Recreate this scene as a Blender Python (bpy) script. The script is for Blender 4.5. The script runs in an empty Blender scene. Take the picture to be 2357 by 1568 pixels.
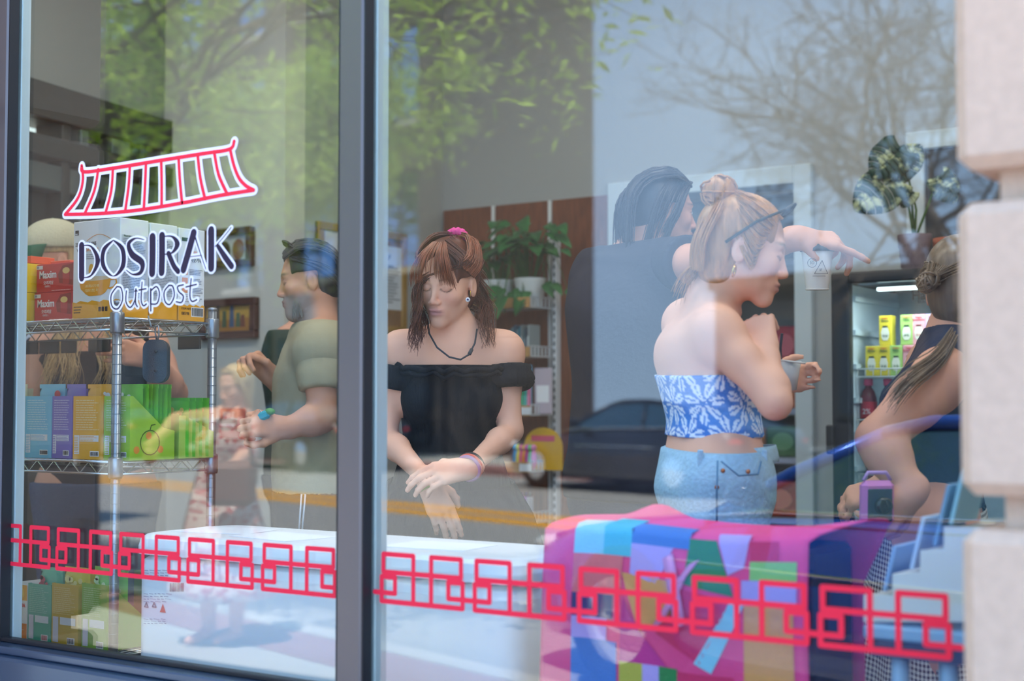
import bpy, bmesh, math, random
import numpy as np
from mathutils import Vector, Matrix, noise

random.seed(7); np.random.seed(7)
SC = bpy.context.scene
COL = SC.collection
R = math.radians

# ---------------------------------------------------------------- camera
FPX, CU, CV = 3300.0, 1178.5, 784.0          # focal length in pixels of the 2357x1568 frame
PSI, PIT = R(34.6), R(2.6)
CAM = Vector((0, 0, 1.25))
FWD = Vector((-math.sin(PSI)*math.cos(PIT), math.cos(PSI)*math.cos(PIT), math.sin(PIT)))
RGT = Vector((math.cos(PSI), math.sin(PSI), 0))
UPV = RGT.cross(FWD)
cd = bpy.data.cameras.new('camera'); cam = bpy.data.objects.new('camera', cd); COL.objects.link(cam)
cd.sensor_width = 36.0; cd.lens = FPX/2357*36.0
cam.matrix_world = Matrix(((RGT.x, UPV.x, -FWD.x, CAM.x), (RGT.y, UPV.y, -FWD.y, CAM.y), (RGT.z, UPV.z, -FWD.z, CAM.z), (0, 0, 0, 1)))
cd.dof.use_dof = True; cd.dof.focus_distance = 3.62; cd.dof.aperture_fstop = 2.6
cd.clip_start = 0.05; cd.clip_end = 400
SC.camera = cam

# ---------------------------------------------------------------- world, sun, exposure
SC.view_settings.view_transform = 'Standard'; SC.view_settings.look = 'None'
SC.view_settings.gamma = 1.0; SC.view_settings.use_curve_mapping = False
SC.view_settings.exposure = 1.85
w = bpy.data.worlds.new('sky'); SC.world = w; w.use_nodes = True
wn = w.node_tree.nodes; wl = w.node_tree.links
tcw = wn.new('ShaderNodeTexCoord'); sep = wn.new('ShaderNodeSeparateXYZ'); wl.new(tcw.outputs['Generated'], sep.inputs[0])
rmp = wn.new('ShaderNodeValToRGB'); cr_ = rmp.color_ramp                    # clear-day sky by height, the same all round
cr_.elements[0].position = 0.0; cr_.elements[0].color = (0.40, 0.57, 0.80, 1)
cr_.elements[1].position = 1.0; cr_.elements[1].color = (0.16, 0.30, 0.58, 1)
e_ = cr_.elements.new(0.25); e_.color = (0.29, 0.47, 0.77, 1)
e_ = cr_.elements.new(0.55); e_.color = (0.23, 0.38, 0.64, 1)
wl.new(sep.outputs['Z'], rmp.inputs[0]); wl.new(rmp.outputs[0], wn['Background'].inputs[0]); wn['Background'].inputs[1].default_value = 1.35
sl = bpy.data.lights.new('sun', 'SUN'); sl.energy = 5.0; sl.angle = R(0.6); sl.color = (1.0, 0.95, 0.87)
sun = bpy.data.objects.new('sun', sl); COL.objects.link(sun)
_sd = Vector((math.sin(R(20))*math.cos(R(63)), math.cos(R(20))*math.cos(R(63)), math.sin(R(63))))
sun.rotation_euler = _sd.to_track_quat('Z', 'Y').to_euler()

# ---------------------------------------------------------------- measuring helpers
GY = 2.10                                    # outer face of the shop glass
def ray(u, v): return FWD + RGT*((u-CU)/FPX) + UPV*((CV-v)/FPX)
def P(u, v, z): return CAM + ray(u, v)*z     # point seen at (u,v), z metres along the view axis
def Y(u, v, y):
    r = ray(u, v); return CAM + r*(y/r.y)    # point on the plane Y = y
def X(u, v, x):
    r = ray(u, v); return CAM + r*(x/r.x)
def Zg(u, v, z0=0.0):
    r = ray(u, v); return CAM + r*((z0-CAM.z)/r.z)
def mir(p): return Vector((p.x, 2*GY-p.y, p.z))
V = Vector

# ---------------------------------------------------------------- materials
MATS = {}
def mat(name, col, rough=0.6, metal=0.0, bump=0.0, scale=40.0, var=0.0, spec=0.5, emit=0.0, coat=0.0, stretch=None, sss=0.0, trans=0.0, dots=None):
    """Principled material; optional noise colour variation and bump in object space."""
    if name in MATS: return MATS[name]
    m = bpy.data.materials.new(name); m.use_nodes = True
    nt = m.node_tree; N = nt.nodes; L = nt.links; b = N['Principled BSDF']
    c = (*col, 1.0) if len(col) == 3 else col
    b.inputs['Base Color'].default_value = c
    b.inputs['Roughness'].default_value = rough; b.inputs['Metallic'].default_value = metal
    b.inputs['Specular IOR Level'].default_value = spec
    if coat: b.inputs['Coat Weight'].default_value = coat
    if sss:
        b.inputs['Subsurface Weight'].default_value = sss; b.inputs['Subsurface Radius'].default_value = (0.02, 0.008, 0.005)
        b.inputs['Subsurface Scale'].default_value = 0.5
    if trans: b.inputs['Transmission Weight'].default_value = trans
    if emit:
        b.inputs['Emission Color'].default_value = c; b.inputs['Emission Strength'].default_value = emit
    if bump or var:
        tc = N.new('ShaderNodeTexCoord'); mp = N.new('ShaderNodeMapping'); L.new(tc.outputs['Object'], mp.inputs[0])
        if stretch: mp.inputs['Scale'].default_value = stretch
        no = N.new('ShaderNodeTexNoise'); no.inputs['Scale'].default_value = scale; no.inputs['Detail'].default_value = 5
        L.new(mp.outputs[0], no.inputs[0])
        if var:
            r = N.new('ShaderNodeValToRGB'); r.color_ramp.elements[0].position = 0.3; r.color_ramp.elements[1].position = 0.72
            r.color_ramp.elements[0].color = tuple(max(0, x*(1-var)) for x in c[:3])+(1,)
            r.color_ramp.elements[1].color = tuple(min(1, x*(1+var)) for x in c[:3])+(1,)
            L.new(no.outputs[0], r.inputs[0]); L.new(r.outputs[0], b.inputs['Base Color'])
        if bump:
            bp = N.new('ShaderNodeBump'); bp.inputs['Strength'].default_value = bump; bp.inputs['Distance'].default_value = 0.01
            L.new(no.outputs[0], bp.inputs['Height']); L.new(bp.outputs[0], b.inputs['Normal'])
    MATS[name] = m; return m
def vmat(name, rough=0.55, sss=0.0, bump=0.0, scale=60, spec=0.4):
    """Principled material whose colour comes from the mesh's 'Col' attribute."""
    if name in MATS: return MATS[name]
    m = mat(name, (1, 1, 1), rough, bump=bump, scale=scale, spec=spec, sss=sss)
    a = m.node_tree.nodes.new('ShaderNodeVertexColor'); a.layer_name = 'Col'
    m.node_tree.links.new(a.outputs[0], m.node_tree.nodes['Principled BSDF'].inputs['Base Color'])
    return m
def glass_mat(name, tint=(0.93, 0.97, 0.96), r0=0.085, rough=0.0):
    m = bpy.data.materials.new(name); m.use_nodes = True; nt = m.node_tree; N = nt.nodes; L = nt.links
    N.remove(N['Principled BSDF']); out = N['Material Output']
    tr = N.new('ShaderNodeBsdfTransparent'); tr.inputs[0].default_value = (*tint, 1)
    gl = N.new('ShaderNodeBsdfGlossy'); gl.inputs['Roughness'].default_value = rough
    lw = N.new('ShaderNodeLayerWeight'); lw.inputs[0].default_value = 0.5
    pw = N.new('ShaderNodeMath'); pw.operation = 'POWER'; pw.inputs[1].default_value = 5; L.new(lw.outputs['Facing'], pw.inputs[0])
    ma = N.new('ShaderNodeMath'); ma.operation = 'MULTIPLY_ADD'; ma.inputs[1].default_value = 0.7; ma.inputs[2].default_value = r0; L.new(pw.outputs[0], ma.inputs[0])
    mx = N.new('ShaderNodeMixShader'); L.new(ma.outputs[0], mx.inputs[0]); L.new(tr.outputs[0], mx.inputs[1]); L.new(gl.outputs[0], mx.inputs[2])
    L.new(mx.outputs[0], out.inputs[0]); MATS[name] = m; return m
def rgb(r, g, b):
    f = lambda x: (x/255/12.92) if x/255 <= 0.04045 else ((x/255+0.055)/1.055)**2.4
    return (f(r), f(g), f(b))

# ---------------------------------------------------------------- objects
def tag(o, label=None, cat=None, group=None, kind=None):
    if label: o['label'] = label
    if cat: o['category'] = cat
    if group: o['group'] = group
    if kind: o['kind'] = kind
    return o
def empty(name, loc=(0, 0, 0), rz=0.0, label=None, cat=None, group=None, kind=None, parent=None):
    o = bpy.data.objects.new(name, None); COL.objects.link(o); o.location = loc; o.rotation_euler = (0, 0, rz)
    o.empty_display_size = 0.05
    if parent: o.parent = parent
    return tag(o, label, cat, group, kind)
def link(name, me, m=None, parent=None, loc=None, rot=None):
    """Link a mesh; a child of an Empty built with world coordinates keeps them (parent inverse)."""
    o = bpy.data.objects.new(name, me); COL.objects.link(o)
    if m is not None and len(me.materials) == 0: me.materials.append(m)
    if loc is not None: o.location = loc
    if rot is not None: o.rotation_euler = rot
    if parent is not None: o.parent = parent
    return o
def world_child(name, me, m, parent):
    """Child whose mesh is written in world coordinates."""
    o = link(name, me, m, parent)
    root = parent
    mw = Matrix.Identity(4)
    chain = []
    q = parent
    while q: chain.append(q); q = q.parent
    for q in reversed(chain): mw = mw @ q.matrix_parent_inverse @ Matrix.LocRotScale(q.location, q.rotation_euler, q.scale)
    o.matrix_parent_inverse = mw.inverted()
    return o
def copy_tree(o, parent=None):
    c = o.copy(); COL.objects.link(c); c.parent = parent
    for ch in list(o.children): 
        copy_tree(ch, c)
    return c

class MB:
    """Mesh builder: collects shapes, builds one mesh."""
    def __init__(s): s.v = []; s.f = []; s.mi = []; s.cur = 0; s.sm = False; s.fs = []
    def add(s, vs, fs, smooth=False):
        n = len(s.v); s.v += [tuple(x) for x in vs]; s.f += [tuple(i+n for i in f) for f in fs]
        s.mi += [s.cur]*len(fs); s.fs += [smooth]*len(fs); return s
    def box(s, a, b, M=None, bev=0.0):
        x0, y0, z0 = a; x1, y1, z1 = b
        if bev <= 0:
            vs = [(x, y, z) for z in (z0, z1) for y in (y0, y1) for x in (x0, x1)]
            fs = [(0, 2, 3, 1), (4, 5, 7, 6), (0, 1, 5, 4), (2, 6, 7, 3), (0, 4, 6, 2), (1, 3, 7, 5)]
        else:
            e = min(bev, abs(x1-x0)*.49, abs(y1-y0)*.49, abs(z1-z0)*.49)
            vs = []; idx = {}
            for iz, z in enumerate((z0, z1)):
                for iy, y in enumerate((y0, y1)):
                    for ix, x in enumerate((x0, x1)):
                        sx = e if ix == 0 else -e; sy = e if iy == 0 else -e; sz = e if iz == 0 else -e
                        for k, p in enumerate(((x, y+sy, z+sz), (x+sx, y, z+sz), (x+sx, y+sy, z))):
                            idx[(ix, iy, iz, k)] = len(vs); vs.append(p)
            I = idx; fs = []
            for a_ in (0, 1):
                q = [I[(a_, 0, 0, 0)], I[(a_, 0, 1, 0)], I[(a_, 1, 1, 0)], I[(a_, 1, 0, 0)]]; fs.append(q if a_ == 0 else q[::-1])
                q = [I[(0, a_, 0, 1)], I[(1, a_, 0, 1)], I[(1, a_, 1, 1)], I[(0, a_, 1, 1)]]; fs.append(q if a_ == 0 else q[::-1])
                q = [I[(0, 0, a_, 2)], I[(0, 1, a_, 2)], I[(1, 1, a_, 2)], I[(1, 0, a_, 2)]]; fs.append(q if a_ == 0 else q[::-1])
            for a_ in (0, 1):
                for b_ in (0, 1):
                    fs.append([I[(a_, b_, 0, 0)], I[(a_, b_, 1, 0)], I[(a_, b_, 1, 1)], I[(a_, b_, 0, 1)]])
                    fs.append([I[(a_, 0, b_, 0)], I[(a_, 1, b_, 0)], I[(a_, 1, b_, 2)], I[(a_, 0, b_, 2)]])
                    fs.append([I[(0, a_, b_, 1)], I[(1, a_, b_, 1)], I[(1, a_, b_, 2)], I[(0, a_, b_, 2)]])
                    for c_ in (0, 1): fs.append([I[(a_, b_, c_, 0)], I[(a_, b_, c_, 1)], I[(a_, b_, c_, 2)]])
        if M is not None: vs = [M @ Vector(p) for p in vs]
        return s.add(vs, fs)
    def tube(s, pts, r, n=8, cap=True, smooth=True):
        """Tube along pts; r a number or a list."""
        pts = [Vector(p) for p in pts]; m = len(pts)
        rr = r if isinstance(r, (list, tuple)) else [r]*m
        t0 = (pts[1]-pts[0]).normalized(); ref = Vector((0, 0, 1)) if abs(t0.z) < 0.9 else Vector((1, 0, 0))
        a = t0.cross(ref).normalized(); vs = []
        for i, p in enumerate(pts):
            t = (pts[min(i+1, m-1)]-pts[max(i-1, 0)])
            t = t.normalized() if t.length > 1e-9 else t0
            a = (a-t*a.dot(t)); a = a.normalized() if a.length > 1e-6 else t.orthogonal().normalized()
            b = t.cross(a)
            for k in range(n):
                an = 2*math.pi*k/n; vs.append(p+(a*math.cos(an)+b*math.sin(an))*rr[i])
        fs = [(i*n+k, i*n+(k+1) % n, (i+1)*n+(k+1) % n, (i+1)*n+k) for i in range(m-1) for k in range(n)]
        if cap: fs += [tuple(range(n))[::-1], tuple((m-1)*n+k for k in range(n))]
        return s.add(vs, fs, smooth)
    def lathe(s, prof, c=(0, 0, 0), n=24, M=None, smooth=True, cap=True):
        """prof: (radius, z) pairs, around z through c."""
        vs = [(c[0]+r*math.cos(2*math.pi*k/n), c[1]+r*math.sin(2*math.pi*k/n), c[2]+z) for r, z in prof for k in range(n)]
        m = len(prof)
        fs = [(i*n+k, i*n+(k+1) % n, (i+1)*n+(k+1) % n, (i+1)*n+k) for i in range(m-1) for k in range(n)]
        if cap: fs += [tuple(range(n))[::-1], tuple((m-1)*n+k for k in range(n))]
        if M is not None: vs = [M @ Vector(p) for p in vs]
        return s.add(vs, fs, smooth)
    def ball(s, c, r, n=12, M=None):
        rx, ry, rz = r if isinstance(r, (tuple, list)) else (r, r, r)
        vs = []; m = n//2+1
        for i in range(m):
            th = math.pi*i/(m-1)
            for k in range(n):
                ph = 2*math.pi*k/n; vs.append((c[0]+rx*math.sin(th)*math.cos(ph), c[1]+ry*math.sin(th)*math.sin(ph), c[2]-rz*math.cos(th)))
        fs = [(i*n+k, i*n+(k+1) % n, (i+1)*n+(k+1) % n, (i+1)*n+k) for i in range(m-1) for k in range(n)]
        if M is not None: vs = [M @ Vector(p) for p in vs]
        return s.add(vs, fs, True)
    def prism(s, poly, h, M=None):
        """Polygon in local xy, extruded 0..h in z."""
        n = len(poly); vs = [(x, y, 0) for x, y in poly]+[(x, y, h) for x, y in poly]
        fs = [tuple(range(n))[::-1], tuple(range(n, 2*n))]+[(i, (i+1) % n, n+(i+1) % n, n+i) for i in range(n)]
        if M is not None: vs = [M @ Vector(p) for p in vs]
        return s.add(vs, fs)
    def grid(s, rows, smooth=True, thick=0.0):
        """rows: list of equally long point lists; thick adds a back sheet."""
        n = len(rows); m = len(rows[0]); vs = [Vector(p) for r_ in rows for p in r_]
        fs = [(i*m+j, i*m+j+1, (i+1)*m+j+1, (i+1)*m+j) for i in range(n-1) for j in range(m-1)]
        if thick:
            nr = []
            for i in range(n):
                for j in range(m):
                    a = vs[min(i+1, n-1)*m+j]-vs[max(i-1, 0)*m+j]; b = vs[i*m+min(j+1, m-1)]-vs[i*m+max(j-1, 0)]
                    c = b.cross(a); nr.append(c.normalized() if c.length > 1e-12 else Vector((0, 0, 1)))
            k = n*m; vs = vs+[vs[i]-nr[i]*thick for i in range(k)]
            fs += [tuple(q+k for q in f[::-1]) for f in fs]
            edge = [(0, j) for j in range(m)]+[(i, m-1) for i in range(1, n)]+[(n-1, j) for j in range(m-2, -1, -1)]+[(i, 0) for i in range(n-2, 0, -1)]
            ei = [i*m+j for i, j in edge]
            fs += [(ei[q], ei[q]+k, ei[(q+1) % len(ei)]+k, ei[(q+1) % len(ei)]) for q in range(len(ei))]
        return s.add(vs, fs, smooth)
    def mesh(s, name, mats=None):
        me = bpy.data.meshes.new(name); me.from_pydata([tuple(p) for p in s.v], [], s.f)
        if mats:
            for m_ in mats: me.materials.append(m_)
            me.polygons.foreach_set('material_index', s.mi)
        me.polygons.foreach_set('use_smooth', s.fs); me.update(); return me
    def build(s, name, m=None, parent=None, world=False):
        ms = m if isinstance(m, (list, tuple)) else [m]
        me = s.mesh(name, ms)
        return world_child(name, me, None, parent) if (parent is not None and world) else link(name, me, None, parent)

def frame(o, ex, ez=None):
    """Matrix with origin o, x along ex, z along ez (orthogonalised)."""
    ex = Vector(ex).normalized(); ez = Vector(ez or (0, 0, 1)); ey = ez.cross(ex).normalized(); ez = ex.cross(ey)
    o = Vector(o)
    return Matrix(((ex.x, ey.x, ez.x, o.x), (ex.y, ey.y, ez.y, o.y), (ex.z, ey.z, ez.z, o.z), (0, 0, 0, 1)))

SCNT = 0
def strokes(lines, M, h=0.0006, mb=None):
    """Flat ribbons with round ends and joints. lines: (points2d, width or list). M maps local xy to the surface."""
    global SCNT
    mb = mb or MB()
    for pts, wd in lines:
        n = len(pts); ww = wd if isinstance(wd, (list, tuple)) else [wd]*n
        for i in range(n-1):
            a = Vector(pts[i]); b = Vector(pts[i+1]); d = b-a
            if d.length < 1e-9: continue
            nrm = Vector((-d.y, d.x)).normalized()
            q = [a+nrm*ww[i]/2, a-nrm*ww[i]/2, b-nrm*ww[i+1]/2, b+nrm*ww[i+1]/2]
            SCNT += 1; mb.prism([(p.x, p.y) for p in q], h+1.3e-5*(SCNT % 41), M)
        for i in range(n):
            r = ww[i]/2; SCNT += 1
            mb.prism([(pts[i][0]+r*math.cos(k*math.pi/5), pts[i][1]+r*math.sin(k*math.pi/5)) for k in range(10)], h+1.3e-5*(SCNT % 41), M)
    return mb

def text_mesh(s, size, M, h=0.0004, shear=0.0, align='LEFT', wide=1.0, bold=0.0):
    """Lettering as a mesh, x along the line, in the plane of M; returned vertices and faces."""
    cu = bpy.data.curves.new('lettering', 'FONT'); cu.body = s; cu.size = size; cu.extrude = h; cu.shear = shear; cu.align_x = align
    cu.resolution_u = 3; cu.offset = bold
    ob = bpy.data.objects.new('lettering', cu); COL.objects.link(ob)
    dg = bpy.context.evaluated_depsgraph_get(); dg.update()
    me = bpy.data.meshes.new_from_object(ob.evaluated_get(dg)); 
    vs = [M @ Vector((v.co.x*wide, v.co.y, v.co.z)) for v in me.vertices]; fs = [tuple(p.vertices) for p in me.polygons]
    bpy.data.objects.remove(ob); bpy.data.curves.remove(cu); bpy.data.meshes.remove(me)
    return vs, fs
def lettering(name, s, size, M, m, parent, align='LEFT', shear=0.0, wide=1.0, bold=0.0, world=True):
    vs, fs = text_mesh(s, size, M, shear=shear, align=align, wide=wide, bold=bold)
    mb = MB(); mb.add(vs, fs); return mb.build(name, m, parent, world)
# ================================================================ the shop front and the room
M_stone = mat('pink_sandstone', rgb(212, 178, 152), 0.85, bump=0.15, scale=60, var=0.07)
M_joint = mat('mortar_recess', rgb(196, 172, 150), 0.9, bump=0.3, scale=90, var=0.08)
M_bronze = mat('bronze_frame', rgb(104, 98, 98), 0.32, metal=0.35, bump=0.02, scale=300)
M_gasket = mat('black_gasket', rgb(26, 27, 32), 0.45)
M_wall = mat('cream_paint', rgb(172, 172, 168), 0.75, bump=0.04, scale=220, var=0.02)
M_white = mat('white_paint', rgb(232, 232, 228), 0.5, bump=0.02, scale=150)
M_ceil = mat('ceiling_paint', rgb(235, 234, 228), 0.9)
M_floor = mat('grey_floor', rgb(120, 112, 102), 0.5, bump=0.05, scale=30, var=0.1)
M_dark = mat('dark_green_metal', rgb(52, 58, 54), 0.45, metal=0.2)
M_black = mat('black_paint', rgb(28, 28, 30), 0.4)
M_glass = glass_mat('storefront_glass', (0.955, 0.985, 0.975), 0.069)
M_pane = glass_mat('side_pane_glass', (0.9, 0.93, 0.92), 0.05)

XL, XR = Y(4, 900, 2.07).x, -0.53             # window opening
XM0, XM1 = Y(776, 900, 2.07).x, Y(831, 900, 2.07).x   # mullion
ZB, ZT = 0.70, 3.15
def struct(name, mb, m, parent=None, **k): 
    o = mb.build(name, m, parent); tag(o, kind='structure', **k); return o
# glass panes
o = struct('window_1', MB().box((XL-.02, GY, ZB), (XM0+.03, GY+.008, ZT)), M_glass); tag(o, 'left shop window pane carrying the roof sign lettering', 'window')
o = struct('window_2', MB().box((XM1-.03, GY, ZB), (XR+.03, GY+.008, ZT)), M_glass); tag(o, 'right shop window pane reflecting sky and a bare tree', 'window')
# frame members, each with its gasket
def member(n, a, b, label, gas=None):
    o = struct(n, MB().box(a, b, bev=.004), M_bronze); tag(o, label, 'window frame')
    for ga, gb in gas or []: MB().box(ga, gb).build('gasket', M_gasket, o)
    return o
M_inner = mat('skylit_inner_frame', rgb(196, 210, 212), 0.35, metal=0.2)  # pale colour paints in the sky light on the inner sides
m1 = member('trim_1', (XM0, 2.07, ZB-.05), (XM1, 2.102, ZT), 'dark bronze mullion post between the two shop panes',
       [((XM1-.002, 2.074, ZB), (XM1+.004, 2.099, ZT)), ((XM0-.004, 2.074, ZB), (XM0+.002, 2.099, ZT))])
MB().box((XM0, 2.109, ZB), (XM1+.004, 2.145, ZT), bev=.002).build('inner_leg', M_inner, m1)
m1 = member('trim_2', (XL-.06, 2.07, ZB-.05), (XL, 2.102, ZT), 'dark bronze jamb at the left end of the window', [((XL-.002, 2.074, ZB), (XL+.004, 2.099, ZT))])
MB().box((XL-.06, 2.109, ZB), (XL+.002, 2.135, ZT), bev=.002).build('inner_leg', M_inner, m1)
member('trim_3', (XR, 2.05, ZB-.05), (XR+.09, 2.16, ZT), 'dark bronze jamb behind the sandstone pier', [])
M_sill = mat('sky_tinted_sill', rgb(74, 92, 116), 0.25, metal=0.6, bump=0.02, scale=200)  # blue in the base colour stands in for reflected sky
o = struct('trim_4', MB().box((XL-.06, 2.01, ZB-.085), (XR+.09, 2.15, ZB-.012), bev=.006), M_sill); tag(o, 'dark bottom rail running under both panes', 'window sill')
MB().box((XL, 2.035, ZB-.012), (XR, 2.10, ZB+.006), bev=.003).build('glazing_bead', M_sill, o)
MB().box((XL, 2.075, ZB+.006), (XR, 2.099, ZB+.016), bev=.002).build('gasket', M_gasket, o)
o = struct('trim_5', MB().box((XL-.06, 2.04, ZT), (XR+.09, 2.16, ZT+.08), bev=.004), M_bronze); tag(o, 'bronze head rail above the panes', 'window frame')
# sandstone pier: courses of rounded blocks with deep joints
def pier(x0, x1, name, label, yf=1.80, yb=2.5):
    root = empty(name, ((x0+x1)/2, yf, 0), label=label, cat='pier', kind='structure')
    core = MB().box((x0+.045, yf+.045, 0), (x1-.045, yb, 5.3)).build('joint_core', M_joint, root, world=True)
    z = 1.138-.41*3+.0; z = z-.368*0
    k = 0
    z = 1.138-.4105*3
    while z < 5.0:
        a, b = z, z+.368
        mb = MB().box((x0, yf, max(a, 0.0)), (x1, yb-.01, b), bev=.016)
        c = mb.build('stone_block', M_stone, root, world=True)
        z += .4105
    return root
pier(Y(2201, 800, 1.80).x, 0.42, 'pier_right', 'rusticated pink sandstone pier at the right of the window')
pier(XL-.75, XL-.055, 'pier_left', 'rusticated sandstone pier left of the shop window', 1.80, 2.09)
# walls of the shop building
struct('wall_front_lower', MB().box((XL-.06, 2.05, 0), (XR+.1, 2.16, ZB-.085)), M_stone)
struct('wall_front_upper', MB().box((-8.0, 2.16, ZT+.08), (4.2, 2.45, 5.2)), M_stone)
struct('wall_front_left', MB().box((-8.0, 2.10, 0), (-4.35, 2.16, ZT+.08)), M_stone)
struct('wall_front_left_lower', MB().box((-4.35, 2.10, 0), (XL-.065, 2.16, ZB-.085)), M_stone)
o = struct('window_4', MB().box((-4.35, GY, ZB-.085), (XL-.70, GY+.008, ZT+.08)), M_glass); tag(o, 'unseen shop pane beyond the left sandstone pier, opened for daylight', 'window')  # unseen bay, glazed to let more daylight into the room
struct('wall_front_right', MB().box((2.4, 2.16, 0), (4.2, 2.45, ZT+.08)), M_stone)
struct('wall_front_right_lower', MB().box((.40, 2.10, 0), (2.4, 2.16, ZB-.085)), M_stone)
o = struct('window_3', MB().box((.40, GY, ZB-.085), (2.4, GY+.008, ZT+.08)), M_glass); tag(o, 'unseen shop pane beyond the right sandstone pier, opened for daylight', 'window')  # right-hand bay out of view, also glazed for extra daylight
YA = 4.30; XC0 = Y(652, 900, YA).x; YB = X(1018, 900, XC0).y
XA0 = Y(372, 900, YA).x
CH = 3.25
struct('floor', MB().box((-8.0, 2.45, -.05), (4.2, 7.2, 0.0)), M_floor)
struct('floor_sill', MB().box((XL-.06, 2.05, -.05), (XR+.1, 2.45, 0.0)), M_floor)
struct('ceiling', MB().box((-8.0, 2.45, CH), (4.2, 7.2, CH+.2)), M_ceil)
struct('roof', MB().box((-8.0, 2.16, 5.0), (4.2, 7.2, 5.2)), M_joint)
struct('wall_back_left', MB().box((XA0-.02, YA, 0), (XC0, YA+.12, CH)), mat('left_wall_tone', rgb(216, 214, 204), 0.75, bump=0.04, scale=220))  # left wall toned lighter than the other walls
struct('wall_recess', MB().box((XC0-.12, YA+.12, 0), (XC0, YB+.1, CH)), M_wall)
# back wall with a doorway
DX0, DX1 = Y(1432, 800, YB).x, Y(1846, 800, YB).x; DZ = Y(1700, 425, YB).z
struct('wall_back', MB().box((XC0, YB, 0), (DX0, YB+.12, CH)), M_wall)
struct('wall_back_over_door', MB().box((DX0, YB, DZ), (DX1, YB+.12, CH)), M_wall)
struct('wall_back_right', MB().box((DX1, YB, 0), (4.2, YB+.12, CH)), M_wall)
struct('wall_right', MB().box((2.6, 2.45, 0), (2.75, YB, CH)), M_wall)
struct('wall_storeroom', MB().box((DX0-.6, 6.9, 0), (DX1+.6, 7.0, CH)), M_wall)
struct('wall_storeroom_left', MB().box((DX0-.6, YB+.12, 0), (DX0-.5, 6.9, CH)), M_wall)
struct('wall_storeroom_right', MB().box((DX1+.5, YB+.12, 0), (DX1+.6, 6.9, CH)), M_wall)
# doorway casing
M_case = mat('grey_white_casing', rgb(205, 214, 216), 0.45)
fx = .055
o = tag(empty('door_1', ((DX0+DX1)/2, YB, 0)), 'pale grey cased doorway in the back wall', 'doorway', kind='structure')
MB().box((DX0-fx, YB-.03, 0), (DX0+.02, YB+.13, DZ+fx), bev=.004).build('jamb', M_case, o, world=True)
MB().box((DX1-.02, YB-.03, 0), (DX1+fx, YB+.13, DZ+fx), bev=.004).build('jamb', M_case, o, world=True)
MB().box((DX0+.02, YB-.03, DZ-.02), (DX1-.02, YB+.13, DZ+fx), bev=.004).build('head', M_case, o, world=True)
# slanted side wall of dark metal framing with two bright clerestory panes
SD = V((-.2216, .9751, 0)); SO = V((XA0, YA, 0))       # direction along the side wall, its far end
SN = V((.9751, .2216, 0))
def sidebox(s0, s1, z0, z1, n0, n1, name, m, parent=None, bev=0.003):
    Mx = frame(SO, -SD)
    return MB().box((s0, n0, z0), (s1, n1, z1), Mx, bev=bev).build(name, m, parent, parent is not None)
def sidehit(u, v):
    r = ray(u, v); t = (SO-CAM).dot(SN)/r.dot(SN); p = CAM+r*t; return (p-SO).dot(-SD), p.z
def sidewall():
    Mx = frame(SO, -SD)
    # in this frame y is Z x X; find which sign points into the room
    root = empty('wall_side', SO, label='dark metal framed side wall with clerestory panes', cat='wall', kind='structure')
    inward = 1 if (Mx.to_3x3() @ V((0, 1, 0))).dot(SN) > 0 else -1
    def b(s0, s1, z0, z1, n0, n1, name, m, bev=0.003):
        n0, n1 = sorted((n0*inward, n1*inward))
        return MB().box((s0, n0, z0), (s1, n1, z1), Mx, bev=bev).build(name, m, root, world=True)
    s1a, z1a = sidehit(38, 158); s1b, z1b = sidehit(128, 315); s2a, z2a = sidehit(293, 205); s2b, z2b = sidehit(309, 284)
    L = 2.3
    zlo, zhi = 2.02, z1a
    zmid = sidehit(80, 345)[1]
    M_mull = mat('grey_mullion', rgb(96, 108, 106), 0.4, metal=0.3)
    s3a, z3a = sidehit(30, 400)
    # solid wall above and beams
    b(0, L, 2.48, CH, -.12, 0, 'upper_panel', mat('grey_soffit', rgb(150, 156, 150), 0.7))
    b(0, L, 2.36, 2.50, -.14, .05, 'head_beam', M_dark)
    b(0, L, z1b-.10, z1b-.02, -.14, .06, 'transom_beam', M_dark)
    b(0, L, z1b-.22, z1b-.12, -.14, .03, 'transom_rail', M_mull)
    b(0, L, 0, .5, -.12, 0, 'base_panel', M_dark)
    sp = sorted([0.0, s2b-.012, s2a+.05, s1b-.05, s1b-.012 , s1b+.95])
    for q, wdt, mm in ((0.0, .07, M_wall), (s2b-.03, .03, M_dark), (s2a+.02, .12, M_mull), (s1b-.16, .05, M_mull), (s1b-.05, .05, M_dark), (s1b+.9, .06, M_dark)):
        b(q, q+wdt, .5, 2.36, -.10, .035, 'mullion', mm)
    b(0.02, L, .5, 2.36, -.075, -.068, 'pane', M_pane, 0)
    # roller blinds leave only two bright gaps
    M_bl = mat('dark_blind', rgb(58, 64, 60), 0.8, bump=0.1, scale=200, stretch=(1, 1, 14))
    b(s2a+.14, s1b-.17, z1b-.02, 2.36, -.05, -.045, 'blind', M_bl, 0)
    b(.07, s2b-.03, z1b-.02, 2.36, -.05, -.045, 'blind', M_bl, 0)
    b(s2b, s2a+.02, z1b-.02, z2b+.0, -.05, -.045, 'blind', M_bl, 0)
    b(.07, L, .5, z1b-.22, -.05, -.045, 'blind', M_bl, 0)
    return root
sidewall()
# building across the side street gives the clerestory something pale to show
M_pale = mat('pale_render', rgb(190, 190, 178), 0.9, var=0.05, scale=4)
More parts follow.
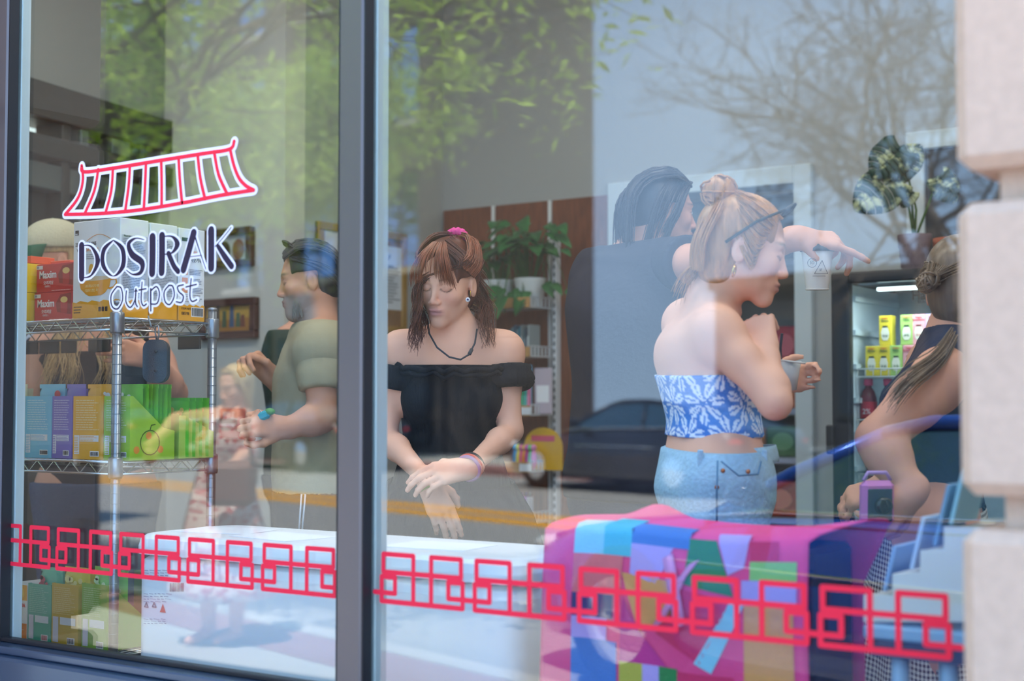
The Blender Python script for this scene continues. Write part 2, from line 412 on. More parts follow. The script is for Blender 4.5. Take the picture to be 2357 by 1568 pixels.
# shop ceiling lamps: rows of flat panels (out of frame, window row added to light people), each with its own area light
M_lamp = mat('lamp_diffuser', (1, .97, .92), 0.5, emit=1.0)
ORD = ('first', 'second', 'third', 'fourth', 'fifth', 'sixth', 'seventh', 'eighth', 'ninth', 'tenth')
def ceiling_lamp(x, y, e, lab):
    t = empty('ceiling_lamp', (x, y, CH-.03), label=lab, cat='lamp', group='ceiling panel lamps')
    MB().box((-.32, -.17, -.02), (.32, .17, .03), bev=.006).build('housing', M_white, t)
    MB().box((-.29, -.14, -.024), (.29, .14, -.021)).build('diffuser', M_lamp, t)
    l = bpy.data.lights.new('panel_light', 'AREA'); l.shape = 'RECTANGLE'; l.size = .58; l.size_y = .28; l.energy = e; l.color = (1, .97, .93)
    lo = bpy.data.objects.new('panel_light', l); COL.objects.link(lo); lo.parent = t; lo.location = (0, 0, -.04)
for i, x in enumerate((-4.0, -3.1, -2.2, -1.3, -.4, .5)): ceiling_lamp(x, 2.75, 1.9, 'added unseen ceiling lamp above the window, %s from the left' % ORD[i])  # unseen row, added to brighten the people from above
for i, x in enumerate((-2.7, -1.4, -.1)): ceiling_lamp(x, 4.6, .9, 'flat ceiling lamp near the back wall, %s from the left' % ORD[i])
ceiling_lamp(-2.75, 6.2, .35, 'flat ceiling lamp inside the storeroom')
# ================================================================ the street the panes reflect
E1 = V((.961, .275, 0)).normalized(); E2 = V((E1.y, -E1.x, 0))          # along the street, away from the shop
def S(s, e, z=0.0): return E1*s+E2*e+V((0, 0, z))
SM = Matrix(((E1.x, E2.x, 0, 0), (E1.y, E2.y, 0, 0), (0, 0, 1, 0), (0, 0, 0, 1)))
def sbox(mb, s0, s1, e0, e1, z0, z1, bev=0): 
    return mb.box((s0, e0, z0), (s1, e1, z1), SM, bev)
CURB, STRIPE, YEL, FCURB, BLD = .15, 1.9, 6.3, 12.3, 16.0
M_asph = mat('asphalt', rgb(166, 163, 157), 0.9, bump=0.5, scale=120, var=0.12)
M_conc = mat('concrete', rgb(196, 190, 180), 0.85, bump=0.2, scale=50, var=0.07)
M_brickpave = mat('red_brick_paving', rgb(168, 120, 112), 0.85, bump=0.3, scale=60, var=0.15)
M_yel = mat('yellow_road_paint', rgb(240, 168, 30), 0.7, bump=0.2, scale=200)
M_wht = mat('white_road_paint', rgb(238, 232, 215), 0.7, bump=0.2, scale=200)
struct('road', sbox(MB(), -70, 45, CURB+.15, FCURB, -.30, -.02), M_asph)
struct('sidewalk_near', sbox(MB(), -70, 45, -9.5, CURB-.45, -.30, -.004), M_conc)
struct('sidewalk_far', sbox(MB(), -70, 45, FCURB, BLD+.2, -.30, .10), M_conc)
o = struct('trim_6', sbox(MB(), -70, 45, CURB, CURB+.15, -.30, .0), M_conc); tag(o, 'pale concrete kerb along the near sidewalk', 'kerb')
o = struct('trim_7', sbox(MB(), -70, 45, FCURB-.02, FCURB+.9, -.30, .115), M_brickpave); tag(o, 'red brick band along the far kerb', 'kerb')
# brick band behind the kerb, laid brick by brick near the window
band = struct('paving_band', sbox(MB(), -70, 45, CURB-.45, CURB, -.30, -.012), M_joint)
bm_ = MB().box((-.098, -.048, -.01), (.098, .048, .012), SM, bev=.004).mesh('paver', [M_brickpave])
for i in range(58):
    for j in range(4):
        b = link('paver', bm_, None, band); b.location = S(-9.5+i*.205+(j % 2)*.1, CURB-.395+j*.105, -.010)
# painted lines
o = tag(sbox(MB(), -60, 40, YEL-.55, YEL-.12, -.02, -.016).build('yellow_line', M_yel), 'yellow centre line of the road, nearer the shop', 'road line', 'double yellow centre line', 'structure')
o = tag(sbox(MB(), -60, 40, YEL+.12, YEL+.55, -.02, -.016).build('yellow_line', M_yel), 'yellow centre line of the road, farther from the shop', 'road line', 'double yellow centre line', 'structure')
o = tag(sbox(MB(), -60, 40, STRIPE-.05, STRIPE+.05, -.02, -.016).build('parking_line', M_wht), 'white parking lane line along the near kerb', 'road line', kind='structure')

# building opposite: pilasters, windows, sills
M_lime = mat('limestone_facade', rgb(86, 79, 72), 0.85, bump=0.1, scale=20, var=0.05)
M_brk = mat('brown_brick_facade', rgb(76, 60, 52), 0.85, bump=0.2, scale=60, var=0.12)
M_win = mat('reflecting_window', rgb(150, 190, 235), 0.03, metal=1.0)
M_wfr = mat('window_frame_paint', rgb(70, 76, 76), 0.5)
def vhit(u, v, e):
    """Where the mirrored sight line through (u,v) meets the plane e metres from the shop side, in street coordinates."""
    r = ray(u, v); a = mir(CAM); d = V((r.x, -r.y, r.z)); t = (e-a.dot(E2))/d.dot(E2); p = a+d*t
    return p.dot(E1), p.z
BD = 5.0
sE, _ = vhit(1366, 400, BLD+BD)
def facade(root, s0, s1, h, m, nf, bayw, wz, matw=M_win):
    """Wall with recessed windows: piers and spandrels are panels, each window its own part."""
    n = max(1, int((s1-s0)/bayw)); bw = (s1-s0)/n; ww = bw*.56
    sbox(MB(), s0, s1, BLD+.35, BLD+BD, 0, h).build('wall', m, root, world=True)
    for i in range(n+1):
        c = s0+i*bw; sbox(MB(), max(s0, c-(bw-ww)/2), min(s1, c+(bw-ww)/2), BLD, BLD+.36, .1, h, .02).build('pilaster', m, root, world=True)
    zs = wz
    edges = [.1]+[q for z0, z1 in zs for q in (z0, z1)]+[h]
    for k in range(0, len(edges), 2):
        sbox(MB(), s0, s1, BLD+.1, BLD+.36, edges[k], edges[k+1], .01).build('spandrel', m, root, world=True)
    for z0, z1 in zs:
        for i in range(n):
            c = s0+(i+.5)*bw
            wdw = sbox(MB(), c-ww/2, c+ww/2, BLD+.24, BLD+.36, z0, z1).build('window', M_wfr, root, world=True)
            for q in (-1, 1):
                a = c+q*ww*.25; matw = M_win if z0 > 2 else mat('dark_glass', rgb(60, 72, 84), .05, spec=.8); sbox(MB(), a-ww*.22, a+ww*.22, BLD+.225, BLD+.245, z0+.08, z1-.08).build('pane', matw, wdw, world=True)
            sbox(MB(), c-ww/2-.08, c+ww/2+.08, BLD-.06, BLD+.25, z0-.14, z0, .01).build('sill', M_conc, root, world=True)
    for i in range(n):  # black shopfronts added; their dark colour also stands in for street shade
        c = s0+(i+.5)*bw; sf = sbox(MB(), c-bw*.44, c+bw*.44, BLD-.10, BLD+.05, .35, 3.45, .01).build('storefront', mat('shaded_storefront', rgb(34, 36, 36), .4), root, world=True)
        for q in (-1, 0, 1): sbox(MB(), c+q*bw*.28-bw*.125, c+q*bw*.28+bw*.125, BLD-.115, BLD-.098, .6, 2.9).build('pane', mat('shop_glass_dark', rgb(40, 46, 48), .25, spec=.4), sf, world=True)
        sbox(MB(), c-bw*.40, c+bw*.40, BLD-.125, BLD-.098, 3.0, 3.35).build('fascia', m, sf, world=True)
    sbox(MB(), s0-.1, s1+.1, BLD-.25, BLD+.4, h, h+.5, .03).build('cornice', m, root, world=True)
r1 = empty('building', S(sE-7, BLD), label='tan stone building across the street with tall windows', cat='building')
facade(r1, sE-15, sE, 15.5, M_lime, 4, 3.6, [(4.6, 7.0), (8.2, 10.6), (11.8, 14.2)])
r2 = empty('building', S(sE-26, BLD), label='brown brick building across the street beside the tan one', cat='building')
facade(r2, sE-52, sE-15.2, 13.0, M_brk, 4, 3.2, [(4.5, 6.7), (7.9, 10.1)])
# low wall / shop far to the right, seen small under the sky
E3 = BLD+14
q0, z3 = vhit(1645, 645, E3)
r3 = empty('building', S(q0+14, E3), label='dark brick building farther down the street under open sky', cat='building')
sbox(MB(), q0, q0+34, E3, E3+8, 0, z3-.35).build('wall', mat('slate_brick', rgb(54, 57, 64), .85, bump=.2, scale=60, var=.1), r3, world=True)
sbox(MB(), q0-.15, q0+34.2, E3-.2, E3+8.2, z3-.35, z3, .03).build('cornice', M_lime, r3, world=True)
for k in range(9):
    wd_ = sbox(MB(), q0+1.2+k*3.6, q0+3.4+k*3.6, E3-.06, E3+.05, .9, z3-1.2).build('window', M_wfr, r3, world=True)
    sbox(MB(), q0+1.3+k*3.6, q0+3.3+k*3.6, E3-.075, E3-.055, 1.0, z3-1.3).build('pane', mat('dark_glass', rgb(60, 72, 84), .05, spec=.8), wd_, world=True)
M_hedge = mat('hedge_leaf', rgb(60, 92, 44), .6, var=.3, scale=4)
h0, zh = vhit(1370, 985, BLD+7); h1, _ = vhit(1640, 985, BLD+7)
hd = empty('hedge', S((h0+h1)/2, BLD+7), label='clipped green hedge past the end of the tan building', cat='hedge')
rnd = random.Random(4); mb = MB()
for k in range(2600):
    c = S(rnd.uniform(h0-3, h1+1), BLD+7+rnd.uniform(-.5, .5), rnd.uniform(.1, zh)); a_ = V((rnd.gauss(0, 1), rnd.gauss(0, 1), rnd.gauss(0, 1))).normalized()*.16; b_ = a_.orthogonal().normalized()*.07
    mb.add([c-a_, c+b_, c+a_, c-b_], [(0, 1, 2, 3)])
o = mb.build('foliage', M_hedge, hd, world=True); o['kind'] = 'stuff'
sbox(MB(), h0-3, h1+1, BLD+6.7, BLD+7.3, .1, zh-.1, .1).build('branches', M_hedge, hd, world=True)
# pale building on the side street, seen through the clerestory
r4 = empty('building', (-12, 4, 0), label='pale rendered building beyond the side street', cat='building')
MB().box((-16, -2, 0), (-11, 12, 11)).build('wall', M_pale, r4, world=True)
for k in range(5): MB().box((-11.0, -.5+k*2.2, 5.5), (-10.94, .6+k*2.2, 7.3)).build('window', M_wfr, r4, world=True)
struct('ground', MB().box((-80, -70, -.5), (80, 60, -.31)), M_asph)

# trees
M_bark = mat('grey_bark', rgb(96, 84, 72), 0.9, bump=0.6, scale=40, var=0.15)
def branches(mb, p, d, L, r, depth, rnd, tips, bend=.35, spread=.75, n=(2, 3), droop=0.0):
    pts = [p]; q = p.copy(); dd = d.normalized(); steps = 4
    for i in range(steps):
        dd = (dd+V((rnd.gauss(0, 1), rnd.gauss(0, 1), rnd.gauss(0, 1)-droop))*bend*.3).normalized(); q = q+dd*(L/steps); pts.append(q.copy())
    mb.tube(pts, [r*(1-.45*i/steps) for i in range(steps+1)], 6 if depth > 1 else 4, cap=False)
    if depth == 0: tips.append((q, dd)); return
    for i in range(rnd.randint(*n)+1):
        k = rnd.choice((2, 3, 4, 4)); t = (dd+V((rnd.gauss(0, 1), rnd.gauss(0, 1), rnd.gauss(0, .8)))*spread).normalized()
        branches(mb, pts[k].copy(), t, L*rnd.uniform(.6, .85), r*.55, depth-1, rnd, tips, bend, spread, n, droop)
    if depth <= 2: tips.append((q, dd))
def leafmat():
    m = mat('honey_locust_leaf', rgb(176, 210, 72), 0.5, var=0.3, scale=3)
    m.node_tree.nodes['Principled BSDF'].inputs['Subsurface Weight'].default_value = 0.0
    nt = m.node_tree; b = nt.nodes['Principled BSDF']; out = nt.nodes['Material Output']
    tl = nt.nodes.new('ShaderNodeBsdfTranslucent'); tl.inputs[0].default_value = (*rgb(196, 224, 80), 1)
    mx = nt.nodes.new('ShaderNodeMixShader'); mx.inputs[0].default_value = .4
    nt.links.new(b.outputs[0], mx.inputs[1]); nt.links.new(tl.outputs[0], mx.inputs[2]); nt.links.new(mx.outputs[0], out.inputs[0]); return m
M_leaf = leafmat()
def tree(base, h, lean, crown, nleaf, label, seed, leafy=True, depth=4, L0=1.3, r0=.11, lsz=.07, spread=.75, cluster=.34):
    rnd = random.Random(seed); root = empty('street_tree', base, label=label, cat='tree')
    mb = MB(); b = V((0, 0, 0)); top = b+V((lean[0], lean[1], h))
    mb.tube([b, b+V((lean[0]*.3, lean[1]*.3, h*.4)), top], [r0*1.3, r0*1.1, r0], 10)
    tips = []
    for i in range(crown):
        a = 2*math.pi*i/crown+rnd.uniform(-.4, .4)
        branches(mb, top-V((lean[0], lean[1], h))*rnd.uniform(0, .12), V((math.cos(a)*.8, math.sin(a)*.8, rnd.uniform(.5, 1.3))), L0*rnd.uniform(.8, 1.2), r0*.6, depth, rnd, tips, spread=spread)
    mb.build('trunk', M_bark, root)
    if leafy:
        fm = MB(); per = max(1, nleaf//max(1, len(tips)))
        for (q, d) in tips:
            for k in range(per):
                c = q+V((rnd.gauss(0, cluster), rnd.gauss(0, cluster), rnd.gauss(0, cluster*.55)))
                a = V((rnd.gauss(0, 1), rnd.gauss(0, 1), rnd.gauss(0, .5))).normalized(); n = V((rnd.gauss(0, .5), rnd.gauss(0, .5), 1)).normalized()
                s_ = a.cross(n).normalized(); l = lsz*rnd.uniform(.7, 1.3); wd = l*.33
                fm.add([c-a*l, c+s_*wd+n*wd*.25, c+a*l, c-s_*wd+n*wd*.25], [(0, 1, 2), (0, 2, 3)])
        o = fm.build('foliage', M_leaf, root); o['kind'] = 'stuff'
    return root
def tree_at(u, dist_e, **k):
    s_, _ = vhit(u, 934, dist_e); return tree(S(s_, dist_e, 0), **k)
tree_at(205, -.35, h=2.3, lean=(.1, .1), crown=7, nleaf=17000, label='leafy honey locust tree on the near kerb, reflected at the left', seed=3, L0=1.3, r0=.06, lsz=.055, cluster=.15)
tree_at(600, FCURB+.6, h=5.4, lean=(-.2, .1), crown=6, nleaf=15000, label='leafy street tree before the brick building across the road', seed=11, L0=1.8, r0=.11, lsz=.12, cluster=.28)
tree_at(840, FCURB+.6, h=6.8, lean=(.1, .1), crown=5, nleaf=9000, label='smaller leafy street tree before the tan building', seed=21, L0=1.25, r0=.08, lsz=.11, cluster=.26)
tree_at(2300, FCURB-.2, h=3.0, lean=(-.5, .1), crown=5, nleaf=0, label='bare dead street tree spreading thin branches against the sky', seed=5, leafy=False, depth=5, L0=1.7, r0=.13, spread=.6)
tree_at(2110, FCURB+.8, h=3.4, lean=(.1, .1), crown=4, nleaf=0, label='second bare tree close to the sandstone pier reflection', seed=8, leafy=False, depth=5, L0=1.4, r0=.10, spread=.55)
# ---------------------------------------------------------------- cars
def car(name, label, s0, e0, paint, flip=False, sc=1.0):
    """Low saloon, nose at s0 pointing down the street; e0 is its centre line."""
    root = empty(name, (0, 0, 0), label=label, cat='car')
    root.location = S(s0, e0, -.02); root.rotation_euler = (0, 0, math.atan2(E1.y, E1.x)+(math.pi if flip else 0)); root.scale = (sc, sc, sc)
    xs_ = [0, .06, .18, .5, 1.0, 1.45, 2.0, 2.8, 3.5, 3.95, 4.25, 4.38, 4.42]
    zt_ = [.50, .58, .64, .71, .77, .82, .85, .86, .87, .88, .86, .74, .60]; hw = [.55, .68, .77, .84, .87, .885, .89, .89, .885, .86, .80, .72, .60]
    rows = []
    for x, z, w_ in zip(xs_, zt_, hw):
        half = [(0, .17), (w_*.86, .17), (w_*.98, .28), (w_, .45), (w_*.995, z*.72), (w_*.96, z-.06), (w_*.86, z), (w_*.5, z+.018), (0, z+.024)]
        rows.append([V((x, y, zz)) for y, zz in half]+[V((x, -y, zz)) for y, zz in half[-2::-1]])
    b = MB(); b.grid(rows); b.add(rows[0], [tuple(range(len(rows[0])))]); b.add(rows[-1], [tuple(range(len(rows[-1])))]); b.build('body_shell', paint, root)
    base = [(1.35, .80), (1.75, .845), (2.9, .865), (3.55, .87), (3.95, .885)]; roof = [(2.08, 1.16), (2.30, 1.205), (2.75, 1.215), (3.15, 1.18), (3.42, 1.10)]
    M_tint = mat('tinted_car_glass', rgb(36, 70, 90), .04, spec=.9); wb, wr = .80, .56
    for sg in (-1, 1):
        MB().grid([[V((x, sg*wb, z)) for x, z in base], [V(((x+x2)/2, sg*(wb*.55+wr*.45), (z+z2)/2)) for (x, z), (x2, z2) in zip(base, roof)], [V((x, sg*wr, z)) for x, z in roof]]).build('side_window', M_tint, root)
        for i in (0, 2, 4):
            (x, z), (x2, z2) = base[i], roof[i]; MB().tube([(x, sg*(wb+.008), z-.01), ((x+x2)/2, sg*((wb+wr)/2+.018), (z+z2)/2+.01), (x2, sg*(wr+.005), z2)], .030 if i != 2 else .022, 8).build('pillar', paint, root)
        MB().tube([(x, sg*(wr+.01), z) for x, z in roof], .030, 8).build('roof_rail', paint, root)
        MB().tube([(x-.02, sg*(wb+.055), z+.004) for x, z in base], .010, 6).build('belt_trim', M_chrome_car, root); MB().tube([(x, sg*.897, .62) for x in (1.2, 2.2, 3.2)], .007, 6).build('door_crease', M_chrome_car, root)
        mr = MB(); mr.ball((1.72, sg*.98, .925), (.085, .10, .062), 14); mr.tube([(1.75, sg*.86, .87), (1.73, sg*.93, .90)], .02, 8); mr.build('mirror', mat('gloss_black', rgb(22, 24, 30), .1, coat=.5), root)
        MB().ball((.20, sg*.64, .60), (.13, .12, .05), 12).build('headlight', mat('headlight_glass', rgb(225, 230, 235), .05), root); MB().ball((4.30, sg*.60, .70), (.10, .15, .06), 12).build('tail_light', mat('red_lens', rgb(200, 24, 30), .1), root)
        for x in (.88, 3.52):
            w_ = MB().lathe([(.16, -.10), (.30, -.10), (.325, -.07), (.325, .07), (.30, .10), (.16, .10)], n=28, M=Matrix.Translation((x, sg*.80, .325)) @ Matrix.Rotation(R(90), 4, 'X')).build('tyre', mat('tyre_rubber', rgb(30, 30, 32), .8), root)
            h_ = MB().lathe([(.02, -.104), (.19, -.101), (.20, -.09)], n=20, M=Matrix.Translation((x, sg*.80, .325)) @ Matrix.Rotation(R(90*sg), 4, 'X')); h_.build('wheel_rim', M_chrome_car, root)
    MB().grid([[V((base[0][0], y*wb, base[0][1])) for y in (-1, -.5, 0, .5, 1)], [V((roof[0][0], y*wr, roof[0][1])) for y in (-1, -.5, 0, .5, 1)]]).build('windscreen', M_tint, root)
    MB().grid([[V((base[-1][0], y*wb, base[-1][1])) for y in (-1, -.5, 0, .5, 1)], [V((roof[-1][0], y*wr, roof[-1][1])) for y in (-1, -.5, 0, .5, 1)]]).build('rear_window', M_tint, root)
    MB().grid([[V((x, y*wr, z+.02*(1-y*y))) for y in (-1, -.6, 0, .6, 1)] for x, z in roof]).build('roof_panel', paint, root)
    return root
M_chrome_car = mat('bright_trim', rgb(230, 232, 236), .08, metal=1.0)
M_blue = mat('blue_car_paint', rgb(24, 84, 190), .25, metal=.3, coat=1.0)
sc0, _ = vhit(1440, 1200, .45)
car('parked_car', 'blue low saloon parked at the kerb behind the camera, reflected at the right', sc0-.85, 1.25, M_blue)
sc1, _ = vhit(330, 1080, FCURB-1.0)
car('parked_car', 'dark grey saloon parked across the road before the brick building', vhit(180, 1080, FCURB-1.1)[0], FCURB-1.1, mat('grey_car_paint', rgb(48, 50, 54), .3, metal=.3, coat=1.0), sc=1.1)
car('parked_car', 'black saloon parked across the road, nearer the tan building', vhit(560, 1080, FCURB-1.1)[0], FCURB-1.1, mat('black_car_paint', rgb(24, 24, 28), .3, metal=.2, coat=1.0), sc=1.15)
car('parked_car', 'navy saloon parked across the road under the open sky', vhit(1250, 1080, FCURB-1.1)[0], FCURB-1.1, mat('navy_car_paint', rgb(30, 34, 46), .3, metal=.3, coat=1.0), sc=1.1)
# ================================================================ decals on the outer glass
DEC = frame((0, GY-.0012, 0), (1, 0, 0), (0, -1, 0))     # local x = X, y = Z, normal to the street
M_red = mat('red_vinyl', rgb(250, 45, 70), 0.6, spec=0.2)
M_wv = mat('white_vinyl', rgb(240, 232, 245), 0.6, spec=0.2)
M_ink = mat('plum_vinyl', rgb(48, 36, 58), 0.5, spec=0.2)
def gp(u, v): p = Y(u, v, GY); return (p.x, p.z)
def curve(pts, n=8):
    """Catmull-Rom through pixel points, returned on the glass."""
    out = []; q = [pts[0]]+list(pts)+[pts[-1]]
    for i in range(1, len(q)-2):
        for k in range(n):
            t = k/n; a, b, c, d = (Vector(x) for x in q[i-1:i+3])
            out.append(.5*((2*b)+(-a+c)*t+(2*a-5*b+4*c-d)*t*t+(-a+3*b-3*c+d)*t**3))
    out.append(Vector(q[-2])); return [gp(p.x, p.y) for p in out]
def decal(parent, lines, wr, ww, mr, names=('film', 'outline')):
    strokes([(l, [x+ww for x in (wr if isinstance(wr, list) else [wr]*len(l))]) for l in lines], DEC, .0004).build(names[1], M_wv, parent, world=True)
    DM = DEC @ Matrix.Translation((0, 0, .0011))
    strokes([(l, wr) for l in lines], DM, .0004).build(names[0], mr, parent, world=True)
roof = empty('roof_sign', Y(370, 420, GY), label='red tiled roof outline decal above the plum lettering', cat='decal', kind=None)
px = .0009
rl = [curve([(190, 382), (196, 396), (260, 388), (370, 370), (470, 354), (530, 344), (541, 326)], 5),
      curve([(190, 382), (193, 410), (188, 440), (176, 465), (152, 494)], 5),
      curve([(532, 346), (540, 380), (552, 410), (568, 428), (586, 438)], 5),
      curve([(152, 494), (230, 492), (320, 484), (420, 468), (510, 450), (586, 438)], 5)]
for a, b, c in (((228, 391), (219, 440), (198, 490)), ((262, 387), (258, 440), (245, 490)), ((301, 381), (298, 430), (290, 487)), ((338, 375), (336, 425), (333, 482)),
                ((373, 369), (374, 420), (374, 476)), ((413, 363), (416, 415), (421, 467)), ((457, 356), (463, 410), (474, 458)), ((495, 350), (505, 402), (525, 447))):
    rl.append(curve([a, b, c], 5))
for l in rl: decal(roof, [l], .0080, .0135, M_red)
# lettering: strokes with thick and thin parts, drawn on a slanted baseline
word = empty('name_lettering', Y(360, 580, GY), label='plum and white shop name lettering stuck on the left pane', cat='lettering')
def ln(pts, w): return (pts, w)
T, t_ = .0150, .0012
def letter(name, lines):
    L2 = [(curve(p, 6), w) for p, w in lines]
    ex = []
    for l, w in L2:
        if isinstance(w, list):
            n = len(l); w2 = []
            for i in range(n):
                f = i/(n-1)*(len(w)-1); k = min(int(f), len(w)-2); w2.append(w[k]+(w[k+1]-w[k])*(f-k))
            ex.append((l, w2))
        else: ex.append((l, [w]*len(l)))
    root = strokes([(l, [x+.0095 for x in w]) for l, w in ex], DEC, .0004).build(name, M_wv, word, world=True)
    strokes(ex, DEC @ Matrix.Translation((0, 0, .0011)), .0004).build('ink', M_ink, root, world=True)
letter('letter_d', [([(190, 566), (190, 602), (190, 640)], T*1.15), ([(190, 566), (212, 568), (227, 600), (212, 634), (190, 640)], [t_, .004, T, .004, t_])])
letter('letter_o', [([(263, 553), (241, 576), (240, 612), (263, 636), (285, 612), (284, 574), (263, 553)], [t_, T*.8, T*.8, t_, T*.9, T*.8, t_])])
letter('letter_s', [([(334, 552), (314, 549), (298, 562), (306, 586), (329, 605), (326, 627), (308, 632), (293, 622)], [t_, .003, T*.7, T, T, T*.6, .003, t_])])
letter('letter_i', [([(353, 546), (353, 590), (352, 629)], T*1.2)])
letter('letter_r', [([(375, 543), (375, 590), (374, 627)], T*1.15), ([(375, 545), (398, 545), (410, 562), (398, 582), (376, 586)], [t_, .004, T, .004, t_]), ([(390, 584), (402, 612), (412, 625)], T*.8)])
letter('letter_a', [([(448, 536), (436, 580), (424, 621)], T*1.1), ([(448, 536), (462, 580), (476, 620)], [.004, .002, t_]), ([(434, 592), (466, 588)], t_)])
letter('letter_k', [([(488, 530), (488, 575), (488, 617)], T*1.15), ([(534, 524), (515, 548), (497, 568)], t_), ([(503, 566), (520, 592), (535, 613)], [T*.6, T*.9, T*.9])])
sub = word
t2 = .0030
for nm, ls in (('letter_o', [([(271, 660), (258, 680), (260, 705), (273, 711), (284, 690), (281, 664), (271, 660)], t2)]),
               ('letter_u', [([(293, 670), (292, 695), (302, 708), (313, 690), (315, 665)], t2), ([(315, 665), (314, 695), (318, 706)], t2)]),
               ('letter_t', [([(329, 650), (327, 690), (332, 704), (339, 700)], t2), ([(322, 668), (338, 665)], t2)]),
               ('letter_p', [([(349, 665), (349, 716)], t2*1.2), ([(349, 670), (362, 660), (369, 675), (364, 698), (350, 700)], t2)]),
               ('letter_o', [([(391, 657), (380, 672), (382, 694), (393, 701), (403, 682), (400, 660), (391, 657)], t2)]),
               ('letter_s', [([(424, 656), (411, 660), (414, 672), (424, 682), (420, 696), (408, 695)], t2)]),
               ('letter_t', [([(442, 642), (439, 680), (444, 694), (455, 690)], t2), ([(430, 661), (454, 655)], t2)])):
    letter(nm, ls)
# red fret border, unit by unit
fret = empty('fret_border', Y(1100, 1330, GY), label='red geometric fret border running along both panes', cat='decal')
zb0, zt0 = Y(0, 1297, GY).z, Y(0, 1211, GY).z
FH = zt0-zb0+.001; FB = zb0+.002
def fret_unit(x0, w):
    """One motif: two boxes above, two small boxes below, joined by rails (coordinates in fractions)."""
    def q(pts): return [(x0+a*w, FB+b*FH) for a, b in pts]
    L = [q([(0, 0), (1, 0)]), q([(.02, .62), (.98, .62)]),
         q([(.02, .62), (.02, 1), (.40, 1), (.40, 0)]), q([(.98, .62), (.98, 1), (.62, 1), (.62, 0)]),
         q([(0, 0), (0, .52), (.17, .52), (.17, .18), (-.09, .18)]), q([(1, 0), (1, .52), (.83, .52), (.83, .18), (1.09, .18)])]
    MBo = strokes([(l, .0094) for l in L], DEC, .0005); return MBo
def fret_run(us):
    for u0, u1 in us:
        xa, xb = Y(u0, 1300, GY).x, Y(u1, 1300, GY).x
        fret_unit(xa, xb-xa).build('fret_motif', M_red, fret, world=True)
fret_run([(-125, -10), (4, 114), (132, 258), (276, 414), (434, 582), (606, 772)])
fret_run([(880, 1066), (1094, 1300), (1334, 1556), (1594, 1856), (1888, 2182)])

# ================================================================ wire rack with coffee and snacks
M_chrome = mat('chrome_wire', rgb(205, 208, 210), 0.22, metal=1.0)
M_post = mat('grey_post', rgb(150, 156, 164), 0.3, metal=0.8)
M_plas = mat('black_plastic', rgb(24, 24, 26), 0.5)
RY0, RY1 = 2.45, 2.78
RX1 = Y(268, 900, RY0).x; RX0 = Y(31, 900, RY1).x
ZS = [Y(268, 1512, RY0).z, Y(268, 1062, RY0).z, Y(268, 728, RY0).z]   # shelf tops
rack = empty('wire_rack', ((RX0+RX1)/2, (RY0+RY1)/2, 0), label='chrome wire shelving rack stocked with coffee boxes and snack pouches', cat='shelf')
for x in (RX0, RX1):
    for y in (RY0, RY1):
        mb = MB().tube([(x, y, .02), (x, y, ZS[2]+.03)], .0125, 14)
        k = .06
        while k < ZS[2]: mb.tube([(x, y, k), (x, y, k+.0016)], .0129, 14); k += .0254
        po = mb.build('post', M_post, rack, world=True)
        MB().lathe([(.008, 0), (.0135, .002), (.0135, .008), (.006, .011)], (x, y, ZS[2]+.03), 14).build('post_cap', M_post, po, world=True)
        MB().lathe([(.018, 0), (.018, .006), (.008, .02)], (x, y, 0), 12).build('foot', M_plas, po, world=True)
        for zz in ZS: MB().lathe([(.0165, -.044), (.0185, -.04), (.0185, .006), (.0165, .010)], (x, y, zz), 14).build('collar', M_post, po, world=True)
for zz in ZS:
    def truss(a, b, nm='edge_truss'):
        a, b = V(a), V(b); mb = MB(); up = V((0, 0, 1)); n = max(4, int((b-a).length/.034)); h = .030
        mb.tube([a, b], .0032, 6); mb.tube([a-up*h, b-up*h], .0032, 6)
        pts = [a+(b-a)*(i/n)-up*(h*(i % 2)) for i in range(n+1)]
        mb.tube(pts, .0022, 5)
        return mb.build(nm, M_chrome, rack, world=True)
    z = zz-.004
    truss((RX0, RY0, z), (RX1, RY0, z)); truss((RX0, RY1, z), (RX1, RY1, z)); truss((RX1, RY0, z), (RX1, RY1, z)); truss((RX0, RY0, z), (RX0, RY1, z))
    mb = MB(); k = RX0+.02
    while k < RX1-.01: mb.tube([(k, RY0, z+.002), (k, RY1, z+.002)], .0018, 5); k += .024
    for yy in (RY0+.11, RY0+.22): mb.tube([(RX0, yy, z-.002), (RX1, yy, z-.002)], .003, 6)
    d = mb.build('wire_deck', M_chrome, rack, world=True)
# label holders clipped on the rear edge of the top shelf
for i, (u0, u1) in enumerate(((43, 88), (92, 136), (142, 176), (205, 254), (411, 462))):
    a, b = Y(u0, 768, RY1+.008), Y(u1, 768, RY1+.008)
    o = MB().box((a.x, RY1+.004, ZS[2]-.072), (min(b.x, RX1-.02), RY1+.012, ZS[2]-.03), bev=.002).build('label_holder', M_plas)
    tag(o, ['black label holder at the far left of the top rack shelf', 'second black label holder from the left under the top shelf', 'third black label holder from the left under the top shelf',
            'black label holder just left of the front rack post', 'black label holder by the rear rack post'][i], 'label holder', 'label holders under the top rack shelf')

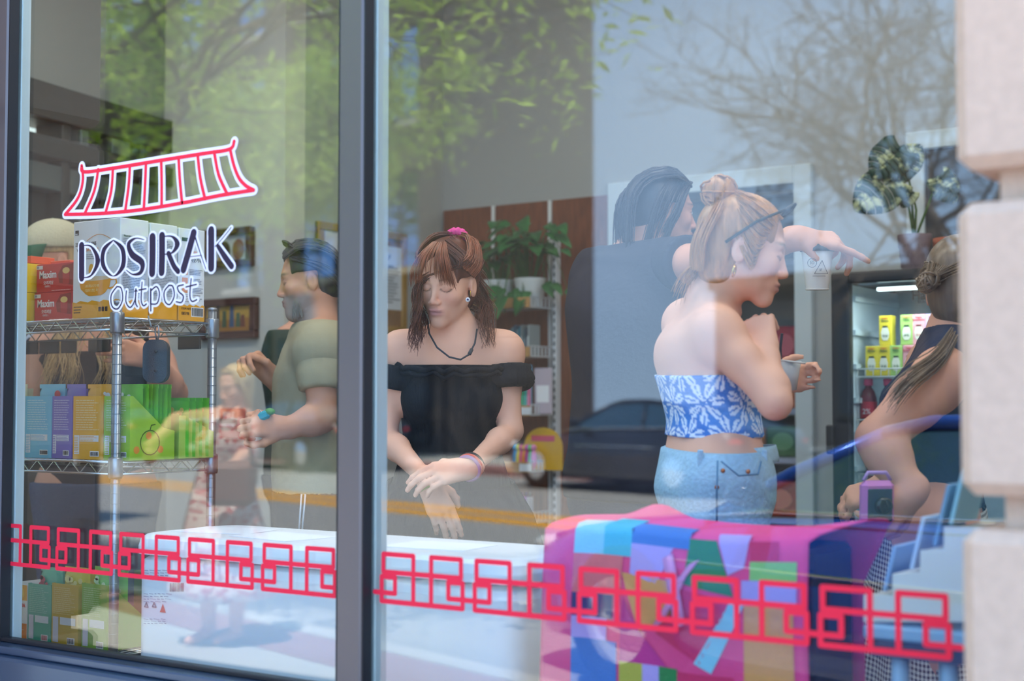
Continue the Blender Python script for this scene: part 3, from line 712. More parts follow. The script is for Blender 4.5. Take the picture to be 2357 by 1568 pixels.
def pm(c, r=.5): 
    n = 'print_%d_%d_%d' % c
    return mat(n, rgb(*c), r, spec=.35)
def carton(name, label, cat, x, y, z, w, d, h, c, group=None, rz=0.0, prof=None, rough=.45):
    """Printed carton, origin at its lower front left corner. prof gives a side profile (y,z) for display cartons."""
    root = empty(name, (x, y, z), rz, label, cat, group); root['w'] = w; root['h'] = h
    m = mat('card_%d_%d_%d' % c, rgb(*c), rough, spec=.4, bump=.03, scale=60)
    if prof is None: MB().box((0, 0, 0), (w, d, h), bev=.0015).build('box', m, root)
    else:
        Mx = frame((0, 0, 0), (0, 1, 0), (1, 0, 0))
        mb = MB(); t = .002
        for xo in (0, w-t): mb.prism(prof, t, Matrix.Translation((xo, 0, 0)) @ Mx)
        mb.box((t, 0, 0), (w-t, t, h)); mb.box((t, t, 0), (w-t, d-t, t)); mb.box((t, d-t, 0), (w-t, d, prof[2][1]))
        mb.build('box', m, root)
    return root
def FM(root, x=0, z=0, e=.0006): return frame((x, -e, z), (1, 0, 0), (0, -1, 0))
def SMx(root, y=0, z=0, e=.0006): return frame((root['w']+e, y, z), (0, 1, 0), (1, 0, 0))
def pan(root, x0, z0, x1, z1, c, side='f', name='print', e=.0004, poly=None):
    M = FM(root, e=e) if side == 'f' else SMx(root, e=e)
    pl = poly or [(x0, z0), (x1, z0), (x1, z1), (x0, z1)]
    return MB().prism(pl, .0003, M).build(name, pm(c), root)
def txt(root, s, x, z, size, c, side='f', align='LEFT', shear=0, wide=1.0, bold=0.0, e=.0012):
    M = FM(root, x, z, e) if side == 'f' else SMx(root, x, z, e)
    return lettering('lettering', s, size, M, pm(c), root, align, shear, wide, bold, world=False)
def lines(root, x0, x1, z0, z1, n, c, side='f', seed=0, h=None):
    rnd = random.Random(seed); mb = MB(); M = FM(root, e=.0009) if side == 'f' else SMx(root, e=.0009)
    dz = (z1-z0)/n; hh = h or dz*.38
    for i in range(n):
        z = z1-(i+.7)*dz; xx = x0; xe = x0+(x1-x0)*rnd.uniform(.72, 1)
        while xx < xe:
            l = rnd.uniform(.06, .2)*(x1-x0); mb.prism([(xx, z), (min(xx+l, xe), z), (min(xx+l, xe), z+hh), (xx, z+hh)], .0002, M); xx += l+.02*(x1-x0)
    return mb.build('small_print', pm(c), root)
def bars(root, x0, x1, z0, z1, c=(20, 20, 24), side='f', seed=1):
    rnd = random.Random(seed); M = FM(root, e=.0011) if side == 'f' else SMx(root, e=.0011); mb = MB()
    pan(root, x0-.002, z0-.002, x1+.002, z1+.002, (245, 245, 245), side, 'barcode_ground', e=.0007)
    xx = x0
    while xx < x1: wv = rnd.choice((.0006, .001, .0016)); mb.prism([(xx, z0), (xx+wv, z0), (xx+wv, z1), (xx, z1)], .0002, M); xx += wv+rnd.choice((.0006, .0012))
    return mb.build('barcode', pm(c), root)

# --- top shelf
zt = ZS[2]+.001
xw = Y(168, 640, 2.472).x; wG = RX1-.018-xw
hG = Y(262, 502, 2.472).z-zt
G0 = (236, 238, 240); OR = (240, 166, 22)
dG = .094
for k in range(3):
    y0 = 2.472+k*(dG+.006)
    g = carton('grain_tea_box', ['white grain tea box with a mustard mug printed on its front', 'middle white grain tea box showing its grey nutrition side', 'rear white grain tea box beside the back rack post with item number'][k],
               'box', xw, y0, zt, wG, dG, hG*(1-.012*k), G0, 'white grain tea boxes')
    h = hG*(1-.012*k); w_ = wG
    # mustard band round the foot with a wavy top
    wave = lambda L: [(0, 0), (L, 0)]+[(L*(1-i/12), h*.17+.003*math.sin(i*2.1)) for i in range(13)]
    pan(g, 0, 0, 0, 0, OR, 'f', 'band', poly=wave(w_)); pan(g, 0, 0, 0, 0, OR, 'r', 'band', poly=wave(dG))
    if k == 0:
        pan(g, .008, h*.86, .022, h*.91, (30, 30, 45), name='logo'); txt(g, 'ssgu', .009, h*.868, .006, (240, 240, 245))
        M = FM(g, e=.0009)
        strokes([([(w_*(.3+.5*t/10), h*(.795+.055*math.sin(math.pi*t/10))) for t in range(11)], .0014)], M, .0002).build('arc', pm((240, 160, 80)), g)
        txt(g, '23 MULTI-GRAINS', .010, h*.745, .0135, (70, 66, 66), wide=.78)
        txt(g, 'WITH', .016, h*.685, .013, (70, 66, 66)); txt(g, 'OATMEAL', .048, h*.685, .0125, (240, 150, 70))
        lines(g, .025, w_*.8, h*.60, h*.66, 3, (150, 150, 155))
        mug = [(.015, .40), (.020, .30), (.032, .245), (.040, .225), (.068, .225), (.078, .25), (.088, .31), (.092, .40)]
        pan(g, 0, 0, 0, 0, (240, 160, 20), 'f', 'mug_print', e=.0006, poly=[(x*w_/.112, z*h) for x, z in mug])
        strokes([([(x*w_/.112, z*h) for x, z in ((.090, .38), (.103, .385), (.105, .34), (.098, .30), (.087, .29))], .0045)], M, .0003).build('mug_handle_print', pm((240, 160, 20)), g)
        pan(g, 0, 0, 0, 0, (222, 196, 160), 'f', 'drink_print', e=.0009, poly=[(w_*(.48+.34*math.cos(a*.314)), h*(.40+.022*math.sin(a*.314))) for a in range(20)])
        pan(g, 0, 0, 0, 0, (240, 176, 40), 'f', 'oat_print', e=.0009, poly=[(w_*(.40+.055*math.cos(a*.4)), h*(.49+.065*math.sin(a*.4))) for a in range(16)])
        txt(g, '고소하고 든든한', w_*.27, h*.315, .0085, (250, 226, 160)); txt(g, '곡물로 만든 차', w_*.27, h*.27, .0085, (250, 226, 160))
        lines(g, .006, .04, .012, .034, 3, (90, 60, 10))
        for q, cc in enumerate(((40, 40, 44), (235, 120, 120), (60, 140, 130))): pan(g, w_*.56+q*.013, .016, w_*.56+q*.013+.010, .028, cc, name='mark')
    if k < 2:
        pan(g, .004, h*.2, dG-.004, h*.83, (196, 202, 212), 'r', 'nutrition_panel')
        lines(g, .008, dG-.008, h*.24, h*.80, 34, (120, 126, 140), 'r', k)
        txt(g, 'Nutrition Facts', .010, h*.81, .008, (60, 64, 76), 'r')
    else:
        txt(g, '오트밀', .022, h*.71, .016, (240, 150, 80), 'r'); txt(g, '23곡 미숫가루', .012, h*.645, .0145, (60, 56, 56), 'r', wide=.85)
        for q in range(3):
            pan(g, .012, h*(.50-.10*q), .032, h*(.565-.10*q), (238, 150, 40), 'r', 'step_picture'); lines(g, .038, .088, h*(.50-.10*q), h*(.565-.10*q), 4, (110, 110, 120), 'r', q)
        lines(g, .012, .09, h*.2, h*.29, 5, (120, 120, 125), 'r', 9)
        txt(g, 'ITEM NO.', .010, .030, .0085, (90, 60, 10), 'r'); txt(g, '08598', .010, .016, .0115, (60, 36, 8), 'r')
        bars(g, .048, .088, .014, .036, side='r'); pan(g, .010, h*.86, .034, h*.90, (30, 60, 50), 'r', 'logo')
# coffee mix boxes
xr0, xr1 = Y(80, 665, 2.50).x, Y(166, 665, 2.50).x; hr = (Y(120, 663, 2.5).z-Y(120, 729, 2.5).z)
for k in range(2):
    g = carton('coffee_mix_box', ['lower red coffee mix box of the stacked pair', 'upper red coffee mix box of the stacked pair'][k], 'box', xr0+.002*k, 2.50+.004*k, zt+k*(hr+.001), xr1-xr0, .16, hr, (206, 24, 36), 'red coffee mix boxes')
    w_ = xr1-xr0
    txt(g, 'Maxim', w_*.08, hr*.50, .029, (245, 240, 240), bold=.0004, wide=.95); txt(g, '오리지날', w_*.2, hr*.28, .0115, (245, 230, 225)); txt(g, '커피믹스', w_*.23, hr*.17, .007, (240, 200, 195))
    pan(g, 0, hr*.82, w_*.17, hr*.95, (235, 235, 240), name='count_tag'); txt(g, '20', .002, hr*.85, .009, (120, 130, 150))
    lines(g, w_*.42, w_*.95, hr*.03, hr*.08, 1, (240, 190, 185))
    cx, cz = w_*.80, hr*.72
    pan(g, 0, 0, 0, 0, (150, 14, 22), 'f', 'swirl', poly=[(w_*.62, hr*.3), (w_*.98, hr*.2), (w_*.98, hr*.95), (w_*.70, hr*.9), (w_*.58, hr*.6)])
    pan(g, 0, 0, 0, 0, (190, 22, 30), 'f', 'mug_print', e=.0008, poly=[(cx-.013, hr*.25), (cx+.013, hr*.25), (cx+.015, hr*.72), (cx-.015, hr*.72)])
    pan(g, 0, 0, 0, 0, (240, 200, 120), 'f', 'coffee_print', e=.0011, poly=[(cx+.015*math.cos(a*.39), cz+.0085*math.sin(a*.39)) for a in range(16)])
xy0, xy1 = Y(20, 665, 2.47).x, Y(54, 665, 2.47).x; hy = hr*1.02
for k in range(2):
    g = carton('coffee_mix_box', ['lower yellow coffee mix box at the left end of the top shelf', 'upper yellow coffee mix box at the left end of the top shelf'][k], 'box', xy0, 2.462, zt+k*(hy+.001), xy1-xy0, .105, hy, (250, 214, 10), 'yellow coffee mix boxes')
    w_ = xy1-xy0; cx = w_*.62
    pan(g, 0, 0, 0, 0, (238, 172, 20), 'f', 'mug_print', poly=[(cx-.011, hy*.22), (cx+.011, hy*.22), (cx+.013, hy*.74), (cx-.013, hy*.74)])
    pan(g, 0, 0, 0, 0, (205, 150, 70), 'f', 'coffee_print', e=.0008, poly=[(cx+.013*math.cos(a*.39), hy*.74+.006*math.sin(a*.39)) for a in range(16)])
    lines(g, .05, .062, hy*.2, hy*.75, 7, (190, 150, 20), 'r')
o = carton('snack_box', 'flat orange box lying on the yellow coffee boxes', 'box', xy0-.03, 2.50, zt+2*(hy+.002), .085, .08, .020, (232, 98, 50)); lines(o, .012, .075, .004, .016, 2, (120, 40, 20))
o = carton('snack_box', 'coral box resting on the red coffee boxes', 'box', xr0-.012, 2.56, zt+2*(hr+.002), .085, .08, .012, (236, 110, 80))

# --- pouches
POUCH = {}
def pouch(name, label, cat, x, y, z, w, h, c, group, rz=0, lean=0.0, c2=None, t=.02, face=True):
    key = (c, round(w, 3), round(h, 3), c2)
    if key not in POUCH:
        def sheet(sg):
            return [[(w*(i/8-.5), sg*t*.5*math.sin(math.pi*i/8)**.7*max(0.0, 1-(j/10)**3)*(.4+.6*min(1, (j+1)/2)), h*j/10) for i in range(9)] for j in range(11)]
        mb = MB(); mb.grid(sheet(-1)); mb.grid(sheet(1))
        m = mat('foil_%d_%d_%d' % c, rgb(*c), .28, spec=.6, bump=.12, scale=35)
        POUCH[key] = mb.mesh('pouch_film', [m])
        sb = MB().box((-w/2, -.0008, h*.96), (w/2, .0008, h*1.02)); POUCH[key+('s',)] = sb.mesh('seal', [m])
        pb = MB(); rnd = random.Random(sum(c)); cc = c2 or (255, 255, 255)
        for q in range(5):
            qx, qz, r_ = rnd.uniform(-.36, .36)*w, rnd.uniform(.68, .92)*h, rnd.uniform(.004, .011)
            pb.prism([(qx+r_*math.cos(a*.7)*1.2, qz+r_*math.sin(a*.7)) for a in range(9)], .0004, frame((0, -t*.34, 0), (1, 0, 0), (0, -1, 0)))
        POUCH[key+('p',)] = pb.mesh('printed_motif', [pm(cc)])
    root = empty(name, (x, y, z), rz, label, cat, group); root.rotation_euler = (lean, 0, rz)
    link('film', POUCH[key], None, root); link('seal', POUCH[key+('s',)], None, root)
    if face: link('printed_motif', POUCH[key+('p',)], None, root)
    return root
def disp_prof(d, h): return [(0, 0), (d, 0), (d, h*.45), (d*.75, h*.5), (d*.06, h), (0, h)]
zm = ZS[1]+.001
def xs(u0, u1, y=2.475): return Y(u0, 1000, y).x, Y(u1, 1000, y).x
row = [(-8, 22, (232, 226, 190), 'cream', .16), (57, 118, (110, 196, 232), 'sky blue', .155), (120, 165, (118, 104, 196), 'violet', .155), (168, 237, (244, 176, 24), 'amber', .16), (239, 299, (162, 204, 62), 'lime green', .165)]
for i, (u0, u1, c, nm, _) in enumerate(row):
    a, b = xs(u0, u1); hh = Y((u0+u1)/2, 912, 2.475).z-zm
    if nm == 'cream': a, b = xs(-20, 27)
    g = carton('display_carton', '%s display carton of almond pouches on the middle rack shelf' % nm, 'carton', a, 2.475, zm, b-a, .15, hh, c, 'display cartons on the middle rack shelf', prof=disp_prof(.15, hh))
    w_ = b-a
    lc = tuple(min(255, int(q+(255-q)*.55)) for q in c)
    if nm != 'cream':
        lines(g, w_*.10, w_*.88, hh*.45, hh*.95, 13, lc, 'f', i)
        pan(g, w_*.24, hh*.28, w_*.86, hh*.38, (235, 235, 240), name='table_print'); lines(g, w_*.26, w_*.84, hh*.285, hh*.375, 4, c, seed=i)
        pan(g, w_*.05, hh*.08, w_*.22, hh*.38, (230, 230, 238), name='fact_panel'); lines(g, w_*.06, w_*.21, hh*.09, hh*.36, 10, c, seed=i+5)
        bars(g, w_*.60, w_*.86, hh*.06, hh*.12, seed=i)
    else:
        for q in range(4): pan(g, 0, 0, 0, 0, (110, 70, 40), 'r', 'bean_print', poly=[(.03+.028*q+.008*math.cos(k), hh*(.25+.16*(q % 2))+.006*math.sin(k)) for k in range(7)])
    if nm == 'lime green':
        for q in range(3): pan(g, 0, 0, 0, 0, (232, 150, 60), 'r', 'fruit_print', poly=[(.022+.04*q+.010*math.cos(k*.7), hh*(.16+.22*(q % 2))+.010*math.sin(k*.7)) for k in range(9)])
        strokes([([(.066+.032*math.cos(t*.4), .045+.032*math.sin(t*.4)) for t in range(17)], .0022), ([(.066, .078), (.070, .09), (.083, .092)], .0025)], SMx(g, e=.0008), .0003).build('melon_drawing', pm((70, 96, 20)), g)
    hp = Y((u0+u1)/2, 886, 2.5).z-zm
    for q in range(2 if i < 4 else 7):
        pouch('almond_pouch', '%s almond pouch standing in its carton, %s counted from the window' % (nm, ORD[q]), 'pouch', (a+b)/2+.004*(q % 2)-(.0 if i < 4 else .003), 2.505+.016*q+(.016 if i else .02), zm+.004, (b-a)*.96, hp-.012*(q > 0)*(i < 4)-.006, c if nm != 'lime green' else (120, 196, 50), '%s almond pouches' % nm, c2={'cream': (90, 60, 40), 'sky blue': (225, 60, 70), 'violet': (235, 235, 250), 'amber': (225, 236, 240), 'lime green': (250, 250, 240)}[nm])
# second lime carton behind
a, b = xs(239, 299); hh = Y(300, 935, 2.475).z-zm
g = carton('display_carton', 'pale green display carton behind the lime one, by the rear post', 'carton', a+.015, 2.645, zm, b-a-.02, .125, hh*.85, (176, 208, 92), 'display cartons on the middle rack shelf', prof=[(0, 0), (.125, 0), (.125, hh*.5), (.02, hh*.82), (0, hh*.82)])
for q in range(4):
    pouch('melon_pouch', 'bright green melon pouch in the rear carton, %s counted from the window' % ORD[q], 'pouch', (a+b)/2+.01, 2.672+.024*q, zm+.004, .088, .155, (96, 190, 46), 'bright green melon pouches', c2=(240, 200, 90))
# --- bottom shelf
zb = ZS[0]+.001
brow = [(14, 62, (242, 150, 40), 'white and orange drink carton printed with mango fruit'), (64, 117, (72, 176, 150), 'teal snack carton on the bottom rack shelf'), (119, 180, (206, 170, 44), 'mustard snack carton on the bottom rack shelf'), (188, 246, (130, 180, 62), 'leaf green snack carton on the bottom rack shelf')]
for i, (u0, u1, c, lab) in enumerate(brow):
    a, b = (Y(u0, 1420, 2.475).x, Y(u1, 1420, 2.475).x); hh = Y((u0+u1)/2, 1345, 2.475).z-zb; w_ = b-a
    g = carton('drink_carton' if i == 0 else 'display_carton', lab, 'carton', a, 2.475, zb, w_, .15, hh, c if i else (240, 238, 236), 'cartons on the bottom rack shelf', prof=disp_prof(.15, hh) if i else None)
    if i == 0:
        pan(g, 0, hh*.72, w_, hh, (244, 176, 60), name='fruit_picture'); pan(g, 0, 0, w_, hh*.30, (236, 140, 60), name='foot_band')
        for q in range(3): pan(g, 0, 0, 0, 0, (250, 206, 90), 'f', 'mango_print', e=.0008, poly=[(w_*(.25+.25*q)+.012*math.cos(k*.7), hh*.85+.014*math.sin(k*.7)) for k in range(9)])
        txt(g, 'YOGO VERA', w_*.5, hh*.60, .0135, (232, 84, 50), align='CENTER', bold=.0003); txt(g, 'MANGO', w_*.5, hh*.505, .0125, (232, 84, 50), align='CENTER', bold=.0003); txt(g, 'ADE', w_*.5, hh*.425, .0115, (232, 84, 50), align='CENTER')
        lines(g, .01, w_-.01, .012, hh*.2, 5, (250, 210, 180))
    else:
        lc = tuple(min(255, int(q+(255-q)*.35)) for q in c)
        lines(g, w_*.08, w_*.9, hh*.5, hh*.95, 14, lc, 'f', i+30); pan(g, w_*.32, hh*.34, w_*.9, hh*.46, (226, 232, 238), name='table_print'); pan(g, w_*.05, hh*.05, w_*.26, hh*.46, (216, 214, 226), name='fact_panel'); bars(g, w_*.62, w_*.86, hh*.05, hh*.13, c=(190, 60, 70) if i == 1 else (60, 60, 60), seed=i+3)
        hp = Y((u0+u1)/2, 1312, 2.5).z-zb
        for q in range(2): pouch('snack_pouch', ['teal watermelon snack pouch in its carton on the bottom shelf', 'yellow snack pouch in its carton on the bottom shelf', 'green snack pouch in its carton on the bottom shelf'][i-1]+(', nearer the window' if q == 0 else ', behind the nearer one'), 'pouch', (a+b)/2, 2.515+.03*q, zb+.004, w_*.95, hp-.01*q, [(70, 190, 160), (222, 206, 60), (120, 206, 70)][i-1], 'snack pouches on the bottom shelf', c2=[(230, 90, 110), (250, 240, 160), (230, 250, 200)][i-1], t=.028)
a, b = Y(188, 1420, 2.475).x, Y(246, 1420, 2.475).x
g = carton('display_carton', 'dark olive display carton behind the leaf green one', 'carton', a+.02, 2.63, zb, b-a-.01, .14, .19, (96, 116, 44), 'cartons on the bottom rack shelf'); txt(g, '포도', .02, .12, .03, (50, 60, 20), 'r'); txt(g, '다이트', .02, .085, .03, (50, 60, 20), 'r')
# speaker hanging on a snap hook from the top shelf
sp = empty('hanging_speaker', Y(360, 880, 2.52), label='dark slate portable speaker hanging from the rack by a snap hook', cat='speaker')
c0 = Y(360, 832, 2.52); hw = .5*(Y(381, 832, 2.52)-Y(340, 832, 2.52)).length; hh = .5*(Y(360, 782, 2.52).z-Y(360, 881, 2.52).z)
M_spk = mat('slate_fabric', rgb(52, 64, 74), 0.8, bump=.4, scale=500); M_spr = mat('slate_rubber', rgb(36, 42, 48), 0.5)
Mx = frame(c0, RGT)
def rr(hw, hh, r, n=6): return [(sx*(hw-r)+r*math.cos(a), sz*(hh-r)+r*math.sin(a)) for sx, sz, a0 in ((1, 1, 0), (-1, 1, 90), (-1, -1, 180), (1, -1, 270)) for a in [R(a0+90*i/n) for i in range(n+1)]]
Mz = Mx @ Matrix.Rotation(R(90), 4, 'X')
MB().prism(rr(hw*.92, hh, hw*.7), .036, Mz @ Matrix.Translation((0, 0, -.018))).build('body', M_spk, sp, world=True)
MB().prism(rr(hw, hh*1.01, hw*.75), .016, Mz @ Matrix.Translation((0, 0, -.008))).build('rubber_rim', M_spr, sp, world=True)
for q in (-1, 1): MB().lathe([(.004, 0), (.004, .003), (.001, .0035)], n=10, M=Mz @ Matrix.Translation((hw*.1, q*hh*.45, .018))).build('button', M_spr, sp, world=True)
h0 = c0+V((0, 0, hh))
MB().tube([h0+V((0, 0, -.002)), h0+V((-.006, 0, .02)), h0+V((-.003, 0, .038)), h0+V((.006, 0, .036)), h0+V((.009, 0, .018)), h0+V((.004, 0, -.002))], .002, 8).build('hook', M_post, sp, world=True)
MB().tube([h0+V((.0, 0, .036)), P(348, 752, 3.66), Y(341, 728, 2.52)], .0022, 6).build('strap', mat('grey_cord', rgb(140, 160, 170), .7), sp, world=True)
# ================================================================ furniture and things in the room
M_wood = mat('walnut_board', rgb(124, 68, 38), 0.5, bump=.12, scale=9, var=.28, stretch=(9, 9, 1))
M_oak = mat('light_wood', rgb(196, 148, 90), 0.5, bump=.08, scale=14, var=.15, stretch=(1, 8, 8))
M_wire = mat('white_wire', rgb(225, 228, 230), 0.4)
M_pot = mat('white_ceramic', rgb(226, 228, 224), 0.35, bump=.02)
M_soil = mat('potting_soil', rgb(52, 40, 30), 0.95, bump=.6, scale=120)
# white chest with a label printed on it
CY = 2.30
cx0, cx1 = Y(306, 1300, CY).x, Y(1185, 1300, CY).x; cz = Y(330, 1228, CY).z
M_chest = mat('white_plastic', rgb(228, 232, 238), 0.4, spec=.5)
ch = empty('storage_chest', ((cx0+cx1)/2, CY+.16, 0), label='long white plastic chest standing inside the window', cat='chest')
def rchest(z0, z1, g, nm, m, bulge=0):
    def ring(z, gg): 
        c = [(x, y) for x, y in rr((cx1-cx0)/2+gg, .16+gg, .05)]
        return [((cx0+cx1)/2+x, CY+.16+y, z) for x, y in c]
    rows = [ring(z0, g), ring(z1-.03, g), ring(z1-.012, g-.004), ring(z1-.003, g-.014), ring(z1, g-.03)]
    mb = MB(); n = len(rows[0])
    for i in range(len(rows)-1): mb.add(rows[i]+rows[i+1], [(k, (k+1) % n, n+(k+1) % n, n+k) for k in range(n)], True)
    mb.add(rows[-1], [tuple(range(n))]); mb.add(rows[0], [tuple(range(n))[::-1]])
    return mb.build(nm, m, ch, world=True)
rchest(.0, cz-.05, 0, 'body', M_chest); rchest(cz-.048, cz, .006, 'lid', M_chest)
CF = frame((0, CY-.0015, 0), (1, 0, 0), (0, -1, 0))
def cpan(u0, v0, u1, v1, m, nm='print'):
    a, b = Y(u0, v0, CY), Y(u1, v1, CY); MB().prism([(a.x, b.z), (b.x, b.z), (b.x, a.z), (a.x, a.z)], .0004, CF).build(nm, m, ch, world=True)
M_cp = pm((150, 150, 175)); M_cr = pm((200, 70, 80))
rnd = random.Random(5); mb = MB()
for v in list(range(1312, 1330, 6))+list(range(1366, 1386, 6))+list(range(1424, 1436, 5)):
    u = 332
    while u < 384: l = rnd.uniform(4, 14); a, b = Y(u, v, CY), Y(u+l, v+2.5, CY); mb.prism([(a.x, b.z), (b.x, b.z), (b.x, a.z), (a.x, a.z)], .0004, CF); u += l+3
mb.build('small_print', M_cp, ch, world=True)
for u, m in ((338, pm((110, 115, 135))), (356, pm((110, 115, 135)))):
    c = Y(u, 1394, CY); strokes([([(c.x+.007*math.cos(R(90+120*k)), c.z+.007*math.sin(R(90+120*k))) for k in (0, 1, 2, 0)], .0028)], CF, .0004).build('recycling_symbol', m, ch, world=True)
c = Y(376, 1402, CY); MB().prism([(c.x-.010, c.z-.008), (c.x+.010, c.z-.008), (c.x, c.z+.012)], .0004, CF).build('warning_triangle', M_cr, ch, world=True)
mb = MB(); u = 392
while u < 424: wv = rnd.choice((1, 1.6, 2.4)); a, b = Y(u, 1342, CY), Y(u+wv, 1362, CY); mb.prism([(a.x, b.z), (b.x, b.z), (b.x, a.z), (a.x, a.z)], .0004, CF); u += wv+rnd.choice((1.2, 2))
mb.build('barcode', pm((120, 125, 140)), ch, world=True)
for i, (u, y, rz, lab) in enumerate(((520, 2.46, .2, 'white paper sheet lying on the left of the chest'), (650, 2.42, -.15, 'white paper sheet lying in the middle of the chest'), (1010, 2.45, .1, 'white leaflet lying on the right of the chest'))):
    c = Y(u, 1240, y); o = MB().box((-.105, -.074, 0), (.105, .074, .0012)).build('paper_sheet', pm((238, 242, 248))); o.location = (c.x, y, cz+.0005); o.rotation_euler = (0, 0, rz); tag(o, lab, 'paper', 'papers on the white chest')

# patchwork cloth thrown over a dark crate
PY0, PY1 = 2.20, 2.42
px0, px1 = Y(1262, 1300, PY0).x, Y(1868, 1400, PY0).x; pz = Y(1560, 1222, 2.24).z
cr = empty('display_crate', ((px0+px1)/2, (PY0+PY1)/2, 0), label='wooden crate coloured dark for the shadow under the pink patchwork cloth', cat='crate')
M_crate = mat('shadow_dark_wood', rgb(34, 28, 34), 0.6, bump=.1, scale=12, stretch=(8, 8, 1))  # near-black colour stands in for the shadow beneath the cloth
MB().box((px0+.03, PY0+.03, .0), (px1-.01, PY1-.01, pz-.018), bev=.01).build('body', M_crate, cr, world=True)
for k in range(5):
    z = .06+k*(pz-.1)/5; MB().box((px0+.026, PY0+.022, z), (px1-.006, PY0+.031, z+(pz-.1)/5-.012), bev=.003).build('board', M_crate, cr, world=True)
def cloth_pt(a, b):
    """a across (0 left..1 right), b along: 0 rear hem, .38 rear edge, .5 front edge, 1 front hem."""
    x = px0+(px1-px0)*a
    rough = .006*math.sin(a*9+b*3)+.004*math.sin(a*23+b*5)
    zt_ = pz+.004*math.sin(a*7)
    if b < .3: t = b/.3; y = PY1+.012+rough*.4; z = zt_-.34*(1-t)
    elif b < .5:
        t = (b-.3)/.2; y = PY1+.012+(PY0-.008-PY1-.012)*t; z = zt_+.010*math.sin(math.pi*t)
    else:
        t = (b-.5)/.5; y = PY0-.008-.012*math.sin(min(1, t*3)*math.pi/2)+rough*min(1, t*3)*.8; z = zt_-.006-.52*t
        x += .02*(a-.5)*t
    if a > .9 and b > .22 and b < .5: x += (a-.9)*.6*math.sin((b-.22)/.28*math.pi); z += (a-.9)*.25*math.sin((b-.22)/.28*math.pi)*.6
    if a < .36 and .28 < b < .42: z += .022*math.exp(-((a-.27)/.06)**2)*math.sin((b-.28)/.14*math.pi)
    return V((x, y, z))
cl = empty('patchwork_cloth', ((px0+px1)/2, PY0, pz), label='magenta patchwork wrapping cloth draped over the dark crate', cat='cloth')
def fab(c): return mat('ramie_%d_%d_%d' % c, rgb(*c), 0.8, bump=.5, scale=420, spec=.2, var=.06)
NA, NB = 46, 60
MB().grid([[cloth_pt(i/NA, j/NB) for i in range(NA+1)] for j in range(NB+1)], thick=.0025).build('ground_cloth', fab((250, 84, 146)), cl, world=True)
def patch(poly, c):
    """Quadrilateral patch in (a,b) coordinates, lying just over the cloth."""
    poly = [(a_, b_ if b_ <= .5 else .5+(b_-.5)*.66) for a_, b_ in poly]; (a0, b0), (a1, b1), (a2, b2), (a3, b3) = poly; n = 9; rows = []
    for j in range(n+1):
        t = j/n; row = []
        for i in range(n+1):
            s = i/n; a = (a0*(1-s)+a1*s)*(1-t)+(a3*(1-s)+a2*s)*t; b = (b0*(1-s)+b1*s)*(1-t)+(b3*(1-s)+b2*s)*t
            e = .004; p = cloth_pt(a, b); da = cloth_pt(a+e, b)-cloth_pt(a-e, b); db = cloth_pt(a, b+e)-cloth_pt(a, b-e); nr = db.cross(da).normalized()
            if nr.y > 0 and b > .5: nr = -nr
            if nr.z < 0 and b <= .5: nr = -nr
            row.append(p+nr*.0045)
        rows.append(row)
    MB().grid(rows).build('patch', fab(c), cl, world=True)
def rect(a0, a1, b0, b1, c): patch(((a0, b0), (a1, b0), (a1, b1), (a0, b1)), c)
SKY, TEAL, LIL, GRN, LIME, TAN, CRIM, NAVY, BLUE, OLV, COR = (150, 216, 240), (90, 196, 220), (196, 170, 236), (60, 140, 84), (150, 204, 120), (236, 166, 104), (226, 60, 110), (60, 70, 130), (84, 130, 206), (196, 186, 80), (238, 120, 130)
rect(.13, .25, .47, .56, SKY); rect(.25, .36, .45, .56, TEAL); rect(.36, .58, .47, .525, BLUE)
patch(((.36, .525), (.52, .525), (.46, .62), (.36, .60)), LIL); patch(((.58, .50), (.68, .50), (.74, .63), (.56, .61)), GRN); patch(((.68, .49), (.80, .49), (.78, .56), (.72, .58)), LIL)
rect(.80, .90, .50, .545, CRIM); rect(.80, .965, .545, .59, LIME); rect(.77, .965, .59, .65, (190, 170, 240))
rect(.13, .33, .56, .66, COR); rect(.13, .30, .66, .72, NAVY); rect(.13, .28, .72, .775, LIL); rect(.13, .32, .775, .98, BLUE)
patch(((.33, .60), (.56, .61), (.52, .70), (.40, .74)), TAN); patch(((.52, .62), (.73, .64), (.62, .80), (.46, .74)), CRIM); patch(((.34, .66), (.40, .74), (.50, .82), (.33, .82)), (214, 60, 150))
patch(((.73, .64), (.78, .65), (.66, .82), (.60, .80)), SKY); rect(.78, .955, .65, .86, TAN); rect(.33, .41, .82, .985, OLV); rect(.41, .47, .82, .985, LIL); rect(.47, .54, .82, .985, GRN)
rect(.54, .74, .825, .985, CRIM); rect(.74, .81, .85, .985, NAVY); rect(.81, .88, .87, .985, TAN); rect(.88, .955, .86, .985, (120, 186, 240))
# ribbon bow tied in the middle
rb = MB()
def rib(pts, wd):
    q = [cloth_pt(*p)+V((0, -.004-.003*i, 0)) for i, p in enumerate(pts)]
    rows = [[p-V((wd/2, 0, wd*.25)), p+V((wd/2, 0, wd*.25))] for p in q]; rb.grid(rows, thick=.0015)
rib([(.50, .53), (.52, .565), (.545, .61), (.56, .64)], .02); rib([(.60, .535), (.555, .565), (.52, .605), (.47, .645)], .02); rib([(.52, .565), (.535, .575), (.55, .57)], .022)
rb.build('ribbon', fab((238, 160, 214)), cl, world=True)

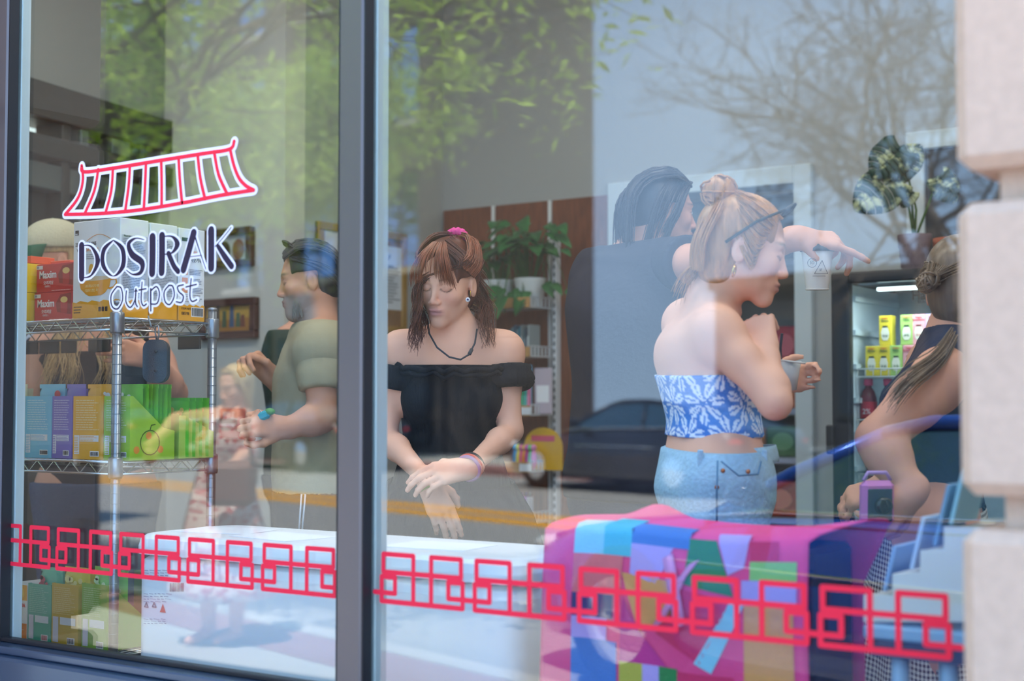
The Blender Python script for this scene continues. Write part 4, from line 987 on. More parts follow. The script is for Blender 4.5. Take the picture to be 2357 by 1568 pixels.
# stepped card stand on a small table, close to the glass at the right
TY = 2.20
ta, tb = Y(1985, 1440, TY).x, Y(2260, 1440, TY).x; tz = Y(2100, 1448, TY).z
tb_ = empty('side_table', ((ta+tb)/2, TY+.14, 0), label='pale blue side table carrying the stepped card stand', cat='table')
M_tab = mat('pale_blue_laminate', rgb(150, 186, 210), .4)
MB().box((ta, TY, tz-.022), (tb, TY+.3, tz), bev=.004).build('top', M_tab, tb_, world=True)
MB().box((ta+.01, TY+.01, tz-.05), (tb-.01, TY+.28, tz-.024)).build('apron', mat('dark_apron', rgb(50, 62, 78), .5), tb_, world=True)
for x in (ta+.05, tb-.06):
    for y in (TY+.03, TY+.26): MB().tube([(x, y, 0), (x, y, tz-.03)], .014, 10).build('leg', M_tab, tb_, world=True)
st = empty('card_stand', ((ta+tb)/2, TY+.08, tz), label='stepped ivory card stand beside the sandstone pier', cat='display stand')
M_iv = mat('ivory_board', rgb(226, 222, 206), .55)
prof = [(1992, 1440), (1992, 1378), (2058, 1378), (2058, 1330), (2122, 1326), (2122, 1276), (2176, 1272), (2176, 1222), (2214, 1222), (2262, 1222), (2262, 1440)]
pl = [(Y(u, v, TY+.03).x, Y(u, v, TY+.03).z) for u, v in prof]
zmin = min(z for x, z in pl); pl = [(x, z-zmin+tz+.0005) for x, z in pl]
DF = frame((0, TY+.03, 0), (1, 0, 0), (0, -1, 0))
for yy in (0.0, -.19): MB().prism(pl, .008, frame((0, TY+.03-yy, 0), (1, 0, 0), (0, -1, 0))).build('step_panel', M_iv, st, world=True)
for k in range(1, 8, 2):
    (xa, za), (xb, zb_) = pl[k], pl[k+1]; zz = max(za, zb_)-.012
    MB().box((xa, TY+.03, zz), (max(xb, xa+.02), TY+.215, zz+.006)).build('step_tread', M_iv, st, world=True)
for i, (u, v, h, c, lab) in enumerate(((2040, 1372, .075, (150, 180, 214), 'pale blue card on the lowest step of the card stand'), (2092, 1322, .085, (190, 208, 232), 'white greeting card on the second step of the card stand'), (2150, 1270, .10, (120, 156, 190), 'slate blue card on the third step of the card stand'), (2200, 1218, .09, (150, 196, 214), 'aqua card on the top step of the card stand'))):
    c0 = Y(u, v, TY+.1); k = [2, 4, 6, 8][i]; zz = pl[k][1]+.001
    Mx = Matrix.Translation((pl[k][0]-.030, TY+.06, zz)) @ Matrix.Rotation(R(14), 4, 'Y')
    o = MB().box((0, 0, 0), (.006, .13, h), Mx).build('greeting_card', pm(c)); tag(o, lab, 'card', 'cards on the stepped stand')

# pictures, alarm, notice board
def picture(u0, v0, u1, v1, fr, inner, lab, m_in):
    a, b = Y(u0, v1, YA-.03), Y(u1, v0, YA-.03); w_, h_ = b.x-a.x, b.z-a.z
    root = empty('framed_picture', (a.x+w_/2, YA, a.z), label=lab, cat='picture')
    for (x0, z0, x1, z1) in ((0, 0, w_, fr), (0, h_-fr, w_, h_), (0, fr, fr, h_-fr), (w_-fr, fr, w_, h_-fr)):
        MB().box((a.x+x0, YA-.035, a.z+z0), (a.x+x1, YA-.001, a.z+z1), bev=.004).build('frame_rail', M_frame, root, world=True)
    MB().box((a.x+fr, YA-.012, a.z+fr), (b.x-fr, YA-.006, b.z-fr)).build('print', m_in, root, world=True)
    return root, a, b
M_frame = mat('mahogany_frame', rgb(84, 44, 34), .4, bump=.05, scale=30)
r_, a, b = picture(462, 520, 577, 620, .03, None, 'dark framed portrait print, upper picture on the left wall', pm((206, 208, 206)))
M_face = pm((150, 96, 72)); w_, h_ = b.x-a.x, b.z-a.z
for q, (fx_, fz_) in enumerate(((.42, .42), (.70, .45))):
    MB().prism([(a.x+w_*fx_+.035*math.cos(k*.5), a.z+h_*fz_+.045*math.sin(k*.5)) for k in range(13)], .001, frame((0, YA-.0125, 0), (1, 0, 0), (0, -1, 0))).build('portrait_shape', M_face if q else pm((60, 40, 36)), r_, world=True)
MB().prism([(a.x+w_*.3, a.z+.034), (a.x+w_*.42, a.z+.034), (a.x+w_*.42, a.z+.045), (a.x+w_*.3, a.z+.045)], .001, frame((0, YA-.0128, 0), (1, 0, 0), (0, -1, 0))).build('brass_plate', pm((200, 150, 40)), r_, world=True)
r_, a, b = picture(455, 683, 587, 783, .032, None, 'wide framed golden painting, lower picture on the left wall', pm((206, 160, 60)))
w_, h_ = b.x-a.x, b.z-a.z; F2 = frame((0, YA-.0125, 0), (1, 0, 0), (0, -1, 0))
MB().prism([(a.x+.034, a.z+.034), (b.x-.034, a.z+.034), (b.x-.034, a.z+.09), (a.x+.034, a.z+.075)], .0006, F2).build('painted_ground', pm((180, 120, 40)), r_, world=True)
for q, (fx_, hh_, c) in enumerate(((.30, .09, (70, 60, 50)), (.42, .07, (60, 90, 60)), (.55, .10, (50, 90, 130)), (.66, .06, (70, 100, 70)), (.74, .05, (120, 60, 40)), (.22, .06, (90, 70, 50)))):
    MB().prism([(a.x+w_*fx_-.015, a.z+.05), (a.x+w_*fx_+.015, a.z+.05), (a.x+w_*fx_+.010, a.z+.05+hh_), (a.x+w_*fx_-.010, a.z+.05+hh_)], .0009+.00005*q, F2).build('painted_figure', pm(c), r_, world=True)
a, b = Y(505, 1010, YA-.04), Y(553, 940, YA-.04)
fa = empty('fire_alarm', ((a.x+b.x)/2, YA, a.z), label='red fire alarm pull station on the left wall', cat='fire alarm')
M_fred = mat('alarm_red', rgb(176, 30, 38), .4)
MB().box((a.x, YA-.045, a.z), (b.x, YA-.001, b.z), bev=.006).build('box', M_fred, fa, world=True)
FA = frame((0, YA-.0462, 0), (1, 0, 0), (0, -1, 0))
lettering('lettering', 'FIRE', .036, frame(((a.x+b.x)/2, YA-.0465, b.z-.042), (1, 0, 0), (0, -1, 0)), pm((240, 225, 225)), fa, align='CENTER', bold=.001)
MB().prism([(a.x+.012, a.z+.035), (b.x-.012, a.z+.035), (b.x-.012, a.z+.085), (a.x+.012, a.z+.085)], .0012, FA).build('handle_plate', pm((60, 80, 76)), fa, world=True)
MB().box((a.x+.02, YA-.058, a.z+.05), (b.x-.02, YA-.045, a.z+.062), bev=.003).build('pull_handle', pm((230, 230, 230)), fa, world=True)
# cork board on the recess wall
bt, bbm = X(938, 540, XC0+.02), X(938, 772, XC0+.02); y0 = X(733, 600, XC0+.02).y
cb = empty('notice_board', (XC0, (y0+bt.y)/2, bbm.z), label='oak framed cork notice board half hidden by the mullion', cat='notice board')
M_cork = mat('cork', rgb(150, 110, 70), .9, bump=.5, scale=160, var=.2); M_oakf = mat('golden_oak', rgb(168, 128, 62), .45, bump=.05, scale=20)
MB().box((XC0+.001, y0, bbm.z), (XC0+.012, bt.y, bt.z)).build('cork_sheet', M_cork, cb, world=True)
fr = .035
for A, B in (((y0, bbm.z), (bt.y, bbm.z+fr)), ((y0, bt.z-fr), (bt.y, bt.z)), ((y0, bbm.z+fr), (y0+fr, bt.z-fr)), ((bt.y-fr, bbm.z+fr), (bt.y, bt.z-fr))):
    MB().box((XC0+.001, A[0], A[1]), (XC0+.022, B[0], B[1]), bev=.003).build('frame_rail', M_oakf, cb, world=True)
pa, pb = X(868, 710, XC0+.015), X(930, 572, XC0+.015)
no = empty('notice', (XC0+.013, pa.y, pa.z), label='white printed permit sheet pinned to the cork board', cat='notice')
MB().box((XC0+.0125, pa.y-.05, pa.z), (XC0+.0135, pb.y, pb.z)).build('sheet', pm((222, 226, 230)), no, world=True)
NF = lambda y, z: frame((XC0+.0142, y, z), (0, 1, 0), (1, 0, 0))
lettering('lettering', 'CITY OF', .034, NF(pa.y-.03, pb.z-.06), pm((60, 70, 80)), no); lettering('lettering', 'Certificate', .034, NF(pa.y-.03, pb.z-.10), pm((60, 70, 80)), no)
mb = MB(); rnd = random.Random(2)
for k in range(12):
    zz = pa.z+.03+k*.014; mb.prism([(pa.y-.03, zz), (pb.y-.02-rnd.uniform(0, .06), zz), (pb.y-.02-rnd.uniform(0, .06), zz+.005), (pa.y-.03, zz+.005)], .0004, NF(0, 0))
mb.build('small_print', pm((110, 116, 124)), no, world=True)
for k, (u, v, c) in enumerate(((748, 560, (226, 226, 226)), (752, 640, (220, 220, 214)))):
    p = X(u, v, XC0+.015); o = MB().box((XC0+.0125, p.y, p.z-.1), (XC0+.0135, p.y+.13, p.z+.08)).build('notice', pm(c)); tag(o, ['small white note pinned top left on the cork board', 'white note pinned under the top left one on the cork board'][k], 'notice')
# walnut boards on the back wall
bz = Y(1200, 468, YB-.02).z
wb = empty('wall_panelling', ((Y(1200, 900, YB).x), YB, 0), label='walnut boards with white gaps on the back wall', cat='panelling', kind='structure')
for u0, u1 in ((1020, 1131), (1140, 1261), (1271, 1404)):
    MB().box((Y(u0, 700, YB-.02).x, YB-.022, .05), (Y(u1, 700, YB-.02).x, YB-.001, bz), bev=.003).build('board', M_wood, wb, world=True)
for u in (1135.5, 1266):
    xx = Y(u, 700, YB-.02).x; MB().box((xx-.008, YB-.024, .05), (xx+.008, YB-.001, bz)).build('joint_strip', M_white, wb, world=True)
# white slotted wall shelf
sx0, sx1 = Y(1085, 700, YB-.03).x, Y(1284, 700, YB-.03).x
ws = empty('wall_shelf', ((sx0+sx1)/2, YB-.1, 0), label='white slotted wall shelf unit with oak fronted bins', cat='shelf')
for x in (sx0, sx1):
    stn = MB().box((x-.011, YB-.060, .1), (x+.011, YB-.023, 2.0), bev=.002).build('standard', M_wire, ws, world=True)
    mb = MB(); z = .12
    while z < 1.98: mb.box((x-.004, YB-.0612, z), (x+.004, YB-.0595, z+.018)); z += .034
    mb.build('slots', pm((70, 76, 80)), stn, world=True)
SF = YB-.23
SZ = [Y(1200, v, SF).z for v in (708, 822, 957, 1087, 1205)]
for i, z in enumerate(SZ):
    MB().box((sx0+.012, SF, z), (sx1-.012, YB-.062, z+.006)).build('tray', M_wire, ws, world=True)
    f = MB().box((sx0+.012, SF-.010, z-.002), (sx1-.012, SF, z+.044), bev=.002).build('front_strip', M_oak, ws, world=True)
    for x in (sx0+.012, sx1-.014):
        e = MB()
        for k in range(6): e.box((x, SF+.004+k*.028, z+.004), (x+.003, SF+.012+k*.028, z+.048))
        e.box((x, SF, z+.044), (x+.003, YB-.062, z+.050)); e.box((x, SF, z), (x+.003, YB-.062, z+.006)); e.build('end_grille', M_wire, ws, world=True)
    if i in (2, 3, 4):
        c = Y(1212, 700, SF).x; MB().box((c-.03, SF-.012, z+.004), (c+.03, SF-.0102, z+.036)).build('price_card', pm((236, 238, 242)), ws, world=True)
# things on the wall shelf
rnd = random.Random(12)
def small(name, label, cat, x, z, w_, h_, d_, c, group, y=None, top=None):
    root = empty(name, (x+w_/2, (y or SF+.02), z), label=label, cat=cat, group=group)
    MB().box((-w_/2, 0, 0), (w_/2, d_, h_), bev=.003).build('body', pm(c), root)
    MB().box((-w_*.36, -.0008, h_*.25), (w_*.36, -.0002, h_*.62)).build('label_print', pm(tuple(min(255, q+70) for q in c)), root)
    if top: MB().tube([(0, d_/2, h_), (0, d_/2, h_+top)], w_*.3, 8).build('cap', pm(tuple(int(q*.6) for q in c)), root)
    return root
xA = Y(1165, 700, SF).x; xB = sx1-.03
W = xB-xA
for i in range(9):
    c = [(70, 110, 120), (96, 130, 140), (60, 90, 110), (110, 140, 150), (54, 120, 140), (130, 140, 140), (84, 110, 120), (60, 70, 84), (150, 160, 160)][i]
    small('notebook', 'slim %s notebook filed in the second shelf bin' % ['teal', 'grey teal', 'navy', 'pale grey', 'turquoise', 'light grey', 'slate', 'charcoal', 'silver'][i], 'notebook', xA+i*W/9, SZ[1]+.007, W/9-.004, .115+.01*(i % 3), .09, c, 'notebooks in the second shelf bin')
penc = [(240, 210, 50), (200, 90, 160), (130, 110, 200), (220, 180, 220), (90, 190, 120), (40, 160, 120), (60, 180, 170), (230, 120, 160)]
for i in range(8):
    small('marker_pen', '%s marker standing in the third shelf bin' % ['yellow', 'magenta', 'violet', 'pale pink', 'mint green', 'emerald', 'aqua', 'rose'][i], 'pen', xA+i*W/8, SZ[2]+.007, W/8-.006, .13, .02, penc[i], 'markers in the third shelf bin', top=.03)
small('sticker_pack', 'sky blue sticker pack behind the markers on the third shelf', 'pack', xA+.0, SZ[2]+.007, .085, .215, .01, (120, 190, 220), 'sticker packs', SF+.07)
small('sticker_pack', 'pastel pink and white sticker pack on the third shelf', 'pack', xA+.1, SZ[2]+.007, .09, .20, .01, (206, 190, 200), 'sticker packs', SF+.07)
# yellow toy display with a rounded top, and small toys
yd = empty('toy_display', (xA+.1, SF+.1, SZ[3]), label='yellow round topped toy display card on the fourth shelf', cat='display')
MB().prism([(.1*math.cos(R(a)), .10+.085*math.sin(R(a))) for a in range(0, 181, 15)]+[(-.1, 0), (.1, 0)], .006, frame((xA+.13, SF+.10, SZ[3]+.007), (1, 0, 0), (0, -1, 0))).build('card', pm((240, 186, 40)), yd, world=True)
MB().prism([(-.06, .125), (.06, .125), (.06, .15), (-.06, .15)], .001, frame((xA+.13, SF+.0935, SZ[3]+.007), (1, 0, 0), (0, -1, 0))).build('title_print', pm((230, 90, 110)), yd, world=True)
for i in range(7):
    c = [(60, 150, 210), (240, 220, 60), (230, 80, 120), (240, 150, 50), (200, 60, 150), (90, 190, 100), (240, 120, 170)][i]
    t = empty('toy_figure', (xA+.012+i*W/7, SF+.035, SZ[3]+.007), label='tiny %s toy in the fourth shelf bin' % ['blue', 'yellow', 'red', 'orange', 'purple', 'green', 'pink'][i], cat='toy', group='tiny toys on the fourth shelf')
    MB().ball((.014, 0, .045), (.015, .012, .045), 10).build('body', pm(c), t); MB().ball((.014, 0, .098), .014, 10).build('head', pm(tuple(min(255, q+40) for q in c)), t)
for i in range(6):
    c = [(70, 180, 200), (220, 130, 180), (236, 150, 190), (226, 140, 180), (180, 120, 200), (200, 200, 210)][i]
    small('gift_pack', '%s hanging gift pack on the lowest visible shelf' % ['turquoise', 'orchid', 'pink', 'rose pink', 'lilac', 'pearl grey'][i], 'pack', xA+i*W/6, SZ[4]+.007, W/6-.006, .105, .04, c, 'gift packs on the lowest visible shelf', top=.02)
# plants
M_pl = mat('pothos_leaf', rgb(58, 112, 58), .35, var=.35, scale=14, spec=.5); M_stem = mat('green_stem', rgb(80, 120, 60), .5)
def leaf_mesh(mb, base, d, n, L, Wd, fold=.25, droop=.5, holes=False, tipnarrow=1.0):
    """Heart-shaped leaf from base along d with normal n, drooping."""
    d = d.normalized(); s = d.cross(n).normalized(); n = s.cross(d); rows = []
    for i in range(9):
        t = i/8; wd = Wd*(math.sin(math.pi*min(1, t**.62*1.0))**.8 if t < 1 else 0)*(1-.25*t*tipnarrow); c = base+d*(L*t)-V((0, 0, 1))*(droop*L*t*t*.5)
        rows.append([c+s*(wd*q)+n*(abs(q)*wd*fold) for q in (-1, -.5, 0, .5, 1)])
    mb.grid(rows, thick=.0012)
def plant(name, label, c, nleaf, spread, up, L, seed, trail=0):
    rnd = random.Random(seed); root = empty(name, c, label=label, cat='plant')
    r0 = .072
    MB().lathe([(.048, 0), (.054, .004), (.070, .115), (.072, .125), (.066, .125), (.062, .105)], n=28).build('pot', M_pot, root)
    MB().lathe([(.001, .104), (.062, .106)], n=20, cap=False).build('soil', M_soil, root)
    for k in range(nleaf):
        a = rnd.uniform(0, 2*math.pi); e = rnd.uniform(.2, 1)
        if math.sin(a) > .25: a = -a
        p0 = V((.03*math.cos(a), .03*math.sin(a), .105)); hang = k < trail
        p1 = p0+V((math.cos(a)*spread*e*.6, math.sin(a)*spread*e*.5, up*rnd.uniform(.4, 1.0)))
        p2 = p0+V((math.cos(a)*spread*e*1.15, math.sin(a)*spread*e*.9, (up*rnd.uniform(.5, 1.05)) if not hang else -rnd.uniform(0, .07)))
        mb = MB(); mb.tube([p0, p1, p2], [.0028, .0022, .0016], 5); st = mb.build('stem', M_stem, root)
        d = V((math.cos(a), math.sin(a), -.3 if not hang else -1.2)); lm = MB(); l = L*rnd.uniform(.7, 1.2)
        leaf_mesh(lm, p2, d+V((rnd.gauss(0, .3), rnd.gauss(0, .3), 0)), V((rnd.gauss(0, .3), -.5, 1)), l, l*.36)
        lm.build('leaf', M_pl, root)
    return root
c1 = Y(1148, 683, SF+.08); c2 = Y(1220, 678, SF+.08)
plant('potted_pothos', 'pothos in a white pot nearest the woman in black', V((c1.x, c1.y, SZ[0]+.007)), 30, .13, .2, .085, 4, 5)
plant('potted_pothos', 'bushier pothos in a white pot at the right of the top shelf', V((c2.x, c2.y, SZ[0]+.007)), 46, .16, .26, .09, 9, 12)
# storeroom shelf seen through the doorway
M_met = mat('grey_shelf_metal', rgb(170, 178, 182), .4, metal=.3)
s0, s1 = Y(1440, 900, 6.2).x, Y(1872, 900, 6.2).x
ss = empty('storeroom_shelf', ((s0+s1)/2, 6.4, 0), label='grey storeroom shelving seen through the doorway', cat='shelf')
for x in (s0, s1):
    for y in (6.15, 6.6): MB().box((x-.02, y-.02, 0), (x+.02, y+.02, 2.3)).build('upright', M_met, ss, world=True)
vz = [Y(1780, v, 6.15).z for v in (600, 838, 940, 1052, 1190)]
for z in vz:
    MB().box((s0, 6.13, z-.03), (s1, 6.62, z), bev=.003).build('shelf_board', M_met, ss, world=True)
    MB().box((s0+.5, 6.124, z-.028), (s1-.02, 6.129, z-.004)).build('price_rail', pm((190, 196, 220)), ss, world=True)
pk = [(1, [(200, 60, 80), (214, 84, 110), (196, 60, 60), (224, 110, 130), (190, 50, 90), (206, 70, 80)], .15, 'red snack packet', 'packet'), (2, [(96, 130, 60), (226, 120, 50), (236, 140, 60), (90, 120, 50), (220, 110, 40)], .13, 'noodle carton', 'carton'),
      (3, [(60, 110, 70), (230, 130, 40), (226, 96, 40), (236, 150, 60), (70, 120, 60)], .13, 'noodle box', 'box'), (4, [(120, 80, 150), (220, 200, 60), (70, 110, 150), (200, 90, 60)], .16, 'snack bag', 'bag'), (0, [(90, 80, 120), (150, 70, 70), (190, 120, 60), (80, 90, 110)], .16, 'stock box', 'box')]
cn = {0: 'upper', 1: 'upper middle', 2: 'middle', 3: 'lower middle', 4: 'lowest'}
for si, cs, h_, nm, cat in pk:
    n = len(cs); wd = (s1-s0-.1)/n
    for i, c in enumerate(cs):
        root = empty(nm.replace(' ', '_'), (s0+.05+i*wd, 6.17, vz[si]+.001), label='%s, %s from the left on the %s storeroom shelf' % (nm, ORD[i], cn[si]), cat=cat, group=nm+'s on the %s storeroom shelf' % cn[si])
        hh = h_*(1+.08*((i*7) % 3)); MB().box((.004, 0, 0), (wd-.006, .25, hh), bev=.008).build('body', mat('goods_%d_%d_%d' % c, rgb(*c), .5, var=.2, scale=18), root)
        MB().prism([(wd*.5+wd*.3*math.cos(k*.5), hh*.5+hh*.3*math.sin(k*.5)) for k in range(13)], .001, frame((0, -.0003, 0), (1, 0, 0), (0, -1, 0))).build('front_print', pm(tuple(min(255, q+60) for q in c)), root)
# roller shutter case over the doorway inside
o = MB().box((DX0+.03, YB+.14, DZ-.14), (DX1-.03, YB+.34, DZ-.03), bev=.01).build('shutter_case', pm((120, 128, 134))); tag(o, 'grey roller shutter case at the top of the doorway', 'shutter', kind='structure')
# fridge
FY = 4.75
fx0 = Y(1914, 900, FY).x; fx1 = fx0+.74; fz = Y(1930, 626, FY).z
fr_ = empty('display_fridge', ((fx0+fx1)/2, (FY+YB)/2, 0), label='tall black glass door drinks fridge against the back wall', cat='fridge')
M_fb = mat('black_fridge', rgb(30, 33, 40), .35, spec=.5); M_lin = mat('fridge_liner', rgb(200, 214, 224), .4)
d1 = YB-.02
for A, B, nm, m in (((fx0, FY+.05, .06), (fx0+.03, d1, fz), 'side_panel', M_fb), ((fx1-.03, FY+.05, .06), (fx1, d1, fz), 'side_panel', M_fb), ((fx0+.03, d1-.03, .06), (fx1-.03, d1, fz), 'back_panel', M_lin), ((fx0+.03, FY+.05, fz-.035), (fx1-.03, d1-.03, fz), 'top_panel', M_fb), ((fx0+.03, FY+.05, .06), (fx1-.03, d1-.03, .2), 'base_panel', M_fb),
                    ((fx0+.031, FY+.06, .2), (fx0+.04, d1-.03, fz-.04), 'liner', M_lin), ((fx1-.04, FY+.06, .2), (fx1-.031, d1-.03, fz-.04), 'liner', M_lin)):
    MB().box(A, B, bev=.006 if m is M_fb else 0).build(nm, m, fr_, world=True)
dr = MB().box((fx0+.065, FY+.012, .24), (fx1-.065, FY+.018, fz-.042)).build('door_glass', M_pane, fr_, world=True)
for A, B in (((fx0, FY, .1), (fx0+.065, FY+.045, fz-.002)), ((fx1-.065, FY, .1), (fx1, FY+.045, fz-.002)), ((fx0+.065, FY, fz-.042), (fx1-.065, FY+.045, fz-.002)), ((fx0+.065, FY, .1), (fx1-.065, FY+.045, .24))):
    MB().box(A, B, bev=.006).build('door_frame', M_fb, fr_, world=True)
hz0, hz1 = Y(1918, 1045, FY).z, Y(1918, 978, FY).z
MB().box((fx0-.012, FY-.03, hz0), (fx0+.014, FY+.0, hz1), bev=.005).build('door_handle', M_plas, fr_, world=True)
for z in (.25, fz-.12): pass
lz = Y(2060, 662, FY+.06).z
M_led = mat('fridge_led', (.75, .93, 1), .4, emit=1.6)
MB().box((fx0+.14, FY+.07, lz-.008), (fx1-.14, FY+.09, lz+.004), bev=.003).build('led_strip', M_led, fr_, world=True)
ll = bpy.data.lights.new('fridge_light', 'AREA'); ll.shape = 'RECTANGLE'; ll.size = .46; ll.size_y = .03; ll.energy = .75; ll.color = (.85, .95, 1)
lo = bpy.data.objects.new('fridge_light', ll); COL.objects.link(lo); lo.location = ((fx0+fx1)/2, FY+.09, lz-.012); lo.parent = None
lo.parent = fr_; lo.location = (0, FY+.09-(FY+YB)/2, lz-.012)
lettering('lettering', 'Hamilton', .042, frame((Y(2098, 690, FY+.01).x, FY+.0105, Y(2098, 690, FY+.01).z), (1, 0, 0), (0, -1, 0)), pm((26, 34, 44)), fr_, bold=.0008)
lettering('lettering', 'BEACH', .014, frame((Y(2112, 698, FY+.01).x, FY+.0105, Y(2112, 698, FY+.01).z), (1, 0, 0), (0, -1, 0)), pm((26, 34, 44)), fr_)
FS = [Y(2000, v, FY+.14).z for v in (868, 985, 1110, 1275)]
for z in FS:
    mb = MB(); x = fx0+.05
    mb.tube([(fx0+.045, FY+.12, z), (fx1-.045, FY+.12, z)], .003, 6); mb.tube([(fx0+.045, FY+.12, z+.028), (fx1-.045, FY+.12, z+.028)], .003, 6)
    while x < fx1-.045: mb.tube([(x, FY+.12, z), (x, FY+.12, z+.028)], .0018, 5); mb.tube([(x, FY+.12, z), (x, d1-.04, z)], .0018, 5); x += .028
    mb.build('wire_shelf', M_wire, fr_, world=True)
for k in range(8):
    zz = FS[3]+.05+k*.12; MB().box((fx0+.04, FY+.10, zz), (fx0+.052, d1-.05, zz+.018)).build('shelf_support', M_lin, fr_, world=True)
def milk(u, z, nm, c, ct, jar, row):
    x = Y(u, 800, FY+.15).x; w_, d_, h_ = .045, .045, .105
    g = carton('milk_carton', '%s flavoured milk carton, %s in the fridge' % (nm, row), 'milk carton', x, FY+.14+(.0 if row.startswith('lower') else .004), z, w_, d_, h_, c, 'flavoured milk cartons')
    txt(g, nm, w_/2, h_*.80, .0115, ct, align='CENTER', wide=.82); txt(g, 'binggrae', w_/2, h_*.90, .007, (220, 60, 60), align='CENTER')
    jp = [(-.008, .008), (-.013, .016), (-.015, .032), (-.011, .044), (-.007, .048), (.007, .048), (.011, .044), (.015, .032), (.013, .016), (.008, .008)]
    pan(g, 0, 0, 0, 0, jar, 'f', 'jar_print', e=.0007, poly=[(w_/2+a_, h_*.08+b_*1.15) for a_, b_ in jp]); pan(g, w_/2-.009, h_*.60, w_/2+.009, h_*.66, tuple(int(q*.5) for q in ct), 'f', 'lid_print', e=.0009)
    txt(g, '우유', w_/2, h_*.28, .011, ct, align='CENTER', e=.0013)
    return g
YE, ME, PK, PU = (238, 214, 60), (176, 214, 120), (236, 170, 180), (190, 170, 220)
z1 = FS[0]+.004
for u, nm, c, ct, r_ in ((1994, 'Banana', YE, (60, 90, 70), 'lower row at the left end'), (2022, 'Banana', YE, (60, 90, 70), 'lower row second from the left'), (2050, 'Melon', ME, (60, 120, 70), 'lower row third from the left'), (2080, 'Strawberry', PK, (190, 60, 80), 'lower row fourth from the left'), (2110, 'Taro', PU, (90, 70, 140), 'lower row at the right')):
    milk(u, z1, nm, c, ct, (240, 238, 224), r_)
for u, nm, c, ct, r_ in ((2025, 'Banana', YE, (60, 90, 70), 'upper row at the left end'), (2074, 'Melon', ME, (60, 120, 70), 'upper row middle'), (2102, 'Strawberry', PK, (190, 60, 80), 'upper row second from the right'), (2132, 'Taro', PU, (90, 70, 140), 'upper row at the right')):
    milk(u, z1+.1065, nm, c, ct, (240, 238, 224), r_)
for i, (u, c) in enumerate(((2000, (190, 40, 60)), (2045, (70, 60, 130)), (2090, (60, 120, 90)))):
    p = Y(u, 975, FY+.18); bo = empty('drink_bottle', (p.x, FY+.18, FS[1]+.004), label=['red labelled bottle with a pink cap on the second fridge shelf', 'purple labelled bottle beside the red one in the fridge', 'green labelled bottle deep on the second fridge shelf'][i], cat='bottle', group='bottles on the second fridge shelf')
    MB().lathe([(.026, 0), (.030, .006), (.030, .10), (.022, .125), (.012, .14), (.012, .148)], n=18).build('body', mat('bottle_plastic_%d' % i, rgb(*[int(q*.6) for q in c]), .15), bo)
    MB().lathe([(.0306, .03), (.0306, .088)], n=18, cap=False).build('label', pm(c), bo); MB().lathe([(.015, .145), (.016, .148), (.016, .168), (.013, .17)], n=16).build('cap', pm((226, 90, 130)), bo)
    txt_M = frame((-.012, -.0312, .045), (1, 0, 0), (0, -1, 0)); lettering('lettering', '2%', .026, txt_M, pm((245, 230, 235)), bo, world=False)
for i in range(5):
    u = 1990+i*34; p = Y(u, 1270, FY+.15); c = [(120, 190, 220), (236, 240, 244), (110, 180, 214), (96, 150, 70), (206, 214, 220)][i]
    g = carton('drink_carton', '%s drink carton on the bottom fridge shelf' % ['sky blue', 'white', 'pale blue', 'leaf green', 'silver'][i], 'drink carton', p.x, FY+.15, FS[3]+.004, .05, .05, .14, c, 'drink cartons on the bottom fridge shelf')
    for q in range(4): pan(g, 0, 0, 0, 0, (60, 110, 180) if i != 3 else (220, 220, 120), 'f', 'wave_print', poly=[(.025+.018*math.cos(k*.8+q), .03+.025*q+.007*math.sin(k*.8)) for k in range(8)])
    c3 = [(170, 40, 40), (40, 40, 44), (60, 80, 60), (150, 30, 40), (70, 60, 50)][i]
    ca = empty('drink_can', (p.x+.02, FY+.2, FS[2]+.004), label='%s can on the third fridge shelf' % ['red', 'black', 'dark green', 'crimson', 'brown'][i], cat='can', group='cans on the third fridge shelf')
    MB().lathe([(.024, 0), (.030, .006), (.030, .105), (.025, .115)], n=16).build('body', pm(c3, .3), ca); MB().lathe([(.0255, .114), (.0255, .117), (.001, .116)], n=16).build('lid', M_post, ca)
# monstera and terracotta pot on the fridge
mp = Y(2106, 618, FY+.2); ms = empty('potted_monstera', (mp.x, FY+.2, fz), label='variegated monstera in a mauve embossed pot on the fridge', cat='plant')
M_mp = mat('mauve_pot', rgb(132, 112, 118), .6, bump=.15, scale=40); hp = Y(2106, 541, FY+.2).z-fz
MB().lathe([(.038, 0), (.044, .003), (.060, hp-.003), (.060, hp), (.053, hp), (.050, hp-.02)], n=28).build('pot', M_mp, ms)
mb = MB()
for rrw in range(3):
    for k in range(14):
        a = 2*math.pi*(k+.5*(rrw % 2))/14; z = .02+rrw*.035; rad = .044+(.060-.044)*z/hp+.0008
        mb.tube([(rad*math.cos(a+q*.045)*1.0, rad*math.sin(a+q*.045), z+.034*math.cos(q*.52)) for q in range(-3, 4)], .0014, 4)
mb.build('embossed_scales', M_mp, ms); MB().lathe([(.001, hp-.02), (.051, hp-.018)], n=20, cap=False).build('soil', M_soil, ms)
M_mon = mat('monstera_leaf', rgb(40, 78, 60), .4, var=.55, scale=22, spec=.4)
nd = M_mon.node_tree; rp = [n for n in nd.nodes if n.type == 'VALTORGB'][0]; rp.color_ramp.elements[0].color = (*rgb(34, 66, 54), 1); rp.color_ramp.elements[1].color = (*rgb(190, 196, 150), 1); rp.color_ramp.elements[0].position = .52; rp.color_ramp.elements[1].position = .62
